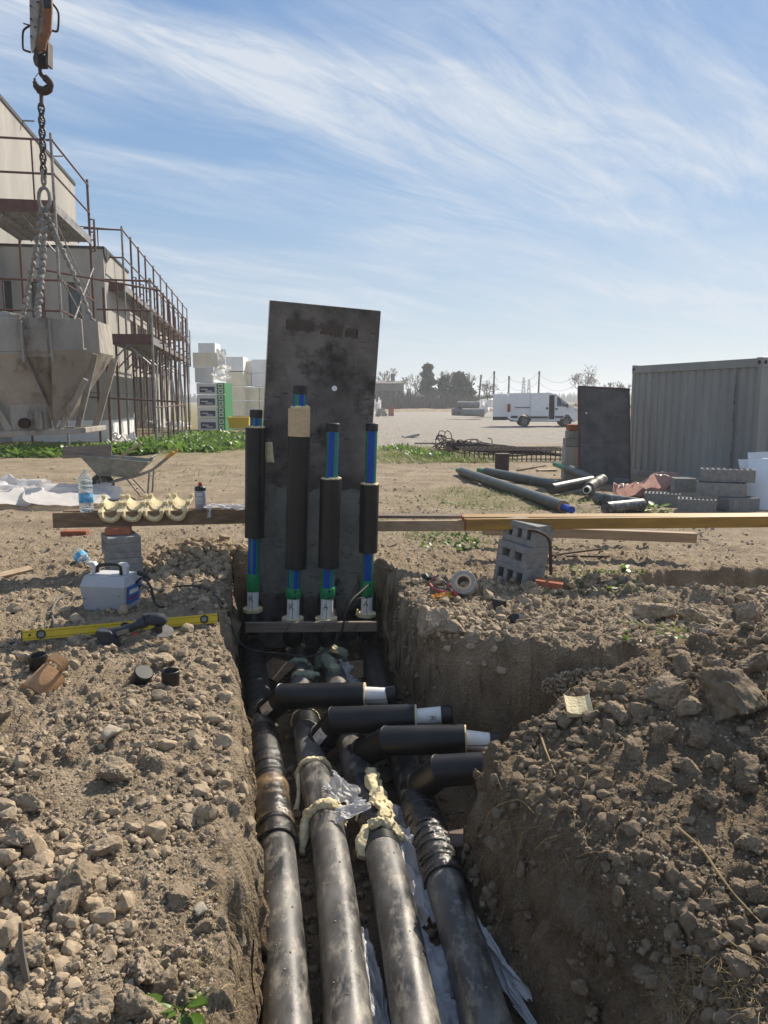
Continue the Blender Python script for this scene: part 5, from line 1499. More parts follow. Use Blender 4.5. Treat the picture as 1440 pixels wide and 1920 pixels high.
# ---- welding box
gA = gp(200, 1146)
zb = Hs(gA.x, gA.y + 0.1) + 0.0
t = thing('welding_box', 'light grey welding machine with a black handle standing on the bank', 'welding machine', (gA.x - 0.01, gA.y + 0.15, zb), (0, 0, R(-9)))
prof = [(-0.185, 0.0), (0.185, 0.0), (0.20, 0.05), (0.165, 0.25), (-0.185, 0.235), (-0.195, 0.03)]
mb = MB().prism([Vector((x_, -0.13, z_)) for x_, z_ in [(-0.175, 0.0), (0.165, 0.0), (0.205, 0.17), (0.165, 0.262), (-0.185, 0.235), (-0.20, 0.20)]], Vector((0, 0.26, 0)))
mb = MB()
fr = [(-0.165, 0.004), (0.165, 0.004), (0.165, 0.26), (-0.185, 0.26)]
mb.add([(-0.165, -0.13, 0), (0.17, -0.13, 0.0), (0.17, 0.14, 0.0), (-0.165, 0.14, 0), (-0.185, -0.15, 0.20), (0.19, -0.15, 0.20), (0.205, 0.14, 0.20), (-0.185, 0.14, 0.20), (-0.175, -0.095, 0.272), (0.165, -0.095, 0.272), (0.165, 0.11, 0.272), (-0.175, 0.11, 0.272)],
       [(3, 2, 1, 0), (0, 1, 5, 4), (1, 2, 6, 5), (2, 3, 7, 6), (3, 0, 4, 7), (4, 5, 9, 8), (5, 6, 10, 9), (6, 7, 11, 10), (7, 4, 8, 11), (8, 9, 10, 11)])
obj('housing', mb, MT['boxgrey'], t, bevel=0.006)
obj('top_plate', MB().box((0.0, 0.0, 0.278), (0.20, 0.14, 0.014)), MT['boxtop'], t, bevel=0.004)
hp = spline([(-0.10, -0.02, 0.275), (-0.095, -0.02, 0.325), (-0.06, -0.02, 0.345), (0.06, -0.02, 0.352), (0.10, -0.02, 0.335), (0.105, -0.02, 0.275)], 5)
obj('handle', MB().tube(hp, 0.016, n=10), MT['black'], t, smooth=True)
for sx in (-0.13, 0.135):
    pl = [Vector((x_ + sx, -0.03, z_)) for x_, z_ in ((-0.012, 0.272), (0.016, 0.272), (0.024, 0.34), (0.005, 0.368), (-0.05, 0.366), (-0.062, 0.345), (-0.045, 0.34), (-0.018, 0.345))]
    obj('cable_hook', MB().prism(pl, Vector((0, 0.05, 0))), MT['boxtop'], t, bevel=0.004)
e1, e2 = Vector((0.1755, -0.10, 0.045)), Vector((0.203, -0.11, 0.195))
f1, f2 = Vector((0.1785, 0.09, 0.045)), Vector((0.209, 0.09, 0.195))
off = Vector((0.003, 0, 0))
obj('blue_label', MB().prism([e1 + off, f1 + off, f2 + off, e2 + off], Vector((0.002, 0, 0))), MT['labelblue'], t)
obj('label_print', MB().prism([e1.lerp(e2, 0.25).lerp(f1.lerp(f2, 0.25), 0.12) + off * 2, e1.lerp(e2, 0.25).lerp(f1.lerp(f2, 0.25), 0.8) + off * 2, e1.lerp(e2, 0.36).lerp(f1.lerp(f2, 0.36), 0.8) + off * 2, e1.lerp(e2, 0.36).lerp(f1.lerp(f2, 0.36), 0.12) + off * 2], Vector((0.001, 0, 0))), MT['red'], t)
obj('label_print', MB().prism([e1.lerp(e2, 0.55).lerp(f1.lerp(f2, 0.55), 0.12) + off * 2, e1.lerp(e2, 0.55).lerp(f1.lerp(f2, 0.55), 0.85) + off * 2, e1.lerp(e2, 0.8).lerp(f1.lerp(f2, 0.8), 0.85) + off * 2, e1.lerp(e2, 0.8).lerp(f1.lerp(f2, 0.8), 0.12) + off * 2], Vector((0.001, 0, 0))), MT['paper'], t)
for (x_, z_) in ((-0.15, 0.10), (0.14, 0.13)):
    obj('screw', MB().tube([(x_, -0.139 - 0.0002, z_), (x_, -0.146, z_)], 0.006, n=10), MT['steel'], t)
for j in range(2):
    cpts = [(0.20, 0.03 + 0.05 * j, 0.20 - 0.05 * j), (0.26, 0.03, 0.24 - 0.06 * j), (0.33, 0.02, 0.17 - 0.05 * j), (0.36, 0.01, 0.06), (0.40, 0.0, 0.02), (0.46, -0.03, 0.025)]
    obj('lead', MB().tube(spline(cpts, 5), 0.010 - 0.002 * j, n=8), MT['cablegrey'] if j else MT['black'], t, smooth=True)
obj('plug', MB().tube([(0.20, 0.08, 0.27), (0.28, 0.06, 0.25), (0.31, 0.05, 0.22)], [0.02, 0.018, 0.012], n=10), MT['black'], t, smooth=True)
# cable end lying beyond the box
gq = [gp(px, py) for px, py in ((246, 1098), (270, 1102), (300, 1112))]
solo('lead_end', MB().tube(spline([p + Vector((0, 0, 0.02)) for p in gq], 6), 0.014, n=8), MT['cablegrey'], 'thick grey lead between the welding box and the black cable', 'cable', smooth=True)

# ---- spirit level and cordless grinder
la, lb_ = gp(43, 1211), gp(408, 1174)
la.z = Hs(la.x, la.y) + 0.055; lb_.z = Hs(lb_.x, lb_.y) + 0.055
d = (lb_ - la); Ln = d.length; yaw = math.atan2(d.y, d.x); pit = -math.asin(d.z / Ln)
t = thing('spirit_level', 'long yellow spirit level lying on the bank across the dark drill', 'spirit level', (la.x, la.y, la.z - 0.028), (R(-14), pit, yaw))
xs_ = [0, Ln]
holes = [0.115, Ln * 0.5, Ln - 0.10]
mb = MB()
mb.box((Ln / 2, 0.011, 0.032), (Ln, 0.002, 0.066)); mb.box((Ln / 2, 0, 0.0655), (Ln, 0.024, 0.003)); mb.box((Ln / 2, 0, 0.0), (Ln, 0.024, 0.003))
cur = 0
for h_ in holes:
    mb.box(((cur + h_ - 0.026) / 2, -0.011, 0.0328), (h_ - 0.026 - cur, 0.003, 0.0622)); cur = h_ + 0.026
    for zz in (0.0052, 0.0603):
        mb.box((h_, -0.011, zz), (0.052, 0.003, 0.0074))
mb.box(((cur + Ln) / 2, -0.011, 0.0328), (Ln - cur, 0.003, 0.0622))
obj('body', mb, MT['yellow'], t)
for zz in (0.012, 0.053):
    obj('groove', MB().box((Ln / 2, -0.0135, zz), (Ln, 0.0012, 0.002)), MT['ink'], t)
for h_ in holes:
    vp = obj('vial_ring', MB().lathe([(0.031, 0), (0.031, 0.005), (0.024, 0.006), (0.022, 0.0)], 20, axis=(0, -1, 0), org=(h_, -0.0115, 0.0328)), MT['black'], t, smooth=True)
    o = obj('vial', MB().lathe([(0.0, 0.001), (0.023, 0.001)], 20, axis=(0, -1, 0), org=(h_, -0.006, 0.0328)), MT['vialg'], None)
    o.parent = vp
for x_ in (-0.004, Ln + 0.004):
    obj('end_cap', MB().box((x_, 0, 0.0325), (0.008, 0.028, 0.070)), MT['black'], t, bevel=0.002)
obj('hang_hole', MB().lathe([(0.0, 0.0), (0.009, 0.0)], 14, axis=(0, -1, 0), org=(0.045, -0.0135, 0.034)), MT['black'], t)
gt = gp(248, 1208)
t = thing('cordless_grinder', 'dark cordless tool with a clip on battery lying against the spirit level', 'power tool', (gt.x, gt.y + 0.02, Hs(gt.x, gt.y) + 0.045), (0, R(-6), R(12)))
obj('battery', MB().prism([Vector((x_, -0.055, z_)) for x_, z_ in ((-0.235, 0.07), (-0.215, 0.095), (-0.13, 0.075), (-0.10, 0.02), (-0.085, -0.045), (-0.125, -0.06), (-0.185, -0.04))], Vector((0, 0.10, 0))), MT['navy'], t, bevel=0.012)
obj('tool_body', MB().tube(spline([(-0.15, 0, 0.045), (-0.06, 0, 0.055), (0.04, 0, 0.075), (0.10, 0, 0.095)], 4), [0.038] * 4 + [0.030] * 5 + [0.040] * 4, n=14), MT['navy'], t, smooth=True)
obj('grip_panel', MB().box((-0.055, -0.036, 0.052), (0.085, 0.008, 0.030), rot=(0, R(-8), 0)), MT['steel'], t, bevel=0.003)
obj('switch', MB().box((0.03, -0.034, 0.07), (0.09, 0.010, 0.022), rot=(0, R(-10), 0)), MT['black'], t, bevel=0.004)
obj('gear_head', MB().tube([(0.10, 0, 0.10), (0.16, 0, 0.10), (0.205, 0, 0.085), (0.225, 0, 0.06)], [0.036, 0.046, 0.046, 0.030], n=14), MT['navy'], t, smooth=True)
obj('head_cap', MB().tube([(0.115, -0.0, 0.125), (0.115, 0, 0.145)], 0.032, n=16), MT['navy'], t, smooth=True)
obj('disc', MB().lathe([(0.0, 0.0), (0.075, 0.0), (0.075, 0.006), (0.0, 0.008)], 28, axis=(0.25, -0.35, 1), org=(0.20, -0.02, 0.01)), MT['steel'], t, smooth=True)
obj('guard', MB().tube([(0.18, -0.03, 0.06), (0.18, -0.03, 0.015)], 0.026, n=14), MT['black'], t, smooth=True)
obj('red_button', MB().box((0.02, -0.035, 0.03), (0.03, 0.012, 0.012)), MT['red'], t)

# ---- caps, tape roll, saw, foam bits on the banks
def open_cap(px, py, lab, rot, r=0.050, h=0.075, lid=False, group='black pipe caps left on the banks'):
    g = gp(px, py)
    t = MB()
    if lid: t.lathe([(0.0, h), (r * 0.9, h), (r, h - 0.006), (r, 0.0), (r * 0.92, 0.0)], 24)
    else: t.lathe([(0.0, 0.006), (r * 0.9, 0.006), (r * 0.9, h), (r * 0.93, h + 0.002), (r, h), (r, 0.004), (r * 0.96, 0.0), (0, 0)], 28)
    return solo('pipe_stopper', t, MT['black'], lab, 'pipe cap', group, loc=(g.x, g.y + r * 0.6, g.z + 0.002), rot=rot, smooth=True)
open_cap(69, 1256, 'open black cap standing near the brown foam piece', (R(4), R(-3), 0), 0.056, 0.085)
open_cap(259, 1282, 'black cap tipped over beside the flat round clod', (R(20), R(28), 0), 0.058, 0.085, True)
open_cap(317, 1289, 'open black cap standing upright nearest the trench edge', (0, R(2), 0), 0.052, 0.09)
open_cap(797, 1090, 'black cap on the brow of the far bank beside the red saw', (R(10), R(35), 0), 0.042, 0.06, True)
open_cap(936, 1146, 'black cap with a pale rim standing on the far bank', (R(-6), R(6), 0), 0.058, 0.085, True)
open_cap(961, 1166, 'black cap fallen sideways just below the standing one', (R(60), 0, R(20)), 0.044, 0.07, True)
g = gp(75, 1298)
t = thing('foam_shell_piece', 'brown weathered foam shell piece lying on the clods', 'foam piece', (g.x, g.y + 0.06, g.z + 0.045), (R(28), R(10), R(-22)))
angs = np.linspace(-10, 150, 16)
mb = MB().prism([Vector((0.085 * math.cos(R(x_)), -0.10, 0.085 * math.sin(R(x_)) - 0.02)) for x_ in angs] + [Vector((0.062 * math.cos(R(x_)), -0.10, 0.062 * math.sin(R(x_)) - 0.02)) for x_ in angs[::-1]], Vector((0, 0.17, 0)))
mb.v = [(x_, yy, z_) if True else 0 for x_, yy, z_ in mb.v]
obj('shell', mb, MT['foambrown'], t, smooth=True, bevel=0.003)
pl = [Vector((0.03 + 0.06 * math.cos(R(x_)), 0.075, 0.06 + 0.055 * math.sin(R(x_)))) for x_ in np.linspace(-60, 170, 14)] + [Vector((0.03 + 0.042 * math.cos(R(x_)), 0.075, 0.06 + 0.038 * math.sin(R(x_)))) for x_ in np.linspace(170, -60, 14)]
obj('shell_rim', MB().prism(pl, Vector((0, 0.05, 0))), MT['foambrown'], t, smooth=True)
g = gp(872, 1122)
t = thing('tape_roll', 'roll of pale tape standing on the brow of the far bank', 'tape roll', (g.x, g.y + 0.09, g.z + 0.10), (R(-20), R(0), R(8)))
A0 = (-0.32, -0.95, 0.25)
obj('tape', MB().lathe([(0.060, -0.06), (0.104, -0.06), (0.108, -0.054), (0.108, 0.054), (0.104, 0.06), (0.060, 0.06)], 36, axis=A0), MT['taperoll'], t, smooth=True)
obj('core', MB().lathe([(0.060, -0.058), (0.060, 0.066), (0.050, 0.066), (0.050, -0.058), (0.060, -0.058)], 30, axis=A0), MT['steel'], t, smooth=True)
obj('core_ring', MB().lathe([(0.060, 0.058), (0.072, 0.061), (0.060, 0.068), (0.052, 0.066)], 30, axis=A0), MT['foamtan'], t, smooth=True)
p = [gp(px, py) for px, py in ((808, 1103), (806, 1096), (826, 1090), (838, 1104), (846, 1112))]
p[0] = gp(846, 1120)
loop = [gp(px, py) for px, py in ((848, 1119), (818, 1113), (805, 1099), (812, 1094), (829, 1090))]
t = thing('hand_saw', 'small red framed saw lying beside the tape roll', 'saw', loop[1][:])
obj('saw_frame', MB().tube(spline([q + Vector((0, 0, 0.035)) for q in loop], 5), 0.010, n=8), MT['pinkred'], t, world=True, smooth=True)
obj('saw_blade', MB().beam(loop[4] + Vector((0, 0, 0.03)), loop[0] + Vector((0, 0, 0.03)), 0.004, 0.02), MT['steel'], t, world=True)
hgl = [gp(844, 1104) + Vector((0, 0, 0.03)), gp(852, 1112) + Vector((0, 0, 0.045)), gp(855, 1122) + Vector((0, 0, 0.04))]
obj('saw_handle', MB().tube(spline(hgl, 4), 0.020, n=10), MT['pinkred'], t, world=True, smooth=True)
g = gp(830, 1126)
sheet('wrapper', (g.x, g.y, g.z + 0.02), 0.20, 0.10, (0.2, 0.1, 0.2), 0.035, 4, 'orangebag', 'torn orange and yellow wrapper in front of the red saw', 'wrapper', seed=41)
g = gp(1086, 1336)
t = thing('foam_offcut', 'pale yellow foam offcut lying on the spoil heap', 'foam offcut', (g.x, g.y + 0.03, g.z + 0.01), (R(25), R(-3), R(-4)))
obj('offcut', MB().prism([Vector((x_, -0.06, z_)) for x_, z_ in ((-0.062, 0), (0.062, 0.0), (0.066, 0.045), (0.045, 0.03), (0.0, 0.022), (-0.045, 0.03), (-0.066, 0.045))], Vector((0, 0.12, 0))), MT['foam'], t, bevel=0.003)
g = gp(1136, 1332)
solo('foam_crumb', lump_tube([(0, 0, 0), (0.02, 0, 0.012), (0.05, 0, 0.004)], [0.012, 0.02, 0.012], 0.008, n=10, seed=151), MT['foam'], 'crumb of pale foam beside the larger foam offcut', 'foam crumb', loc=(g.x, g.y, g.z + 0.01), smooth=True)
a1, b1 = gp(-25, 1093), gp(58, 1074)
solo('lath', MB().beam(a1 + Vector((0, 0, 0.04)), b1 + Vector((0, 0, 0.045)), 0.075, 0.025, up=(0.1, -0.5, 0.8)), MT['timber_pale'], 'pale lath end poking in over the clods behind the welding box', 'lath', bevel=0.002)
# taut string line by the old beam
s1, s2 = gp(-20, 955), Vector((BX(330, 8.2), 8.2, zB - 0.08))
# ---- upright dead stem, straw, long stalks
def stalk(name, pts, r, m, lab, cat='stalk', group=None):
    P_ = spline(pts, 5)
    n = len(P_)
    return solo(name, MB().tube(P_, [r * (1 - 0.6 * i / (n - 1)) for i in range(n)], n=6), MT[m], lab, cat, group, smooth=True)
g = gp(52, 1850)
stalk('dead_stem', [g, g + Vector((-0.02, 0.02, 0.10)), atY(38, 1730, g.y + 0.03)], 0.012, 'bark', 'upright dead grey stem on the near bank', 'stem')
def gpl(lst, lift=0.012):
    o = []
    for i, (px, py) in enumerate(lst):
        q = gp(px, py); o.append(q + Vector((0, -0.01, lift)))
    return o
stalk('dry_stalk', gpl([(1268, 1562), (1310, 1600), (1345, 1650), (1375, 1690), (1440, 1760)], 0.03), 0.0055, 'straw', 'long dry stalk with a curled dead leaf on the spoil heap', 'stalk', 'long dry stalks on the spoil heap')
stalk('dry_stalk', gpl([(990, 1480), (980, 1560), (960, 1650), (940, 1720), (922, 1760)], 0.02), 0.005, 'straw', 'long dry stalk hanging down the dark trench wall', 'stalk', 'long dry stalks on the spoil heap')
stalk('dry_stalk', gpl([(1012, 1385), (1022, 1415), (1040, 1460)], 0.03), 0.006, 'straw', 'short broken reed stub near the crest of the spoil heap', 'stalk', 'long dry stalks on the spoil heap')
stalk('dry_stalk', gpl([(905, 1565), (920, 1525), (970, 1505), (1000, 1530)], 0.02), 0.004, 'straw', 'arched pale stalk at the upper corner of the trench wall', 'stalk', 'long dry stalks on the spoil heap')
stalk('dry_stalk', gpl([(1333, 1745), (1370, 1775), (1405, 1800)], 0.02), 0.004, 'straw', 'thin stalk crossing the lower right of the heap', 'stalk', 'long dry stalks on the spoil heap')
def fibres(name, n, f, lmin, lmax, r, m, lab, droop=0.5):
    Vs, Fs, off = [], [], 0
    for _ in range(n):
        q = f()
        if q is None: continue
        L_ = rnd.uniform(lmin, lmax)
        an = rnd.uniform(0, 2 * PI); el = rnd.uniform(-0.5, 0.6)
        d_ = Vector((math.cos(an) * math.cos(el), math.sin(an) * math.cos(el), math.sin(el)))
        b_ = d_.cross(Vector((rnd.gauss(0, 1), rnd.gauss(0, 1), rnd.gauss(0, 1)))).normalized()
        pts_ = [q + d_ * L_ * t_ + b_ * L_ * 0.35 * t_ * t_ * rnd.uniform(-1, 1) + Vector((0, 0, -droop * L_ * t_ * t_)) for t_ in (0, 0.33, 0.66, 1)]
        s_ = d_.cross(Vector((0, 0, 1))).normalized() * r
        u_ = s_.cross(d_)
        for i, p_ in enumerate(pts_):
            w_ = 1 - 0.2 * i
            Vs += [(p_ + s_ * w_)[:], (p_ - s_ * 0.5 * w_ + u_ * 0.8 * w_)[:], (p_ - s_ * 0.5 * w_ - u_ * 0.8 * w_)[:]]
        for i in range(3):
            for k in range(3):
                l = (k + 1) % 3
                Fs.append((off + 3 * i + k, off + 3 * i + l, off + 3 * i + 3 + l, off + 3 * i + 3 + k))
        off += 12
    o = link(bpy.data.objects.new(name, np_mesh(name, np.array(Vs), np.array(Fs), MT[m], False)))
    return tag(o, lab, 'dry grass', kind='stuff')
def fw(x0, x1, y0, y1):
    return lambda: gp(rnd.uniform(x0, x1), rnd.uniform(y0, y1)) + Vector((0, 0, 0.008))
fibres('dry_roots', 420, fw(960, 1160, 1440, 1780), 0.04, 0.18, 0.0016, 'root', 'fine brown roots hanging from the cut side of the spoil heap', 0.9)
fibres('dry_straw', 190, fw(930, 1190, 1370, 1620), 0.04, 0.15, 0.0016, 'straw', 'dry straw bits on the spoil heap', 0.4)
fibres('dry_straw', 520, fw(1240, 1440, 1790, 1920), 0.02, 0.09, 0.0014, 'straw', 'tuft of dry straw at the near corner of the spoil heap', 0.3)
fibres('dry_straw', 380, fw(330, 450, 1230, 1920), 0.02, 0.09, 0.0013, 'straw', 'short dry straw along the trench shoulder', 0.6)
fibres('dry_straw', 160, fw(1080, 1440, 1195, 1300), 0.03, 0.1, 0.0016, 'straw', 'dry straw on the edge of the far bank', 0.4)
# ------------------------------------------------------------------ buildings going up on the left
AD = Vector((-0.158, 0.987, 0)); AL = Vector((-0.987, -0.158, 0))      # along the row of houses; into the houses
def fr_(o, s, l, z=0.0):
    return Vector((o[0], o[1], 0)) + AD * s + AL * l + Vector((0, 0, z))
def fbox(mb, o, s0, s1, l0, l1, z0, z1, mi=0):
    vs = [fr_(o, s, l, z) for z in (z0, z1) for l in (l0, l1) for s in (s0, s1)]
    return mb.add(vs, [(0, 1, 3, 2), (4, 6, 7, 5), (0, 4, 5, 1), (2, 3, 7, 6), (0, 2, 6, 4), (1, 5, 7, 3)], mi)
# tall block: its long lit side runs away from us
oA = (-14.0, 24.5)
t = thing('concrete_house', 'tall raw concrete block at the left edge, dark membrane along its roof line', 'building', (oA[0], oA[1], 0))
obj('wall', fbox(MB(), oA, 0, 21.0, 0, 9, -0.3, 13.55), MT['wallc'], t, world=True)
obj('roof_membrane', fbox(MB(), oA, -0.05, 21.05, -0.06, 9.05, 13.55, 13.72), MT['dark'], t, world=True)
for s in (6.3, 11.2, 16.2):
    mb = MB(); mb.beam(fr_(oA, s, -0.05, 13.70), fr_(oA, s + 0.3, -0.45, 13.80), 0.10, 0.05)
    obj('gutter_hook', mb, MT['steel'], t, world=True)
# lower block standing forward, end wall in shade, side lit
oB = (-11.25, 32.0)
t = thing('concrete_house', 'lower concrete block behind the bucket with narrow dark openings in its shaded end', 'building', (oB[0], oB[1], 0))
wins = [(0.95, 1.45), (2.35, 2.85), (3.55, 3.95)]
WZ = (3.55, 6.35)
mb = MB()
cur = 0.0
for (w0, w1) in wins + [(5.3, 5.3)]:
    fbox(mb, oB, 0, 0.3, cur, w0, 0.85, 7.66)
    if w1 > w0:
        fbox(mb, oB, 0.0, 0.3, w0, w1, 0.85, WZ[0]); fbox(mb, oB, 0.0, 0.3, w0, w1, WZ[1], 7.66)
    cur = w1
fbox(mb, oB, 0.3, 6.0, 0, 5.3, 0.85, 7.66)
obj('wall', mb, MT['wallc'], t, world=True)
for (w0, w1) in wins:
    obj('window', fbox(MB(), oB, 0.22, 0.297, w0 + 0.01, w1 - 0.01, WZ[0] + 0.01, WZ[1] - 0.01), MT['glass'], t, world=True)
obj('plinth', fbox(MB(), oB, -0.04, 6.04, -0.04, 5.34, -0.3, 0.85), MT['epsw'], t, world=True)
obj('roof_membrane', fbox(MB(), oB, -0.04, 6.04, -0.05, 5.3, 7.66, 7.76), MT['dark'], t, world=True)
mb = MB().prism([fr_(oB, -0.06, -0.06, 7.76), fr_(oB, 0.9, -0.06, 7.76), fr_(oB, 1.1, -0.07, 7.50), fr_(oB, 0.4, -0.07, 7.2), fr_(oB, -0.06, -0.07, 7.45)], AL * 0.01)
obj('membrane_flap', mb, MT['dark'], t, world=True)
obj('panel_joint', fbox(MB(), oB, -0.004, 6.003, -0.010, -0.003, 1.95, 1.99), MT['steel'], t, world=True)
obj('panel_joint', fbox(MB(), oB, -0.010, -0.003, 0.0, 5.3, 1.95, 1.99), MT['steel'], t, world=True)
obj('vent_slot', fbox(MB(), oB, 3.2, 3.35, -0.012, -0.003, 6.2, 6.75), MT['dark'], t, world=True)
# the row going on behind: recessed loggias and piers
oC = (-13.4, 38.4)
t = thing('concrete_house', 'row of concrete house units far along the scaffold with dark recessed openings', 'building', (oC[0], oC[1], 0))
mb = MB()
fbox(mb, oC, 0, 27, 1.6, 8, -0.3, 6.8)
for z in (3.05, 6.2):
    fbox(mb, oC, 0, 27, 0.0, 1.6, z, z + 0.5)
for s in np.arange(0, 26.9, 4.45):
    fbox(mb, oC, s, s + 0.35, 0.02, 1.6, -0.3, 3.05); fbox(mb, oC, s, s + 0.35, 0.02, 1.6, 3.55, 6.2)
obj('wall', mb, MT['wallc'], t, world=True)
for s in np.arange(1.0, 26, 4.45):
    for z in (0.1, 3.6):
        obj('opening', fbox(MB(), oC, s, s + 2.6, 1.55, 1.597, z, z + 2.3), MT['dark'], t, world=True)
fbox_ = MB(); fbox(fbox_, oC, 8.9, 17.5, -0.9, 0.0, -0.3, 3.05); 
obj('porch_block', fbox_, MT['wallc'], t, world=True)

# ---- tube scaffolds
def scaffold(lab, o, s_list, width, decks, topz, rails, brace=True, cat='scaffold', lower_from=-0.05, ladder=True, thick=0.046, ext=0.0, group='tube scaffolds along the houses', endrails=True, toe=None):
    t = thing('scaffold', lab, cat, (o[0], o[1], 0), group=group)
    A = lambda nm, mb, m: obj(nm, mb, MT[m], t, world=True, smooth=False)
    P_ = lambda s, l, z: fr_(o, s, l, z)
    r_ = random.Random(hash(lab) % 1000 if False else len(lab))
    for i, s in enumerate(s_list):
        for l in (0, width):
            zt = topz if l == 0 else max(decks) + 0.1
            if l and i == 0: zt = topz - 0.35
            m = 'galv' if (i * 2 + (l > 0)) % 5 == 0 else 'rust'
            A('post', MB().tube([P_(s, l, lower_from - 0.05), P_(s, l, zt)], thick, n=7), m)
        if ladder and i:
            for z in decks:
                mb = MB()
                a_, b_ = P_(s + 0.02, -0.16, z - 0.35), P_(s + 0.02, -0.16, z + 0.75)
                mb.tube([P_(s, 0, z + 0.75), b_, a_, P_(s, 0, z - 0.35)], thick * 0.8, n=6)
                for q in (0.1, 0.35, 0.6):
                    mb.tube([P_(s, 0, z - 0.35 + 1.1 * q), P_(s + 0.02, -0.16, z - 0.35 + 1.1 * q)], thick * 0.6, n=5)
                A('rail_bracket', mb, 'rust')
    for z in decks:
        nb = 3
        for j in range(nb):
            w0, w1 = width * j / nb, width * (j + 1) / nb - 0.03
            fb = MB(); fbox(fb, o, s_list[0], s_list[-1], w0, w1, z - 0.05, z)
            for q in np.linspace(w0 + 0.03, w1 - 0.03, 3):
                fbox(fb, o, s_list[0], s_list[-1], q - 0.012, q + 0.012, z - 0.10, z - 0.05)
            A('deck_board', fb, 'galv')
        fb = MB(); fbox(fb, o, s_list[0], s_list[-1], -0.045, -0.02, z - 0.14, z + 0.12)
        A('toe_board', fb, 'galv')
        fb = MB(); fbox(fb, o, s_list[0] - 0.03, s_list[0] - 0.004, -0.03, width + (toe or 0.0), z - 0.16, z + 0.20)
        A('toe_board', fb, 'rust')
    for z in rails:
        A('guard_rail', MB().tube([P_(s_list[0], -0.03, z), P_(s_list[-1], -0.03, z)], thick * 0.7, n=6), 'rust')
        if endrails:
            A('end_rail', MB().tube([P_(s_list[0], -0.06, z), P_(s_list[0], width + (toe or 0.0), z + 0.02)], thick * 0.75, n=6), 'rust')
    if brace:
        for i in range(len(s_list) - 1):
            zz = [lower_from] + list(decks)
            for a_, b_ in zip(zz, zz[1:]):
                if (i % 2) == 0:
                    A('brace', MB().tube([P_(s_list[i], 0.04, a_ + 0.9), P_(s_list[i + 1], 0.04, b_ - 0.15)], thick * 0.7, n=6), 'galv')
                else:
                    A('brace', MB().tube([P_(s_list[i], 0.04, b_ - 0.15), P_(s_list[i + 1], 0.04, a_ + 0.9)], thick * 0.7, n=6), 'galv')
                A('bracket', MB().tube([P_(s_list[i], 0.02, b_ - 0.9), P_(s_list[i], width * 0.55, b_ - 0.12)], thick * 0.65, n=6), 'galv')
                A('bracket', MB().tube([P_(s_list[i], width * 0.98, b_ - 0.9), P_(s_list[i], width * 0.5, b_ - 0.12)], thick * 0.65, n=6), 'galv')
    return t, A, P_
def on_px(px, Y):
    q = atY(px, 750, Y); return (q.x, q.y)
# high platform in front of the lower block
o1 = on_px(124, 24.0)
t, A, P_ = scaffold('near scaffold bay with the high rusty platform behind the hanging chain', o1, [0, 4.9], 2.4, [3.4, 7.35], 9.45, [4.35, 5.25, 8.3, 9.25], toe=0.9, brace=False)
for l in (0.55, 1.75, 1.9):
    A('guard_post', MB().tube([P_(-0.02, l, 7.3), P_(-0.02, l, 9.25)], 0.026, n=6), 'rust')
for l in (0.45, 1.6, 2.0):
    A('guard_post', MB().tube([P_(-0.02, l, 3.3), P_(-0.02, l, 5.3)], 0.026, n=6), 'rust')
for (l0, z0_, l1, z1_) in ((0.0, 6.0, 1.0, 7.2), (2.4, 5.4, 1.5, 7.1)):
    A('brace', MB().tube([P_(0.02, l0, z0_), P_(0.02, l1, z1_)], 0.022, n=6), 'galv')
A('brace', MB().tube([P_(0.0, -0.05, 5.35), P_(4.9, -0.05, 3.7)], 0.024, n=6), 'galv')
A('brace', MB().tube([P_(0.4, -0.06, 3.6), P_(4.9, -0.06, 6.4)], 0.026, n=6), 'galv')
A('tie_tube', MB().tube([atY(65, 503, 24.4), atY(300, 545, 27.0)], 0.032, n=8), 'rust')
A('brace', MB().tube([P_(0, 0.02, 7.0), P_(4.9, 0.02, 5.2)], 0.02, n=6), 'galv')
# the long outer scaffold
o2 = on_px(290, 27.5)
sB = [0, 1.9, 3.8, 5.7, 7.6, 9.5, 11.4, 13.2]
t, A, P_ = scaffold('long outer scaffold whose rusty deck end faces us beside the bucket', o2, sB, 1.55, [3.75], 5.85, [4.75, 5.75], toe=0.25)
for l in (0.55, 1.1):
    A('guard_post', MB().tube([P_(-0.02, l, 3.7), P_(-0.02, l, 5.75)], 0.024, n=6), 'rust')
A('tie_tube', MB().tube([P_(0.05, 2.2, 1.78), P_(0.05, -0.75, 1.62)], 0.032, n=8), 'rust')
A('tie_tube', MB().tube([P_(0.1, -0.05, 1.42), P_(11.4, -0.05, 1.45)], 0.026, n=8), 'rust')
for i in range(4):
    A('brace', MB().tube([P_(1.2 + 3 * i, -0.05, 0.1), P_(2.6 + 3 * i, -0.05, 3.4)], 0.03, n=6), 'galv')
# the upper scaffold behind it
o3 = on_px(243, 33.0)
sC = [0, 2.2, 4.4, 6.6, 9.6, 12.6, 15.6, 18.6, 22, 25.5, 29]
t, A, P_ = scaffold('upper scaffold behind the long one with tall bare posts against the sky', o3, sC, 1.1, [6.3], 8.75, [7.5, 8.6], brace=False, lower_from=3.0, toe=0.4)
A('guard_post', MB().tube([P_(-0.02, 0.95, 6.3), P_(-0.02, 0.95, 8.6)], 0.024, n=6), 'rust')
A('end_rail', MB().tube([P_(0, 0, 8.6), P_(0, 1.9, 8.7)], 0.02, n=6), 'rust')
for s in sC[1:]:
    for l in (0, 1.1):
        A('post', MB().tube([P_(s, l, -0.1), P_(s, l, 3.0)], 0.026, n=6), 'galv')

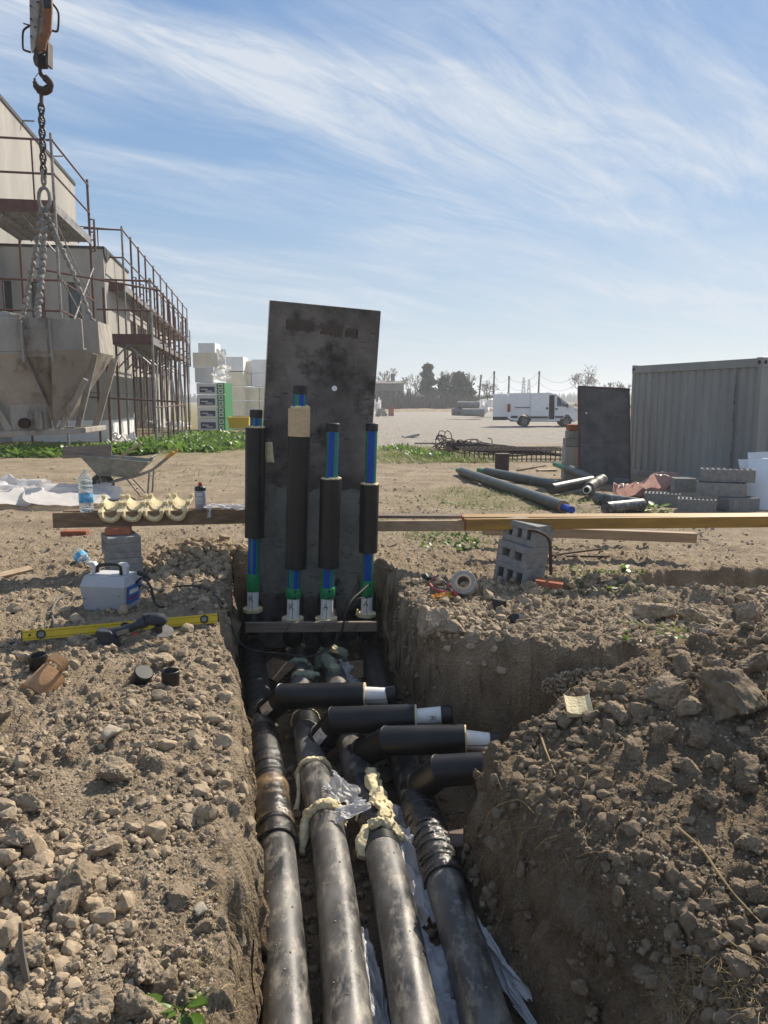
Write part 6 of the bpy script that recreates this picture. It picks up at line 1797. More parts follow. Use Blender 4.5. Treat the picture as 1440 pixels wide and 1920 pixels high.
# ------------------------------------------------------------------ crane hook, chains and concrete bucket
YK = 8.5
K = lambda px, py, dy=0.0: atY(px, py, YK + dy)
def slab_px(pts, y0, th):
    return MB().prism([K(px, py, y0) for px, py in pts], Vector((0, th, 0)))
t = thing('crane_hook', 'rusty orange and white crane hook block hanging at the top left', 'crane hook', K(78, 170)[:])
A = lambda nm, mb, m, **kw: obj(nm, mb, MT[m], t, world=True, **kw)
A('side_plate', slab_px([(55, -30), (55, 8), (56, 60), (57, 92), (60, 99), (66, 86), (70, 40), (74, 0), (74, -30)], -0.10, 0.03), 'hookwhite', bevel=0.004)
A('side_plate', slab_px([(66, -30), (63, 60), (62, 90), (66, 104), (84, 96), (92, 60), (92, -30)], -0.05, 0.05), 'hookwhite', bevel=0.004)
A('cheek_plate', slab_px([(80, -30), (82, 30), (78, 58), (70, 72), (68, 94), (83, 94), (88, 74), (95, 58), (97, 20), (97, -30)], -0.13, 0.03), 'orange', bevel=0.004)
A('cheek_plate', slab_px([(82, -30), (82, 14), (96, 12), (96, -30)], -0.145, 0.014), 'black')
for px, py in ((57, 11), (74, 4), (74, 31), (66, 50), (58, 35), (58, 68), (70, 4)):
    A('bolt', MB().tube([K(px, py, -0.10), K(px, py, -0.165)], 0.011, n=8), 'chain')
A('handle', MB().tube(spline([K(96, 4), K(107, 18), K(110, 30), K(109, 52), K(106, 59), K(96, 57)], 3), 0.011, n=8), 'darkrust', smooth=True)
A('handle', MB().tube(spline([K(56, 48), K(47, 54), K(43, 62), K(43, 88), K(46, 94), K(58, 98)], 3), 0.011, n=8), 'darkrust', smooth=True)
A('pin', MB().tube([K(44, 44, -0.1), K(58, 48, -0.1)], 0.007, n=6), 'darkrust')
for x0, x1, y0 in ((63, 69, 78), (84, 90, 76)):
    A('fork_plate', slab_px([(x0, y0), (x0 + 1, 121), (x1 + 3 if x0 < 70 else x1, 121), (x1, y0)], -0.06, 0.12), 'chain', bevel=0.003)
A('trunnion', MB().tube([K(66, 112), K(88, 114)], 0.05, n=14), 'dark')
A('trunnion', slab_px([(70, 102), (71, 122), (83, 122), (82, 103)], -0.05, 0.1), 'dark')
hook = [(76, 118), (75, 130), (76, 137), (80, 143), (88, 149), (94, 157), (92, 165), (85, 170), (78, 170), (70, 164), (66, 156), (65, 147)]
A('hook', MB().tube(spline([K(*p) for p in hook], 4), [0.018] * 8 + [0.022] * 6 + [0.036] * 10 + [0.044] * 11 + [0.034] * 4 + [0.024] * 3 + [0.012] * 3, n=12), 'darkrust', smooth=True)
A('safety_latch', MB().tube([K(66, 145), K(70, 139), K(75, 136)], 0.004, n=5), 'steel')
# sling
t = thing('chain_sling', 'lifting chain with an oval ring and cement crusted legs hung from the crane hook', 'chain', K(80, 400)[:])
def linkmesh(c, up, side, w, h, r, m, nm='chain_link'):
    pts_ = []
    for i in range(14):
        a_ = 2 * PI * i / 14
        pts_.append(c + side * math.cos(a_) * w + up * (math.sin(a_) * h + 0.25 * h * (1 if math.sin(a_) > 0 else -1) * (abs(math.sin(a_)) ** 0.3)))
    obj(nm, MB().tube(pts_, r, n=7, close=True), MT[m], t, world=True, smooth=True)
upv = Vector((0.02, 0, 1)).normalized()
obj('shank_link', MB().tube([K(77, 163), K(78, 200)], 0.021, n=8), MT['chain'], t, world=True, smooth=True)
cy_ = np.linspace(203, 318, 11)
for i, py in enumerate(cy_):
    linkmesh(K(77.5 + 4.0 * (py - 203) / 115, py), upv, Vector((1, 0, 0)) if i % 2 == 0 else Vector((0.25, 0.97, 0)), 0.030, 0.042, 0.0105, 'chain')
for py in (327, 338):
    linkmesh(K(82, py), upv, Vector((0.5, 0.8, 0)), 0.022, 0.04, 0.014, 'chaincem')
linkmesh(K(83, 372), upv, Vector((1, 0, 0)), 0.058, 0.086, 0.020, 'chaincem', 'master_ring')
obj('shackle_cluster', lump_tube([K(82, 392), K(83, 402), K(84, 415)], [0.035, 0.058, 0.035], 0.06, n=12, seed=201), MT['chaincem'], t, world=True, smooth=True)
for i, (leg, sd) in enumerate((([(76, 412), (66, 470), (57, 520), (48, 565), (41, 606)], 1), ([(84, 412), (80, 470), (77, 520), (72, 570), (71, 606)], 2), ([(93, 410), (108, 450), (128, 492), (152, 550), (180, 617)], 3))):
    dy = (0.15, -0.35, 0.0)[i]
    pts_ = spline([K(px, py, dy * j / 4) for j, (px, py) in enumerate(leg)], 14)
    pts_ = [p_ + Vector((math.sin(j * 1.9) * 0.010, math.cos(j * 1.9) * 0.01, 0)) for j, p_ in enumerate(pts_)]
    obj('sling_leg', lump_tube(pts_, [0.019 + 0.006 * math.sin(j * 1.57) + (0.008 if i == 1 else 0) for j in range(len(pts_))], 0.016, n=9, seed=210 + sd, fr=20), MT['chaincem'], t, world=True, smooth=True)
# bucket
cB = K(88, 815); m_px = 1 / FPX * (YK * CP + 0.3)
t = thing('concrete_bucket', 'cement caked concrete bucket with tapering sides hanging from the chains', 'concrete bucket', cB[:], (0, R(-1.0), R(6)))
def lpx(px, py):
    return ((px - 90) * 1.0 * m_px, (815 - py) * m_px)
zt_, zr, zb_ = 1.185, 0.86, 0.10
ro_ = 0.70
def octo(r, z, cut=0.42, wob=0):
    c = r * cut
    return [Vector(p) for p in ((-c, -r, z), (c, -r, z), (r, -c, z), (r, c, z), (c, r, z), (-c, r, z), (-r, c, z), (-r, -c, z))]
mb = MB()
a0, a1, a2 = octo(ro_, zt_), octo(ro_ * 1.0, zr), octo(0.24, zb_ + 0.06)
n8 = lambda A0_, A1_: [(i, (i + 1) % 8, 8 + (i + 1) % 8, 8 + i) for i in range(8)]
mb.add(a0 + a1, [(i, 8 + i, 8 + (i + 1) % 8, (i + 1) % 8) for i in range(8)])
mb2 = MB()
mb2.add(a1 + a2, [(i, 8 + i, 8 + (i + 1) % 8, (i + 1) % 8) for i in range(8)])
inn0, inn1 = octo(ro_ - 0.03, zt_ - 0.0), octo(ro_ - 0.05, zt_ - 0.25)
mb.add(a0 + inn0, [(i, (i + 1) % 8, 8 + (i + 1) % 8, 8 + i) for i in range(8)])
mb.add(inn0 + inn1, [(i, (i + 1) % 8, 8 + (i + 1) % 8, 8 + i) for i in range(8)])
mb.add(inn1, [(7, 6, 5, 4, 3, 2, 1, 0)])
obj('hopper_band', mb, MT['bucketc'], t, bevel=0.006)
obj('hopper_cone', mb2, MT['bucketc'], t, fixn=True)
# the wide tapering fins left and right of the dark pocket, and the pocket itself
def plate(pts, thick, m='bucketc', nm='fin'):
    p = [Vector(q) for q in pts]
    nrm_ = (p[1] - p[0]).cross(p[2] - p[0]).normalized()
    if nrm_.y > 0: nrm_ = -nrm_
    return obj(nm, MB().prism([q - nrm_ * thick * 0.5 for q in p], nrm_ * thick), MT[m], t, bevel=0.005)
plate([(-0.60, -0.715, zr - 0.01), (0.08, -0.735, zr - 0.01), (0.17, -0.42, 0.30), (0.16, -0.30, 0.08), (-0.20, -0.30, 0.08), (-0.24, -0.42, 0.30)], 0.03, nm='front_plate')
plate([(0.34, -0.735, zr + 0.02), (0.645, -0.60, zr + 0.02), (0.62, -0.52, 0.72), (0.20, -0.36, 0.08), (0.185, -0.36, 0.12)], 0.03, nm='front_plate')
plate([(0.08, -0.72, zt_ - 0.12), (0.34, -0.70, zt_ - 0.12), (0.34, -0.66, zr - 0.06), (0.08, -0.68, zr - 0.06)], 0.012, 'bucketc', 'pocket_back')
obj('pocket_side', MB().box((0.075, -0.73, 0.95), (0.02, 0.06, 0.40)), MT['bucketc'], t)
obj('pocket_side', MB().box((0.345, -0.72, 0.95), (0.02, 0.06, 0.40)), MT['bucketc'], t)
obj('front_skirt', MB().box((-0.28, -0.715, 1.02), (0.69, 0.03, 0.33)), MT['bucketc'], t, bevel=0.005)
obj('front_skirt', MB().prism([Vector(q) for q in ((0.355, -0.725, zr), (0.62, -0.62, zr), (0.62, -0.62, zt_ - 0.01), (0.355, -0.725, zt_ - 0.01))], Vector((0, 0.03, 0))), MT['bucketc'], t, bevel=0.005)
for (x0, y0, x1, y1, w_) in ((-0.70, -0.50, -0.44, -0.40, 0.15), (0.68, -0.42, 0.43, -0.36, 0.06), (-0.66, 0.5, -0.42, 0.4, 0.12), (0.66, 0.5, 0.42, 0.4, 0.08)):
    obj('strut', MB().beam((x0, y0, zr - 0.02), (x1, y1, 0.06), w_, 0.04, up=(0, 1, 0)), MT['bucketc'], t, bevel=0.006)
obj('strut', MB().beam((-0.52, -0.62, zr - 0.08), (-0.22, -0.44, 0.06), 0.07, 0.05, up=(0, 1, 0)), MT['bucketc'], t, bevel=0.006)
obj('strut', MB().beam((0.60, -0.54, 0.58), (0.26, -0.40, 0.06), 0.05, 0.04, up=(0, 1, 0)), MT['bucketc'], t, bevel=0.006)
fr4 = [(-0.46, -0.46, 0.025), (0.52, -0.46, 0.055), (0.50, 0.44, 0.05), (-0.46, 0.44, 0.03)]
for i in range(4):
    obj('base_frame', MB().beam(fr4[i], fr4[(i + 1) % 4], 0.055, 0.06, ext=0.027), MT['bucketc'], t, bevel=0.012)
obj('gate_box', MB().box((-0.03, -0.36, 0.20), (0.36, 0.20, 0.28)), MT['bucketc'], t, bevel=0.02)
obj('gate_lever', MB().tube([(-0.20, -0.48, 0.48), (0.0, -0.47, 0.50)], 0.016, n=8), MT['bucketc'], t, smooth=True)
obj('gate_pin', MB().tube([(-0.06, -0.46, 0.14), (-0.06, -0.52, 0.14)], 0.055, n=14), MT['darkrust'], t, smooth=True)
obj('gate_ear', MB().box((0.09, -0.50, 0.17), (0.07, 0.05, 0.20)), MT['bucketc'], t, bevel=0.015)
obj('cross_tie', MB().beam((0.30, -0.42, 0.47), (0.53, -0.44, 0.45), 0.03, 0.03), MT['bucketc'], t, bevel=0.006)
obj('caked_concrete', lump_tube([(-0.65, -0.45, zt_ + 0.0), (-0.45, -0.60, zt_ + 0.02), (-0.2, -0.62, zt_ + 0.015), (0.05, -0.60, zt_)], [0.03, 0.05, 0.055, 0.03], 0.06, n=10, seed=231), MT['bucketc'], t, smooth=True)

# ------------------------------------------------------------------ wheelbarrow
gW = gp(240, 930)
t = thing('wheelbarrow', 'cement stained wheelbarrow with yellow grips standing on the trodden soil', 'wheelbarrow', (gW.x, gW.y, Hs(gW.x, gW.y)), (0, 0, R(8)))
def A(nm, mb, m, **k): return obj(nm, mb, MT[m], t, **k)
b_, tp = 0.36, 0.67
lo_ = [(-0.46, -0.16, b_ + 0.02), (0.12, -0.20, b_ - 0.02), (0.12, 0.20, b_ - 0.02), (-0.46, 0.16, b_ + 0.02)]
hi_ = [(-0.70, -0.30, tp + 0.06), (0.42, -0.36, tp - 0.06), (0.42, 0.36, tp - 0.06), (-0.70, 0.30, tp + 0.06)]
mb = MB().add(lo_ + hi_, [(3, 2, 1, 0), (0, 1, 5, 4), (1, 2, 6, 5), (2, 3, 7, 6), (3, 0, 4, 7)])
lo2 = [tuple(Vector(p) * 0.95 + Vector((0, 0, 0.035))) for p in lo_]; hi2 = [tuple(Vector(p) + Vector((0.02 * (1 if p[0] < 0 else -1), 0.02 * (1 if p[1] < 0 else -1), 0))) for p in hi_]
mb.add(lo2 + hi2, [(0, 1, 2, 3), (4, 5, 1, 0), (5, 6, 2, 1), (6, 7, 3, 2), (7, 4, 0, 3)])
mb.add(hi_ + hi2, [(i, (i + 1) % 4, 4 + (i + 1) % 4, 4 + i) for i in range(4)])
A('tray', mb, 'barrow', fixn=False)
A('tray_rim', MB().tube([Vector(p) for p in hi_], 0.014, n=7, close=True), 'barrow', smooth=True)
wh = A('wheel', MB().lathe([(0.0, -0.03), (0.05, -0.035), (0.055, -0.015), (0.125, -0.02), (0.125, 0.02), (0.055, 0.015), (0.05, 0.035), (0.0, 0.03)], 20, axis=(0, 1, 0), org=(-0.42, 0, 0.20)), 'steel', smooth=True)
o = obj('tyre', MB().tube([(-0.42 + 0.162 * math.cos(2 * PI * i / 24), 0, 0.20 + 0.162 * math.sin(2 * PI * i / 24)) for i in range(24)], 0.046, n=10, close=True, up=(0, 1, 0)), MT['tyreg'], None, smooth=True); o.parent = wh
for sy in (-1, 1):
    A('handle_tube', MB().tube(spline([(-0.44, sy * 0.08, 0.20), (-0.2, sy * 0.12, 0.27), (0.18, sy * 0.20, 0.36), (0.42, sy * 0.25, 0.45), (0.56, sy * 0.27, 0.55), (0.80, sy * 0.28, 0.75)], 4), 0.019, n=8), 'galv', smooth=True)
    A('grip', MB().tube([(0.73, sy * 0.279, 0.69), (0.84, sy * 0.281, 0.785)], 0.027, n=10), 'grip', smooth=True)
    A('leg', MB().tube([(0.42, sy * 0.25, 0.45), (0.37, sy * 0.26, 0.0)], 0.016, n=8), 'galv', smooth=True)
    A('leg_brace', MB().tube([(0.02, sy * 0.2, 0.33), (0.26, sy * 0.25, 0.02)], 0.013, n=8), 'galv', smooth=True)
    A('tray_strut', MB().tube([(-0.40, sy * 0.10, 0.21), (-0.47, sy * 0.24, 0.60)], 0.014, n=8), 'galv', smooth=True)
A('foot_bar', MB().tube([(0.37, -0.26, 0.012), (0.37, 0.26, 0.012)], 0.014, n=8), 'galv', smooth=True)
A('handle_bow', MB().tube(spline([(0.36, -0.30, 0.62), (0.48, -0.2, 0.70), (0.48, 0.2, 0.70), (0.36, 0.30, 0.62)], 4), 0.012, n=7), 'galv', smooth=True)
pb = Vector((gW.x, gW.y, t.location.z))
solo('board', MB().box((-0.55, -0.30, 0.80), (0.80, 0.03, 0.20), rot=(R(-24), R(-3), R(6))), MT['timber_grey'], 'grey board leaning on the front of the wheelbarrow tray', 'board', loc=pb[:], bevel=0.004)
solo('shovel_handle', MB().tube([(-0.15, 0.05, 0.66), (0.27, 0.02, 0.93)], 0.021, n=10), MT['timber_pale'], 'pale wooden handle sticking out of the wheelbarrow tray', 'tool handle', loc=pb[:], smooth=True)
g = gp(70, 948)
sheet('plastic_sheet', (g.x - 0.2, g.y + 0.35, g.z), 2.5, 1.2, (0, 0, 0.05), 0.24, 3.6, 'film', 'big crumpled white plastic sheet on the ground left of the bottle', seed=52, grnd=True, n=54)
g = gp(15, 915)
sheet('plastic_sheet', (g.x, g.y, g.z), 1.3, 0.9, (0, 0, 0.5), 0.40, 1.5, 'film', 'peaked white plastic sheet behind the big crumpled one', seed=55, grnd=True, n=40)

# ------------------------------------------------------------------ stacks of insulation beyond
def stackbox(nm, px0, px1, py0, py1, Y, dep, m, lab, cat, group=None, yaw=0.0, base=None):
    p0, p1 = atY(px0, py1, Y), atY(px1, py0, Y)
    c = ((p0.x + p1.x) / 2, Y + dep / 2, p0.z)
    mb = MB().box((0, 0, (p1.z - p0.z) / 2), (p1.x - p0.x, dep, p1.z - p0.z))
    return solo(nm, mb, MT[m], lab, cat, group, loc=c, rot=(0, 0, yaw), bevel=0.02)
YE = 41.5
p0, p1 = atY(371, 806, YE), atY(423, 716, YE)
t = thing('insulation_pallet', 'pallet of insulation packs with navy labels and a green side strip', 'insulation packs', (p0.x, YE, p0.z - 0.05), (0, 0, R(-9)))
wP, hP = p1.x - p0.x, p1.z - p0.z
zL_ = [0, 0.27, 0.5, 0.76, 1.0]
for i in range(4):
    z0_, z1_ = hP * zL_[i], hP * zL_[i + 1]
    pk = obj('pack', MB().box((wP * 0.36, 0.6, (z0_ + z1_) / 2), (wP * 0.72, 1.2, z1_ - z0_ - 0.03)), MT['epsw'], t, bevel=0.02)
    o = obj('pack_label', MB().box((wP * 0.38, -0.004, (z0_ + z1_) / 2 - 0.05), (wP * 0.54, 0.008, (z1_ - z0_) * 0.5)), MT['packn'], None); o.parent = pk
    for j in range(2):
        o = obj('print', MB().box((wP * (0.28 + 0.16 * j), -0.010, (z0_ + z1_) / 2 - 0.04 - 0.09 * j), (wP * 0.24, 0.004, 0.045)), MT['epsw'], None); o.parent = pk
    gs = obj('green_strip', MB().box((wP * 0.86, 0.6, (z0_ + z1_) / 2), (wP * 0.27, 1.18, z1_ - z0_ - 0.02)), MT['packg'], t)
    for j in range(2):
        o = obj('symbol', MB().box((wP * 0.86, 0.005, z0_ + (z1_ - z0_) * (0.28 + 0.45 * j)), (0.24, 0.012, 0.22)), MT['epsw'], None); o.parent = gs
        o = obj('symbol', MB().box((wP * 0.86, -0.003, z0_ + (z1_ - z0_) * (0.28 + 0.45 * j)), (0.15, 0.012, 0.13)), MT['packg'], None); o.parent = gs
stackbox('insulation_block', 368, 404, 688, 717, YE + 0.2, 1.2, 'epsw', 'white wrapped block on top of the labelled pallet', 'insulation block', yaw=R(-9))
q = atY(416, 700, YE)
sheet('plastic_sheet', (q.x, q.y - 0.1, q.z), 0.9, 0.9, (1.35, 0, 0), 0.2, 3, 'film', 'white wrapping film draped over the corner of the labelled pallet', seed=61)
q = atY(416, 672, YE + 0.3)
sheet('plastic_sheet', (q.x, q.y, q.z), 0.5, 1.1, (1.4, 0, 0), 0.25, 3, 'filmg', 'twisted clear film knot standing above the labelled pallet', seed=62)
GB = 'cream insulation blocks in the far stack'
for (x0, x1, y0, y1, Yq, m, lab) in ((372, 403, 643, 662, 46, 'epsw', 'topmost white block of the left hand stack'), (362, 408, 661, 690, 46, 'eps', 'broad cream block under the topmost white block'),
        (424, 456, 669, 696, 45, 'epsw', 'white top block of the narrow middle column'), (424, 456, 697, 724, 45, 'eps', 'second cream block down the narrow middle column'), (424, 456, 725, 751, 45, 'eps', 'third cream block down the narrow middle column'), (424, 456, 752, 780, 45, 'eps', 'fourth cream block down the narrow middle column'), (424, 456, 781, 806, 45, 'eps', 'bottom cream block of the narrow middle column'),
        (460, 472, 677, 700, 46, 'eps', 'cream top block beside the white wrapped one'), (472, 504, 674, 700, 46, 'epsw', 'white wrapped top block next to the standing board'), (460, 471, 700, 724, 46, 'eps', 'cream block low beside the white wrapped one'), (472, 504, 700, 725, 46, 'epsw', 'white wrapped lower block next to the standing board'),
        (459, 486, 726, 751, 46, 'eps', 'cream block third from the top in the right hand column'), (487, 520, 726, 751, 46, 'eps', 'cream block third from the top half behind the board'), (459, 486, 752, 779, 46, 'eps', 'cream block fourth from the top in the right hand column'), (487, 520, 752, 779, 46, 'eps', 'cream block fourth from the top half behind the board'), (459, 486, 780, 804, 46, 'eps', 'bottom cream block behind the yellow crate'), (487, 520, 780, 804, 46, 'eps', 'bottom cream block half behind the board')):
    stackbox('insulation_block', x0, x1 - 0.4, y0, y1 - 0.4, Yq, 1.6, m, lab, 'insulation block', GB)
g = gp(449, 804)
p0, p1 = atY(430, 803, 38), atY(469, 783, 38)
wC, hC = p1.x - p0.x, p1.z - p0.z
t = thing('yellow_tub', 'yellow plastic tub on the grass before the insulation stacks', 'tub', ((p0.x + p1.x) / 2, 38, p0.z))
mb = MB()
mb.add([(-wC * .46, -0.3, 0), (wC * .46, -0.3, 0), (wC * .46, 0.3, 0), (-wC * .46, 0.3, 0), (-wC / 2, -0.35, hC), (wC / 2, -0.35, hC), (wC / 2, 0.35, hC), (-wC / 2, 0.35, hC)], [(3, 2, 1, 0), (0, 1, 5, 4), (1, 2, 6, 5), (2, 3, 7, 6), (3, 0, 4, 7)])
obj('tub_wall', mb, MT['yelcrate'], t)
obj('tub_rim', MB().tube([(-wC / 2, -0.35, hC), (wC / 2, -0.35, hC), (wC / 2, 0.35, hC), (-wC / 2, 0.35, hC)], 0.03, n=6, close=True), MT['yelcrate'], t)
for (px, py, Y, sx, sd, lab) in ((300, 803, 30, 1.6, 71, 'white plastic sheet lying among weeds under the scaffold'), (335, 806, 33, 1.0, 72, 'second white plastic sheet further under the scaffold'), (230, 836, 24.5, 0.8, 73, 'small white plastic scrap among the weeds by the barrow')):
    g = gp(px, py)
    sheet('plastic_sheet', (g.x, g.y, g.z), sx * 1.3, 0.9, (0, 0, 0.1), 0.42, 2.5, 'film', lab, seed=sd, grnd=True, n=30)

# ------------------------------------------------------------------ weeds and grass
def leaves(name, n, f, lmin, lmax, wr, m, lab, upright=0.8, seed=1, curl=0.5):
    r = np.random.default_rng(seed)
    P = f(r, n); n = len(P)
    L_ = r.uniform(lmin, lmax, n); az = r.uniform(0, 2 * PI, n); el = np.clip(r.normal(upright, 0.35, n), 0.1, 1.5)
    d = np.stack([np.cos(az) * np.cos(el), np.sin(az) * np.cos(el), np.sin(el)], -1)
    s = np.stack([-np.sin(az), np.cos(az), r.normal(0, 0.3, n)], -1); s /= np.linalg.norm(s, axis=1)[:, None]
    w = L_ * wr * r.uniform(0.7, 1.3, n)
    h = np.stack([np.cos(az), np.sin(az), np.full(n, -0.7)], -1)
    p = lambda t_, k: P + d * (L_ * t_)[:, None] + h * (L_ * curl * t_ * t_ * 0.5)[:, None] + s * (w * k)[:, None]
    V_ = np.stack([p(0, 0.12), p(0, -0.12), p(0.45, -0.5), p(0.45, 0.5), p(0.8, -0.35), p(0.8, 0.35), p(1.0, -0.03), p(1.0, 0.03)], 1).reshape(-1, 3)
    b0 = np.arange(n)[:, None] * 8
    F_ = np.concatenate([b0 + np.array([0, 1, 2, 3]), b0 + np.array([3, 2, 4, 5]), b0 + np.array([5, 4, 6, 7])])
    o = link(bpy.data.objects.new(name, np_mesh(name, V_, F_, MT[m], True)))
    return tag(o, lab, 'weeds', kind='stuff')
def clumps(boxes, per):
    """leaf roots in tufts spread over stretches of ground given as (x0, x1, y0, y1, tufts, radius)"""
    def f(r, n):
        out = []
        for (x0, x1, y0, y1, c, rad) in boxes:
            cx_ = r.uniform(x0, x1, c); cy_ = r.uniform(y0, y1, c)
            k = np.repeat(np.arange(c), per)
            X = cx_[k] + r.normal(0, rad, len(k)); Y = cy_[k] + r.normal(0, rad, len(k))
            out.append(np.stack([X, Y], -1))
        A_ = np.concatenate(out)
        return np.concatenate([A_, H(A_[:, 0], A_[:, 1])[:, None] - 0.01], 1)
    return f
leaves('broad_weeds', 0, clumps([(-14, -9.6, 22.5, 26, 60, 0.16), (-9.6, -7.4, 23.5, 27, 34, 0.18), (-8.9, -5.0, 26.5, 31.5, 95, 0.24), (-7.5, -5.6, 25.2, 28, 22, 0.22), (-9.5, -4.6, 31, 38, 70, 0.28)], 34), 0.12, 0.42, 0.36, 'leaf', 'broad leaved green weeds growing along the foot of the scaffolds', seed=3)
leaves('rough_grass', 0, clumps([(-16, -7, 23, 29, 150, 0.3), (-9, -4.5, 26, 40, 260, 0.3), (-7, -3.0, 30, 42, 240, 0.3)], 26), 0.08, 0.28, 0.10, 'grassm', 'rough grass between the weeds before the houses', seed=4, curl=0.6)
leaves('rough_grass', 0, clumps([(0.0, 2.6, 20.5, 26, 150, 0.22), (1.6, 3.4, 20.5, 23, 60, 0.2), (0.2, 1.6, 24, 27, 40, 0.22)], 40), 0.06, 0.24, 0.10, 'grassm', 'rough grass patch right of the standing board', seed=5, curl=0.6)
leaves('broad_weeds', 0, clumps([(0.7, 1.3, 22.5, 24.5, 7, 0.14), (1.45, 1.75, 21.8, 22.6, 9, 0.12), (0.1, 0.8, 24, 26.5, 8, 0.15)], 34), 0.12, 0.34, 0.28, 'leaf', 'bright green weed tufts in the grass patch', seed=6)
leaves('rough_grass', 0, clumps([(0.9, 3.0, 12.0, 14.6, 60, 0.09), (2.2, 4.4, 11.6, 13.6, 60, 0.08), (0.3, 1.9, 8.3, 9.6, 26, 0.07), (-0.2, 2.2, 9.4, 12, 26, 0.08), (1.4, 2.6, 6.4, 7.3, 16, 0.05), (1.7, 2.4, 5.1, 5.7, 10, 0.05), (-6.5, -3.2, 15, 20, 40, 0.15)], 22), 0.03, 0.11, 0.14, 'grassm', 'sparse grass tufts on the trodden soil', seed=7, curl=0.6)
leaves('small_weeds', 0, clumps([(0.35, 1.9, 8.3, 9.6, 24, 0.06), (1.3, 2.6, 6.5, 7.4, 18, 0.05), (1.7, 2.4, 5.1, 5.6, 7, 0.05), (3.1, 4.6, 11.3, 12.4, 10, 0.08)], 12), 0.03, 0.10, 0.5, 'leaf', 'small low weeds dotted over the right hand soil', seed=8, upright=0.5)
def weed(px, py, n, lmin, lmax, lab, seed):
    g = gp(px, py); r = random.Random(seed)
    t = thing('leafy_weed', lab, 'weed', g[:])
    for i in range(n):
        az, el, L_ = r.uniform(0, 2 * PI), r.uniform(0.35, 1.1), r.uniform(lmin, lmax)
        d_ = Vector((math.cos(az) * math.cos(el), math.sin(az) * math.cos(el), math.sin(el))); s_ = d_.cross(Vector((0, 0, 1))).normalized(); u_ = s_.cross(d_)
        h_ = Vector((math.cos(az), math.sin(az), -0.8)) * L_ * 0.35
        st_ = Vector((0, 0, 0)); e_ = d_ * L_ * 0.45
        obj('stem', MB().tube([st_, e_ * 0.5, e_], 0.0022, n=5), MT['leaf'], t)
        mb = MB(); rows = []
        for (tt, ww) in ((0.42, 0.04), (0.55, 0.17), (0.7, 0.22), (0.85, 0.15), (1.0, 0.01)):
            c_ = d_ * L_ * tt + h_ * tt * tt
            rows.append((c_ - s_ * ww * L_ + u_ * 0.05 * L_, c_, c_ + s_ * ww * L_ + u_ * 0.05 * L_))
        vs = [q for row in rows for q in row]
        mb.add(vs, [(3 * i_ + j, 3 * i_ + j + 1, 3 * i_ + j + 4, 3 * i_ + j + 3) for i_ in range(4) for j in range(2)])
        obj('leaf', mb, MT['leaf'], t, smooth=True)
weed(342, 1895, 11, 0.05, 0.12, 'leafy green weed at the near trench shoulder', 4)
weed(1228, 958, 8, 0.14, 0.26, 'bright green weed in front of the block pile', 5)
weed(1250, 962, 6, 0.10, 0.2, 'low green weed just right of the bright one by the block pile', 6)
# ------------------------------------------------------------------ right hand side: container, panel, blocks, spare pipes
cf = Vector((5.56, 17.5, 0)); cn = Vector((6.79, 14.05, 0))
ce = (cn - cf); LC = ce.length; ce.normalize()
cr_ = Vector((-ce.y, ce.x, 0));
if cr_.x < 0: cr_ = -cr_
HC = 2.44; zc0 = -0.02
t = thing('site_container', 'grey corrugated steel container at the right edge of the yard', 'container', cf[:])
Q = lambda s, l, z: cf + ce * s + cr_ * l + Vector((0, 0, z))
DC = 2.3
def wall_sheet(o_, d_, L_, z0_, z1_, nrm_, pitch=0.215, dep=0.035):
    """trapezoid ribbed steel sheet"""
    xs, x_ = [], 0
    prof_ = [(0, 0), (0.42, 0), (0.56, 1), (0.88, 1)]
    n_ = int(L_ / pitch)
    pts_ = []
    for i in range(n_):
        for a_, b_ in prof_:
            pts_.append(((i + a_) * L_ / n_, b_ * dep))
    pts_.append((L_, 0))
    mb = MB()
    vs = [o_ + d_ * s + nrm_ * w for s, w in pts_]
    N_ = len(vs)
    mb.add([v + Vector((0, 0, z0_)) for v in vs] + [v + Vector((0, 0, z1_)) for v in vs], [(i, i + 1, N_ + i + 1, N_ + i) for i in range(N_ - 1)])
    return mb
obj('ribbed_wall', wall_sheet(Q(0.09, 0.02, 0), ce, LC - 0.18, 0.14, HC - 0.17, cr_), MT['cont'], t, world=True)
obj('ribbed_wall', wall_sheet(Q(LC - 0.02, 0.09, 0), cr_, DC - 0.18, 0.14, HC - 0.17, -ce), MT['cont'], t, world=True)
mb = MB()
def cb(s0, s1, l0, l1, z0_, z1_):
    vs = [Q(s, l, z) for z in (z0_, z1_) for l in (l0, l1) for s in (s0, s1)]
    return MB().add(vs, [(0, 1, 3, 2), (4, 6, 7, 5), (0, 4, 5, 1), (2, 3, 7, 6), (0, 2, 6, 4), (1, 5, 7, 3)])
for s0 in (0.0, LC - 0.09):
    for l0 in (0.0, DC - 0.09):
        obj('corner_post', cb(s0, s0 + 0.09, l0, l0 + 0.09, 0.12, HC - 0.17), MT['cont'], t, world=True, bevel=0.006)
for l0 in (0.0, DC - 0.10):
    obj('top_rail', cb(0.14, LC - 0.14, l0 - 0.004, l0 + 0.10, HC - 0.17, HC - 0.01), MT['cont'], t, world=True, bevel=0.008)
    obj('bottom_rail', cb(0.14, LC - 0.14, l0 - 0.004, l0 + 0.10, 0.0, 0.14), MT['cont'], t, world=True, bevel=0.008)
for s0 in (0.0, LC - 0.10):
    obj('top_rail', cb(s0 - 0.004, s0 + 0.104, 0.14, DC - 0.14, HC - 0.17, HC - 0.01), MT['cont'], t, world=True, bevel=0.008)
    obj('bottom_rail', cb(s0 - 0.004, s0 + 0.104, 0.14, DC - 0.14, 0.0, 0.14), MT['cont'], t, world=True, bevel=0.008)
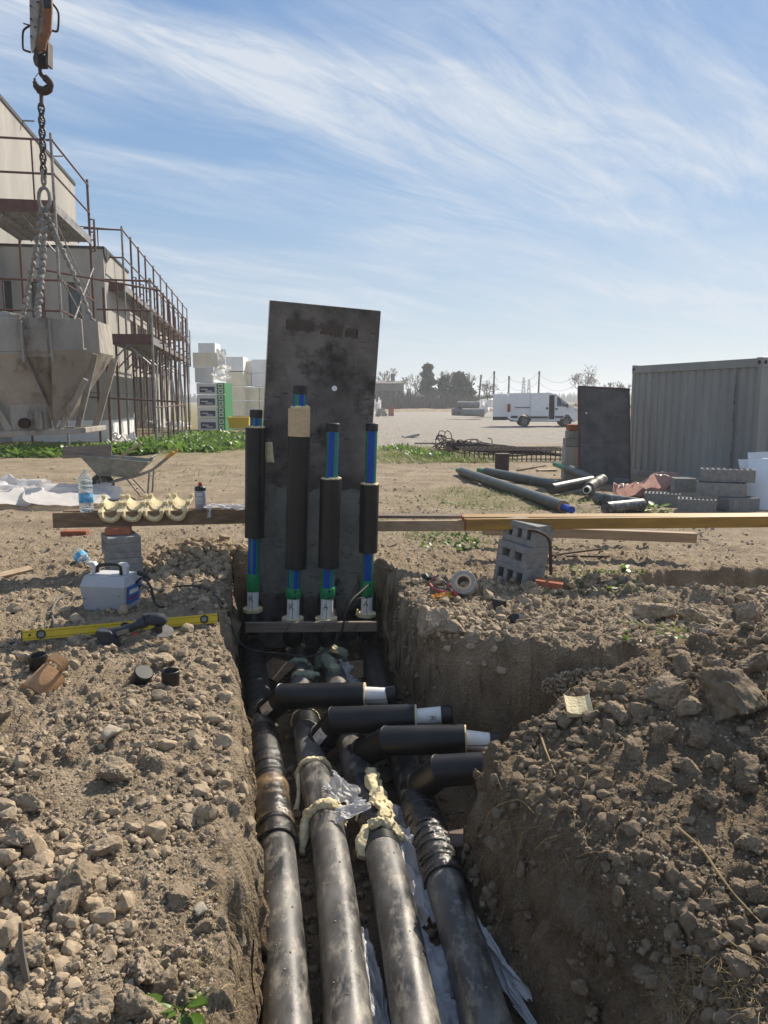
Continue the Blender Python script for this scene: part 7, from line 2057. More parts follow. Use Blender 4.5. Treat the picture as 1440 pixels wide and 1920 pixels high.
for s0 in (-0.008, LC - 0.135):
    for l0 in (-0.008, DC - 0.135):
        for z0_ in (0.0, HC - 0.175):
            cc = obj('corner_casting', cb(s0, s0 + 0.145, l0, l0 + 0.145, z0_, z0_ + 0.18), MT['cont'], t, world=True, bevel=0.012)
for (s0, l0, dd) in ((LC - 0.06, -0.0082, -cr_), (LC + 0.0102, 0.065, ce), (0.06, -0.0082, -cr_)):
    c_ = Q(s0, l0, HC - 0.085)
    obj('casting_hole', MB().tube([c_, c_ + dd * 0.003], 0.036, n=16), MT['dark'], t, world=True)
obj('roof', cb(0.1, LC - 0.1, 0.1, DC - 0.1, HC - 0.05, HC - 0.03), MT['cont'], t, world=True)
obj('flat_seam', cb(LC - 0.62, LC - 0.60, -0.002, 0.012, 0.14, HC - 0.17), MT['galv'], t, world=True)
# dark panel leaning at the container
Yp = 15.6
tl, tr2, bl = atY(1085, 723, Yp + 0.42), atY(1181, 728, Yp + 0.48), atY(1086, 898, Yp)
exx = (tr2 - tl); wP_ = exx.length; exx.normalize()
dn_ = (bl - tl); hP_ = dn_.length + 0.08; dn_.normalize()
npn = exx.cross(dn_).normalized()
if npn.y < 0: npn = -npn
t = thing('steel_shuttering', 'dark rusty shuttering panel leaning upright by the container corner', 'panel', bl[:])
G = lambda u, v, w=0.0: tl + exx * u + dn_ * v + npn * w
obj('panel_sheet', MB().prism([G(0.02, 0.02, 0.012), G(wP_ - 0.02, 0.02, 0.012), G(wP_ - 0.02, hP_ - 0.02, 0.012), G(0.02, hP_ - 0.02, 0.012)], npn * 0.03), MT['rustplate'], t, world=True)
for (u0, u1, v0, v1) in ((0.02, wP_ - 0.02, 0, 0.03), (0.02, wP_ - 0.02, hP_ - 0.03, hP_), (0, 0.03, 0.0, hP_), (wP_ - 0.03, wP_, 0.0, hP_)):
    if v1 - v0 < 0.1: u0, u1 = 0.031, wP_ - 0.031
    if u0 == 0 or u1 == wP_: pass
    obj('panel_frame', MB().prism([G(u0, v0), G(u1, v0), G(u1, v1), G(u0, v1)], npn * 0.08), MT['rust'], t, world=True)
for v in (0.57, 2.02 if hP_ > 2.2 else 1.22):
    hm = MB()
    for i in range(16):
        u = 0.07 + (wP_ - 0.14) * i / 15
        hm.tube([G(u, v, 0.0115), G(u, v, 0.0105)], 0.009, n=6)
    obj('row_of_holes', hm, MT['galv'], t, world=True)
for u in (0.16,):
    obj('hole', MB().tube([G(u, 0.56, 0.0115), G(u, 0.56, 0.010)], 0.02, n=10), MT['epsw'], t, world=True)
# concrete pillar of blocks left of the panel with brick on top
for i, (x0, x1, y0, y1, m, lab) in enumerate(((1058, 1092, 838, 900, 'wallc', 'pale standing concrete block half behind the dark panel'), (1062, 1092, 822, 837.4, 'block', 'grey slab on the pale standing block'), (1066, 1092, 808, 821.5, 'block', 'upper grey slab on the pale standing block'), (1068, 1092, 796, 807.5, 'brick', 'brick topping the pile beside the dark panel'))):
    stackbox('stacked_block', x0, x1, y0, y1, 16.5, 0.35, m, lab, 'block', 'pile behind the dark panel')
# block pile
def pile_block(px, py, Y, yaw, lab, L_=0.5, W_=0.26, H_=0.21, z=None, holes=9):
    mb = MB()
    wl_ = 0.024
    mb.box((0, -W_ / 2 + wl_ / 2, H_ / 2), (L_, wl_, H_)); mb.box((0, W_ / 2 - wl_ / 2, H_ / 2), (L_, wl_, H_))
    cw = (L_ - wl_) / holes
    for i in range(holes + 1):
        mb.box((-L_ / 2 + wl_ / 2 + i * cw, 0, H_ / 2), (wl_, W_ - 2 * wl_ - 0.0004, H_ - (0 if i in (0, holes) else 0.006)))
    mb.box((0, 0, 0.05), (L_ - 2 * wl_, W_ - 2 * wl_ - 0.001, 0.02))
    for i in range(holes + 1):                                   # ribs on the long faces
        mb.box((-L_ / 2 + wl_ / 2 + i * cw, -W_ / 2 - 0.004, H_ / 2), (wl_ * 0.7, 0.0078, H_ - 0.01))
    q = atY(px, py, Y)
    zz = z if z is not None else Hs(q.x, q.y) - 0.01
    return solo('concrete_block', mb, MT['block'], lab, 'block', 'grey ribbed blocks piled before the container', loc=(q.x, q.y, zz), rot=(0, 0, yaw), bevel=0.004)
Yq = 11.6
gz0 = -0.02
pile_block(1242, 935, 12.5, R(-22), 'leftmost ribbed block on the ground at the tail of the pile', 0.55, 0.30, 0.20, gz0)
pile_block(1306, 950, 11.75, R(-22), 'front ribbed block on the ground nearest the yellow board', 0.55, 0.30, 0.20, gz0)
pile_block(1385, 950, 11.9, R(8), 'right hand block on the ground at the foot of the pile', 0.50, 0.30, 0.20, gz0)
pile_block(1280, 920, 12.75, R(-8), 'smooth block set back in the second layer of the pile', 0.34, 0.28, 0.22, gz0 + 0.20)
pile_block(1352, 920, 12.1, R(-20), 'long block across the second layer of the pile', 0.72, 0.30, 0.21, gz0 + 0.203)
pile_block(1363, 897, 12.2, R(-16), 'topmost block of the pile', 0.78, 0.28, 0.20, gz0 + 0.417)
q = atY(1206, 915, 13.4)
sheet('plastic_sheet', (q.x, q.y, Hs(q.x, q.y)), 1.25, 0.7, (0, 0, -0.1), 0.34, 3.0, 'pink', 'crumpled pink plastic sheet beside the block pile', seed=82, grnd=True, n=48)
# white panels leaning at the right edge
def wpanel(p, lab, tiltx=-14):
    a_, b_, c_, d_ = p
    t = solo('white_sheet_board', MB().prism([a_, b_, c_, d_], Vector((0.01, 0.03, 0.004))), MT['vanw'], lab, 'panel', 'white panels leaning at the container', bevel=0.003)
    return t
wpanel((atY(1412, 965, 12.0), atY(1475, 965, 11.7), atY(1470, 858, 12.3), atY(1401, 862, 12.6)), 'front white panel leaning on the container at the right edge')
wpanel((atY(1404, 962, 12.5), atY(1425, 962, 12.45), atY(1402, 862, 12.75), atY(1384, 862, 12.8)), 'narrow white panel edge just left of the front white panel')
wpanel((atY(1405, 900, 13.0), atY(1475, 900, 12.9), atY(1475, 846, 13.1), atY(1402, 849, 13.2)), 'white panel with small holes standing behind the front one')

# spare pipes lying by the yard edge
def spare(p0, p1, r, lab, green0=0.0, blue1=0.0, r_in=0.55, green1=0.0):
    t = thing('spare_pipe', lab, 'pipe', Vector(p0)[:], group='spare insulated pipes lying on the soil')
    p0, p1 = Vector(p0), Vector(p1); d = (p1 - p0).normalized()
    obj('casing', MB().tube([p0, p0.lerp(p1, 0.5), p1], r, n=24), MT['pipeg'], t, world=True, smooth=True)
    for (pp, dd, m, ln) in ((p0, -d, 'coupl', green0), (p1, d, 'blue', blue1), (p1, d, 'coupl', green1)):
        if ln:
            obj('inner_pipe', MB().tube([pp, pp + dd * ln], r * r_in, n=20), MT[m], t, world=True, smooth=True)
            obj('foam_face', MB().tube([pp - dd * 0.003, pp + dd * 0.006], r * 0.93, n=20), MT['foambrown'], t, world=True, smooth=True)
    return t
def gl(px, py, h=0.0):
    q = gp(px, py); return Vector((q.x, q.y, q.z + h))
spare(gl(866, 893, 0.10), gl(1056, 962, 0.09), 0.10, 'longest spare pipe lying askew with a short blue end towards us', 0.35, 0.30)
spare(gl(912, 893, 0.10), gl(1046, 921, 0.10), 0.10, 'second spare pipe just behind the longest one', 0.4)
spare(gl(1064, 903, 0.26), gl(1112, 920, 0.22), 0.095, 'spare pipe with a green end resting across the heap', 0.9)
spare(gl(1034, 930, 0.12), gl(1108, 922, 0.20), 0.10, 'dark spare pipe lying crosswise on the longest one')
t = thing('pipe_bend', 'short pipe end pointing at us with a pale bore', 'pipe', gl(1105, 940)[:])
a_, b_ = gl(1100, 940, 0.20), gl(1128, 922, 0.22)
obj('casing', MB().tube([a_ + (b_ - a_).normalized() * 0.10, b_], 0.11, n=24), MT['pipe'], t, world=True, smooth=True)
dd = (b_ - a_).normalized()
obj('bore_pipe', MB().lathe([(0.058, 0.0), (0.064, -0.01), (0.064, -0.20), (0.0, -0.20), (0.0, -0.02), (0.050, -0.02), (0.050, -0.19), (0.058, -0.20)][:4], 20, axis=dd, org=a_ + dd * 0.14), MT['white'], t, world=True, smooth=True)
obj('bore', MB().tube([a_ - dd * 0.063, a_ - dd * 0.060], 0.048, n=18), MT['dark'], t, world=True)
spare(gl(1152, 918, 0.12), gl(1180, 920, 0.10), 0.11, 'pipe stub lying beside the pink sheet')
t = thing('pipe_elbow', 'mitred black pipe elbow lying before the block pile', 'pipe', gl(1200, 960)[:])
a_, b_, c_ = gl(1118, 945, 0.10), gl(1200, 960, 0.11), gl(1136, 966, 0.10)
obj('casing', MB().tube([a_, b_], 0.10, n=24), MT['pipe'], t, world=True, smooth=True)
obj('casing', MB().tube([b_ + (b_ - c_).normalized() * 0.03, c_], 0.098, n=24), MT['pipe'], t, world=True, smooth=True)
g = gp(941, 884)
t = thing('stump_post', 'short dark rusty post standing on the trodden soil', 'post', g[:])
obj('post_body', MB().tube([(0, 0, -0.05), (0, 0, 0.2), (0.005, 0, 0.40)], [0.165, 0.168, 0.172], n=20), MT['darkrust'], t, smooth=True)
obj('post_cap', MB().tube([(0.005, 0, 0.40), (0.005, 0, 0.425)], 0.178, n=20), MT['darkrust'], t, smooth=True)
a_, b_ = gl(970, 884, 0.03), gl(1022, 876, 0.04)
solo('stick', MB().beam(a_, b_, 0.06, 0.03), MT['timber_grey'], 'grey lath on the soil right of the dark post', 'lath')
a_, b_ = gl(1008, 883, 0.02), gl(1042, 882, 0.02)
solo('stick', MB().beam(a_, b_, 0.25, 0.02), MT['timber_pale'], 'pale flat board scrap before the dark panel', 'board scrap')
a_, b_ = gl(862, 866, 0.02), gl(891, 869, 0.02)
solo('stick', MB().beam(a_, b_, 0.05, 0.03), MT['darkrust'], 'dark stick on the trodden soil left of the dark post', 'stick')

# rebar heap and mesh mats
def rebar_heap():
    g = gp(940, 838)
    t = thing('rebar_heap', 'heap of tangled rusty reinforcing bars in front of the gravel lot', 'rebar heap', g[:])
    r = random.Random(3)
    for grp, n_ in (('long_bars', 190), ('bent_hooks', 34)):
        mb = MB()
        for i in range(n_):
            if grp == 'long_bars':
                u0 = r.uniform(0, 0.65); u1 = min(1, u0 + r.uniform(0.3, 0.6))
                p_ = []
                for k in range(5):
                    u = u0 + (u1 - u0) * k / 4
                    hh = 0.40 * (1 - u) ** 0.7 * r.uniform(0.1, 1.0) + 0.03
                    p_.append(atY(820 + 235 * u, 836 - 2 * u, 25.0 - 1.6 * u + r.uniform(-0.5, 0.5)) * 1.0)
                    p_[-1].z = hh
                mb.tube(spline(p_, 2), 0.016, n=4)
            else:
                u = r.random() ** 2.2 * 0.5
                c_ = atY(822 + 235 * u, 836, 25.0 - 1.6 * u + r.uniform(-0.6, 0.4)); c_.z = r.uniform(0.05, 0.42 * (1 - u) + 0.1)
                rr = r.uniform(0.08, 0.20); a0 = r.uniform(0, 6.28)
                ax1 = Vector((r.gauss(0, 1), r.gauss(0, 0.4), r.gauss(0, 0.6))).normalized(); ax2 = ax1.cross(Vector((r.gauss(0, 1), r.gauss(0, 1), r.gauss(0, 1)))).normalized()
                mb.tube([c_ + ax1 * rr * 1.6 * math.cos(a0 + k * 0.6) + ax2 * rr * math.sin(a0 + k * 0.6) for k in range(8)], 0.015, n=4)
        obj(grp, mb, MT['darkrust'], t, world=True)
    return t
rebar_heap()
def rebar_cage():
    Yc = 21.3
    t = thing('rebar_mat', 'flat rusty reinforcing cage with a comb of short upright bars', 'rebar mat', atY(970, 845, Yc)[:])
    A_ = lambda u, z, dy=0: Vector((atY(872 + 188 * u, 830, Yc).x, Yc + dy, z))
    n_ = 22
    for i in range(n_):
        u = i / (n_ - 1)
        obj('upright_bar', MB().tube([A_(u, -0.02), A_(u, 0.30), A_(u - 0.06, 0.34, 0.9)], 0.017, n=5), MT['darkrust'], t, world=True)
    for z, dy in ((0.30, 0), (0.06, 0), (0.34, 0.9), (0.33, 0.5)):
        obj('long_bar', MB().tube([A_(-0.03, z, dy), A_(1.03, z, dy)], 0.016, n=5), MT['darkrust'], t, world=True)
rebar_cage()
for (px, py, Y, L_, h_, sd, m, lab) in ((770, 820, 25.5, 1.0, 0.14, 3, 'wallc', 'pale broken slab in the grass patch'),):
    g = gp(px, py)
    solo('slab_piece', MB().box((0, 0, 0.08), (0.75, 0.4, 0.12), rot=(R(10), R(-12), 0.2)), MT['wallc'], lab, 'slab', loc=g[:], bevel=0.03)
g1_, g2_ = gl(778, 833, 0.04), gl(868, 834, 0.04)
solo('stick', MB().beam(g1_, g2_, 0.08, 0.05), MT['timber_grey'], 'long pale lath at the front of the grass patch', 'lath')
g = gp(835, 858)
solo('soil_clod', lump_tube([(-0.45, 0, 0.03), (-0.1, 0, 0.08), (0.1, 0, 0.2), (0.2, 0, 0.06)], [0.06, 0.09, 0.10, 0.10], 0.08, n=10, seed=301, fr=7), MT['root'], 'dark lump of roots and soil on the edge of the grass patch', 'soil lump', loc=g[:], smooth=True)

# ------------------------------------------------------------------ gravel lot: van, concrete pipes, bags, bricks
gV = gp(1004, 797)
YV = 50.0
pxm = FPX / YV
xv = lambda px: (px - 1008) / pxm
van = thing('white_van', 'white panel van with side door slid open and rear door ajar', 'van', (atY(1008, 750, YV).x, YV, 0.0), (0, 0, R(-4)))
def zv(py): return (799 - py) / pxm
HW = 0.95
side = [(-1.75, 0.42), (-2.0, 0.60), (-2.02, 1.0), (-1.97, 1.95), (-1.85, 2.10), (0.72, 2.13), (0.90, 2.06), (1.72, 1.42), (2.30, 1.18), (2.50, 0.95), (2.55, 0.60), (2.45, 0.40)]
def arch(cx_, r_):
    return [(cx_ + r_ * math.cos(R(a_)), 0.36 + r_ * math.sin(R(a_))) for a_ in range(0, 181, 20)]
prof_ = side + arch(1.72, 0.42) + arch(-0.90, 0.42)
V_ = lambda nm, mb, m, par=None, **k: obj(nm, mb, MT[m], van, **k)
n_ = len(prof_)
mb = MB()
ins = 0.10
vs = []
for (yy) in (-HW, HW):
    for (x_, z_) in prof_:
        k_ = max(0, (z_ - 1.25)) * 0.12
        vs.append((x_, yy * (1 - k_), z_))
bm = bmesh.new()
bv = [bm.verts.new(v) for v in vs]
for i in range(n_):
    bm.faces.new((bv[i], bv[(i + 1) % n_], bv[n_ + (i + 1) % n_], bv[n_ + i]))
bm.faces.new(bv[:n_][::-1]); bm.faces.new(bv[n_:])
bmesh.ops.triangulate(bm, faces=[f for f in bm.faces if len(f.verts) > 4])
bmesh.ops.recalc_face_normals(bm, faces=bm.faces)
me = bpy.data.meshes.new('body'); bm.to_mesh(me); bm.free(); me.materials.append(MT['vanw'])
link(bpy.data.objects.new('body', me), van)
yl = lambda z_: -HW * (1 - max(0, z_ - 1.25) * 0.12)
def vpanel(nm, pts_, m, proud=0.012, th=0.02, bev=0.0):
    return V_(nm, MB().prism([Vector((x_, yl(z_) - proud, z_)) for x_, z_ in pts_], Vector((0, th, 0))), m, bevel=bev)
vpanel('door_opening', [(0.62, 0.48), (0.95, 0.48), (0.95, 1.98), (0.62, 1.98)], 'dark', 0.006)
sd = vpanel('sliding_door', [(-0.56, 0.55), (0.58, 0.55), (0.58, 2.02), (-0.54, 2.02)], 'vanw', 0.07, 0.05, 0.012)
def sub(par, nm, mb, m, **k):
    o = obj(nm, mb, MT[m], None, **k); o.parent = par; return o
sub(sd, 'handle', MB().box((0.48, -HW - 0.055, 1.16), (0.14, 0.03, 0.12)), 'black', bevel=0.008)
sub(sd, 'trim_strip', MB().box((0.0, -HW - 0.085, 0.60), (1.12, 0.02, 0.12)), 'black')
cd = vpanel('cab_door', [(1.00, 0.52), (1.55, 0.52), (1.66, 0.85), (1.72, 1.32), (1.18, 1.90), (1.00, 1.92)], 'vanw', 0.015, 0.02, 0.008)
sub(cd, 'window', MB().prism([Vector((x_, yl(z_) - 0.022, z_)) for x_, z_ in ((1.10, 1.30), (1.40, 1.28), (1.40, 1.62), (1.20, 1.86), (1.10, 1.86))], Vector((0, 0.01, 0))), 'glass')
sub(cd, 'window', MB().prism([Vector((x_, yl(z_) - 0.022, z_)) for x_, z_ in ((1.43, 1.28), (1.68, 1.27), (1.66, 1.36), (1.43, 1.60))], Vector((0, 0.01, 0))), 'glass')
sub(cd, 'handle', MB().box((1.07, -HW - 0.022, 1.12), (0.13, 0.03, 0.11)), 'black', bevel=0.008)
sub(cd, 'trim_strip', MB().box((1.27, -HW - 0.026, 0.62), (0.54, 0.02, 0.11)), 'black')
V_('mirror', MB().box((1.72, -HW - 0.10, 1.35), (0.12, 0.20, 0.26)), 'black', bevel=0.03)
V_('windscreen', MB().prism([Vector((0.98, -0.78, 2.03)), Vector((0.98, 0.78, 2.03)), Vector((1.68, 0.84, 1.475)), Vector((1.68, -0.84, 1.475))], Vector((0.02, 0, 0.03))), 'glass')
V_('rail_strip', MB().box((-1.05, -HW - 0.010, 1.21), (0.95, 0.02, 0.05)), 'darkrust')
V_('lower_trim', MB().box((-1.55, -HW - 0.010, 0.62), (0.42, 0.02, 0.14)), 'black')
V_('tail_light', MB().box((-1.90, -HW - 0.006, 1.18), (0.17, 0.05, 0.50)), 'taill', bevel=0.01)
V_('rear_bumper', MB().box((-1.86, 0, 0.55), (0.36, 1.86, 0.24)), 'black', bevel=0.03)
V_('front_bumper', MB().box((2.42, 0, 0.52), (0.34, 1.84, 0.26)), 'vanw', bevel=0.05)
V_('headlight', MB().box((2.33, -HW + 0.12, 1.05), (0.30, 0.30, 0.18), rot=(0, R(20), 0)), 'lens', bevel=0.03)
V_('headlight', MB().box((2.33, HW - 0.12, 1.05), (0.30, 0.30, 0.18), rot=(0, R(20), 0)), 'lens', bevel=0.03)
rd = V_('rear_door', MB().box((-2.47, -HW - 0.02, 1.27), (0.90, 0.05, 1.56), rot=(0, 0, R(8))), 'vanw', bevel=0.02)
sub(rd, 'handle', MB().box((-2.76, -HW - 0.02, 1.22), (0.14, 0.03, 0.13)), 'black', bevel=0.006)
sub(rd, 'door_foot', MB().box((-2.47, -HW - 0.022, 0.52), (0.88, 0.06, 0.22), rot=(0, 0, R(8))), 'black')
for cx_ in (1.72, -0.90):
    for sy in (-1, 1):
        ty = V_('wheel', MB().lathe([(0.20, -0.10), (0.30, -0.105), (0.335, -0.07), (0.335, 0.07), (0.30, 0.105), (0.20, 0.10)], 28, axis=(0, 1, 0), org=(cx_, sy * (HW - 0.12), 0.335)), 'rubber', smooth=True)
        sub(ty, 'rim', MB().lathe([(0.0, -0.06), (0.06, -0.075), (0.10, -0.05), (0.17, -0.06), (0.20, -0.09), (0.21, -0.07), (0.21, 0.09), (0.0, 0.09)], 24, axis=(0, 1 if sy < 0 else -1, 0), org=(cx_, sy * (HW - 0.12), 0.335)), 'steel', smooth=True)
V_('underbody', MB().box((0.3, 0, 0.40), (4.0, 1.5, 0.16)), 'dark')
V_('gas_bottle', MB().tube([(0.80, -0.75, 0.5), (0.80, -0.75, 0.92)], 0.15, n=12), 'boxgrey', smooth=True)

def conpipe(px0, px1, py, rpx, Y, lab):
    a_, b_ = atY(px0, py, Y), atY(px1, py + 1, Y + 0.4)
    r_ = rpx / FPX * Y
    t = thing('concrete_pipe', lab, 'concrete pipe', a_[:], group='concrete pipes stacked on the gravel lot')
    d = (b_ - a_).normalized()
    obj('barrel', MB().tube([a_, b_], r_, n=22), MT['conpipe'], t, world=True, smooth=True)
    obj('socket', MB().tube([b_ - d * 0.5, b_ - d * 0.1, b_], [r_ * 1.0, r_ * 1.18, r_ * 1.18], n=22), MT['conpipe'], t, world=True, smooth=True)
conpipe(848, 904, 772.0, 7.2, 68, 'left concrete pipe of the bottom row')
conpipe(866, 906, 772.5, 7.2, 67, 'right concrete pipe of the bottom row')
conpipe(858, 897, 758.5, 6.2, 68, 'concrete pipe lying on top of the bottom row')
g = gp(920, 782)
t = sheet('plastic_bags', (g.x, g.y, g.z), 2.6, 1.6, (0, 0, 0.1), 1.5, 2.2, 'film', 'heap of white plastic bags behind the van', 'plastic bags', seed=91, grnd=True, n=30)
g = gp(895, 782)
sheet('plastic_bags', (g.x, g.y, g.z), 1.6, 0.8, (0, 0, 0.1), 0.5, 2.5, 'filmg', 'low white plastic scraps left of the bag heap', 'plastic bags', seed=92, grnd=True, n=22)
g = gp(716, 780)
for i, (x0, x1, y0, y1, m, lab) in enumerate(((728, 738.5, 763, 780, 'brick', 'stack of orange bricks at the far side of the lot'), (704, 726, 766, 780, 'wallc', 'grey sack covered pallet beside the orange bricks'))):
    q0, q1 = atY(x0, y1, 78), atY(x1, y0, 78)
    mb = MB(); r = random.Random(i)
    ny_, nx_ = (5, 3) if i == 0 else (3, 4)
    tt = thing('brick_stack' if i == 0 else 'sack_pallet', lab, 'pallet', ((q0.x + q1.x) / 2, 78, max(q0.z, -0.1)))
    w_, h_ = q1.x - q0.x, q1.z - max(q0.z, -0.1)
    for a_ in range(nx_):
        for b_ in range(ny_):
            dw = w_ * (1 if i == 0 else 1 - 0.18 * b_)
            obj('brick_pack' if i == 0 else 'sack', MB().box((-dw / 2 + dw * (a_ + 0.5) / nx_, 0, h_ * (b_ + 0.5) / ny_), (dw / nx_ - 0.02, 0.8, h_ / ny_ - 0.02), rot=(0, 0, r.uniform(-.05, .05))), MT[m], tt, bevel=0.01 if i == 0 else 0.05)
q = atY(703, 768, 78.5)
sheet('plastic_bags', (q.x, q.y, 0.0), 1.2, 0.8, (0, 0, 0), 1.6, 2.0, 'film', 'white sheet heap beside the sack pallet', 'plastic sheet', seed=95, grnd=True, n=20)

# ------------------------------------------------------------------ far houses, trees, poles
def gable(lab, px0, px1, pyr, pye, pyb, Y, dep, m, mr, name='farm_house', wins=0):
    a_, b_ = atY(px0, pyb, Y), atY(px1, pyb, Y)
    ze, zr_ = atY(px0, pye, Y).z, atY(px0, pyr, Y).z
    w_ = b_.x - a_.x
    t = thing(name, lab, 'house', ((a_.x + b_.x) / 2, Y, 0))
    obj('wall', MB().box((0, dep / 2, ze / 2 - 0.2), (w_, dep, ze + 0.4)), MT[m], t)
    mb = MB().prism([Vector((-w_ / 2 - 0.4, -0.5, ze - 0.1)), Vector((-w_ / 2 - 0.4, dep / 2, zr_)), Vector((-w_ / 2 - 0.4, dep + 0.5, ze - 0.1))], Vector((w_ + 0.8, 0, 0)))
    rf = obj('roof', mb, MT[mr], t)
    o = obj('chimney', MB().box((w_ * 0.2, dep * 0.5, zr_ + 0.5), (0.8, 0.8, 1.8)), MT[m], None); o.parent = rf
    for i in range(wins):
        obj('window', MB().box((-w_ / 2 + w_ * (i + 0.7) / (wins + 0.4), -0.02, ze * 0.55), (0.9, 0.08, 1.4)), MT['dark'], t)
    return t
gable('big dark old farmhouse far behind the right edge of the board', 690, 757, 713, 718, 757, 150, 9, 'farhouse', 'farroof', wins=5)
gable('low grey shed beside the old farmhouse', 757, 772, 742, 747, 757, 150, 6, 'farhouse', 'farroof', 'shed')
def tubes_np(segs, name, m, parent, n=4):
    Vs, Fs, off = [], [], 0
    for p, q, r0, r1 in segs:
        d = (q - p)
        if d.length < 1e-6: continue
        d.normalize()
        s_ = d.orthogonal().normalized(); u_ = d.cross(s_)
        for pp, rr in ((p, r0), (q, r1)):
            for k in range(n):
                a_ = 2 * PI * k / n
                Vs.append((pp + (s_ * math.cos(a_) + u_ * math.sin(a_)) * rr)[:])
        Fs += [(off + k, off + (k + 1) % n, off + n + (k + 1) % n, off + n + k) for k in range(n)]
        off += 2 * n
    return link(bpy.data.objects.new(name, np_mesh(name, np.array(Vs), np.array(Fs), MT[m], False)), parent)
def bare_tree(lab, px, pyt, pyb, Y, spread=0.62, seed=1, trunk=0.25, depth=6, thick=1.0, group='bare trees beyond the lot'):
    r = random.Random(seed)
    b_ = atY(px, pyb, Y); hgt = atY(px, pyt, Y).z - 0.0
    t = thing('bare_tree', lab, 'tree', (b_.x, Y, -0.1), group=group)
    tr_s, br_s = [], []
    def grow(p, d, L_, rad, dep):
        q = p + d * L_
        (tr_s if dep >= depth - 1 else br_s).append((p, q, rad, rad * 0.72))
        if dep == 0: return
        k = 2 if r.random() < 0.45 else 3
        for i in range(k):
            az = r.uniform(0, 2 * PI)
            s_ = d.orthogonal().normalized(); u_ = d.cross(s_)
            nd = (d + (s_ * math.cos(az) + u_ * math.sin(az)) * spread * r.uniform(0.5, 1.25) + Vector((0, 0, 0.12))).normalized()
            grow(p + d * L_ * r.uniform(0.72, 1.0), nd, L_ * r.uniform(0.62, 0.84), rad * 0.62, dep - 1)
    grow(Vector((0, 0, 0)), Vector((r.uniform(-.05, .05), 0, 1)).normalized(), hgt * trunk, hgt * 0.022 * thick, depth)
    zmax = max(q.z for _, q, _, _ in br_s); sc_ = hgt / zmax
    sc3 = lambda L: [(p * sc_, q * sc_, max(a * sc_, 0.013 * Y / 60 * thick), max(c * sc_, 0.012 * Y / 60 * thick)) for p, q, a, c in L]
    tubes_np(sc3(tr_s), 'trunk', 'bark', t, 6)
    tubes_np(sc3(br_s), 'crown', 'twig', t, 3)
    return t
def leaf_tree(lab, px, pyt, pyb, Y, wpx, seed, m, shape, n=2600, group=None, size=0.5):
    r = np.random.default_rng(seed)
    b_ = atY(px, pyb, Y); hgt = atY(px, pyt, Y).z; wd = wpx / FPX * Y / 2
    t = thing('evergreen_tree', lab, 'tree', (b_.x, Y, -0.1), group=group)
    obj('trunk', MB().tube([(0, 0, 0), (0.1, 0, hgt * 0.5), (0, 0, hgt * 0.96)], [hgt * 0.03, hgt * 0.018, hgt * 0.004], n=7), MT['bark'], t, smooth=True)
    nc_ = 46
    # limbs first, foliage clumps hung along them
    z = r.random(nc_) ** 0.85
    prof = {'cone': lambda z: (1 - z) ** 0.8 * 0.95 + 0.05, 'round': lambda z: np.sqrt(np.clip(1 - (2 * z - 0.95) ** 2, 0.03, 1)), 'tier': lambda z: ((1 - z) ** 0.7) * (0.55 + 0.45 * (np.sin(z * 26) > 0)) + 0.06}[shape](z)
    az = r.uniform(0, 2 * PI, nc_); rr = wd * prof * r.uniform(0.35, 1.0, nc_)
    z0_ = 0.10 if shape != 'tier' else 0.28
    C_ = np.stack([rr * np.cos(az), rr * np.sin(az), hgt * (z0_ + (1 - z0_) * z)], -1)
    limbs = [(Vector((0, 0, max(0.05 * hgt, c[2] - 0.1 * hgt))), Vector(c), hgt * 0.008, hgt * 0.003) for c in C_[::2]]
    tubes_np(limbs, 'limbs', 'bark', t, 4)
    k = r.integers(0, nc_, n)
    cs = wd * (0.24 if shape != 'tier' else 0.18) * r.uniform(0.5, 1.3, nc_)
    P = C_[k] + r.normal(0, 1, (n, 3)) * cs[k][:, None] * np.array([1, 1, 0.62])
    if shape == 'tier': P[:, 2] -= 0.25 * np.hypot(P[:, 0], P[:, 1])
    P[:, 2] = np.clip(P[:, 2], 0.1, hgt)
    s = size * r.uniform(0.5, 1.2, n)
    d1_ = r.normal(size=(n, 3)); d1_ /= np.linalg.norm(d1_, axis=1)[:, None]
    d2_ = np.cross(d1_, r.normal(size=(n, 3))); d2_ /= np.linalg.norm(d2_, axis=1)[:, None]
    V = np.stack([P - d1_ * s[:, None], P + d2_ * s[:, None] * 0.5, P + d1_ * s[:, None], P - d2_ * s[:, None] * 0.5], 1).reshape(-1, 3)
    link(bpy.data.objects.new('crown', np_mesh('crown', V, np.arange(4 * n).reshape(-1, 4), MT[m], False)), t)
    return t
bare_tree('round topped bare tree behind the old farmhouse', 730, 688, 752, 175, 0.62, 3, 0.22)
bare_tree('bare tree between the farmhouse and the tall conifer', 774, 700, 757, 140, 0.6, 5, 0.22)
bare_tree('thin bare tree right after the tall conifer', 826, 693, 757, 135, 0.45, 7, 0.28)
bare_tree('bare tree leaning over the dark round evergreen', 878, 697, 757, 132, 0.55, 9, 0.26)
bare_tree('small bare tree left of the van', 912, 712, 760, 120, 0.65, 11, 0.2)
bare_tree('little bare tree beside the first pole', 806, 716, 757, 145, 0.6, 13, 0.24)
bare_tree('wide bare tree behind the front of the van and the dark panel', 1090, 681, 765, 75, 1.05, 17, 0.17, 7, 0.7)
bare_tree('bare tree behind the dark panel', 1150, 712, 765, 85, 0.6, 19, 0.2)
leaf_tree('tall tiered conifer, the highest of the far trees', 801, 684, 757, 132, 34, 21, 'ever2', 'tier', 2600, size=0.55)
leaf_tree('narrow dark conifer left of the round evergreen', 833, 705, 757, 130, 26, 23, 'ever', 'cone', 2000, size=0.5)
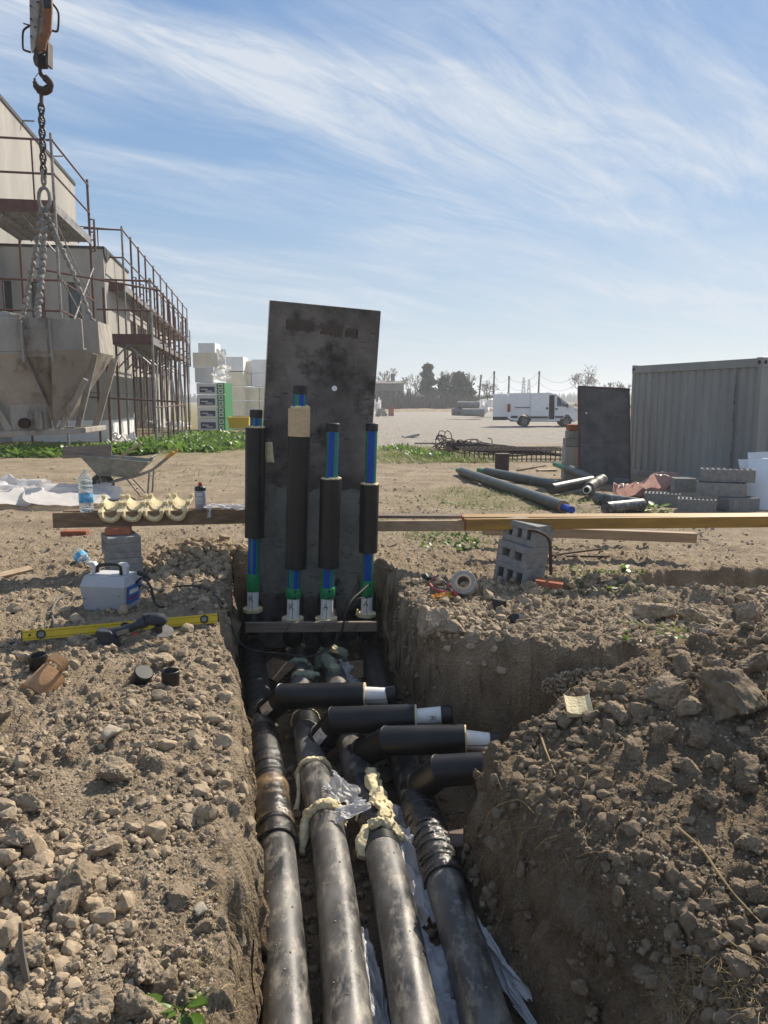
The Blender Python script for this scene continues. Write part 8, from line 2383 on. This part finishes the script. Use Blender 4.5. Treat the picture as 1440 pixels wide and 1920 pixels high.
leaf_tree('dark round evergreen in the middle of the far trees', 862, 699, 757, 128, 32, 25, 'ever', 'round', 3600, size=0.5)
leaf_tree('low dark evergreen beside the round one', 880, 727, 757, 126, 20, 27, 'ever', 'round', 1600, size=0.4)
# scrub along the far side of the lot
def scrub(name, x0, x1, y, h, n, m, lab, seed, w=0.04):
    r = np.random.default_rng(seed)
    X = r.uniform(x0, x1, n); Yv = y + r.normal(0, 2, n)
    hh = h * (0.45 + 0.55 * (0.5 + 0.5 * fbm(X * 0.15, Yv * 0.05, seed=seed, octv=3))) * r.uniform(0.4, 1.0, n)
    lx_ = r.normal(0, 0.35, n) * hh
    b0 = np.stack([X, Yv, np.full(n, -0.1)], -1); t0 = b0 + np.stack([lx_, r.normal(0, 0.2, n), hh], -1)
    s = np.stack([np.full(n, w), r.normal(0, w, n), np.zeros(n)], -1)
    V = np.stack([b0 - s, b0 + s, t0 + s * 0.3, t0 - s * 0.3], 1).reshape(-1, 3)
    o = link(bpy.data.objects.new(name, np_mesh(name, V, np.arange(4 * n).reshape(-1, 4), MT[m], False)))
    return tag(o, lab, 'scrub', kind='stuff')
scrub('bare_scrub', 0, 26, 121, 4.2, 3600, 'bark', 'brown bare scrub below the far trees', 31)
scrub('bare_scrub', -4, 60, 124, 2.2, 4200, 'twig', 'low grey scrub along the far side of the lot', 33)
scrub('far_treeline', -500, 700, 520, 9, 7000, 'ever', 'distant dark line of woods on the horizon', 35, 0.6)
scrub('dark_scrub', 12, 24, 118, 3.6, 1800, 'ever', 'dark green scrub behind the van', 37, 0.09)
# earth bank at the far edge of the lot
u_, v_ = np.meshgrid(np.linspace(-20, 60, 160), np.linspace(-3, 3, 13))
zz_ = 1.1 * np.exp(-(v_ / 1.3) ** 2) * (0.7 + 0.35 * fbm(u_ * 0.3, v_ * 0.3, seed=61, octv=3)) - 0.1
i0 = (np.arange(12)[:, None] * 160 + np.arange(159)[None, :]).ravel()
o = link(bpy.data.objects.new('earth_bank', np_mesh('earth_bank', np.stack([u_, v_ + 112, zz_], -1).reshape(-1, 3), np.stack([i0, i0 + 1, i0 + 161, i0 + 160], -1), MT['clod'], True)))
tag(o, 'low brown earth bank along the far edge of the gravel lot', 'earth bank', kind='structure')
for i, (px, pyt, pyb, Y, lab) in enumerate(((896, 703, 758, 110, 'leftmost grey utility pole beyond the lot'), (925, 696, 758, 112, 'tall grey utility pole left of the van roof'), (953, 705, 745, 118, 'shorter grey utility pole above the van roof'), (1009, 696, 745, 112, 'tall grey utility pole above the van cab'))):
    p = atY(px, 750, Y); h_ = atY(px, pyt, Y).z
    t = thing('utility_pole', lab, 'pole', (p.x, Y, -0.1), group='utility poles beyond the lot')
    obj('pole_shaft', MB().tube([(0, 0, 0), (0.05 if i else 0.4, 0, h_)], [0.15, 0.11], n=8), MT['pole'], t, smooth=True)
    obj('insulator', MB().tube([(0.05 if i else 0.4, 0, h_ - 0.35), (0.05 if i else 0.4, 0, h_ + 0.1)], 0.14, n=8), MT['pole'], t)
pl_ = [atY(px, py, Y) for px, py, Y in ((896, 706, 110), (925, 700, 112), (953, 708, 118), (1009, 700, 112), (1075, 708, 112))]
for dz in (0, -1.2):
    wires = []
    for p, q in zip(pl_, pl_[1:]):
        wires += [p.lerp(q, k / 6) + Vector((0, 0, dz - 1.0 * (1 - (k / 3 - 1) ** 2))) for k in range(6)]
    solo('overhead_wire', MB().tube(wires + [pl_[-1] + Vector((0, 0, dz))], 0.016, n=4), MT['pole'], 'thin overhead wire strung along the pole tops' if dz == 0 else 'lower overhead wire strung between the poles', 'wire')
def pylon(px, pyt, Y, lab):
    h_ = atY(px, pyt, Y).z; p = atY(px, 750, Y)
    t = thing('lattice_pylon', lab, 'pylon', (p.x, Y, 0), group='pale lattice pylons')
    w_ = h_ * 0.095; segs = []
    lv = [0, 0.28, 0.5, 0.68, 0.82, 0.92, 1.0]
    wf = lambda q: w_ * (1 - q) + 0.02 * h_ * q
    for sx in (-1, 1):
        for sy in (-1, 1):
            segs.append((Vector((sx * w_, sy * w_, 0)), Vector((sx * 0.012 * h_, sy * 0.012 * h_, h_)), 0.22, 0.2))
    for q0, q1 in zip(lv, lv[1:]):
        for sy in (-1, 1):
            segs.append((Vector((-wf(q0), sy * wf(q0), q0 * h_)), Vector((wf(q1), sy * wf(q1), q1 * h_)), 0.13, 0.13))
            segs.append((Vector((wf(q0), sy * wf(q0), q0 * h_)), Vector((-wf(q1), sy * wf(q1), q1 * h_)), 0.13, 0.13))
    tubes_np(segs, 'lattice', 'pylon', t, 4)
    arms = [(Vector((-w_ * s, 0, z * h_)), Vector((w_ * s, 0, z * h_)), 0.3, 0.3) for s, z in ((0.9, 0.72), (0.75, 0.84), (0.5, 0.95))]
    tubes_np(arms, 'cross_arm', 'pylon', t, 4)
pylon(981, 707, 400, 'left pale lattice pylon above the van roof')
pylon(991, 711, 420, 'right pale lattice pylon above the van roof, a little smaller')

# ------------------------------------------------------------------ the spring air over the fields
hm = bpy.data.materials.new('thin_haze')
hm.use_nodes = True
hn = hm.node_tree
hn.nodes.clear()
pv = hn.nodes.new('ShaderNodeVolumePrincipled')
pv.inputs['Color'].default_value = (0.86, 0.90, 0.95, 1)
pv.inputs['Density'].default_value = 0.0011
pv.inputs['Anisotropy'].default_value = 0.3
ho = hn.nodes.new('ShaderNodeOutputMaterial')
hn.links.new(pv.outputs[0], ho.inputs['Volume'])
hz_o = link(bpy.data.objects.new('haze', MB().box((0, 1200, 6.5), (2300, 2900, 19)).mesh('haze', hm)))
tag(hz_o, 'thin pale haze over the fields', 'haze', kind='stuff')
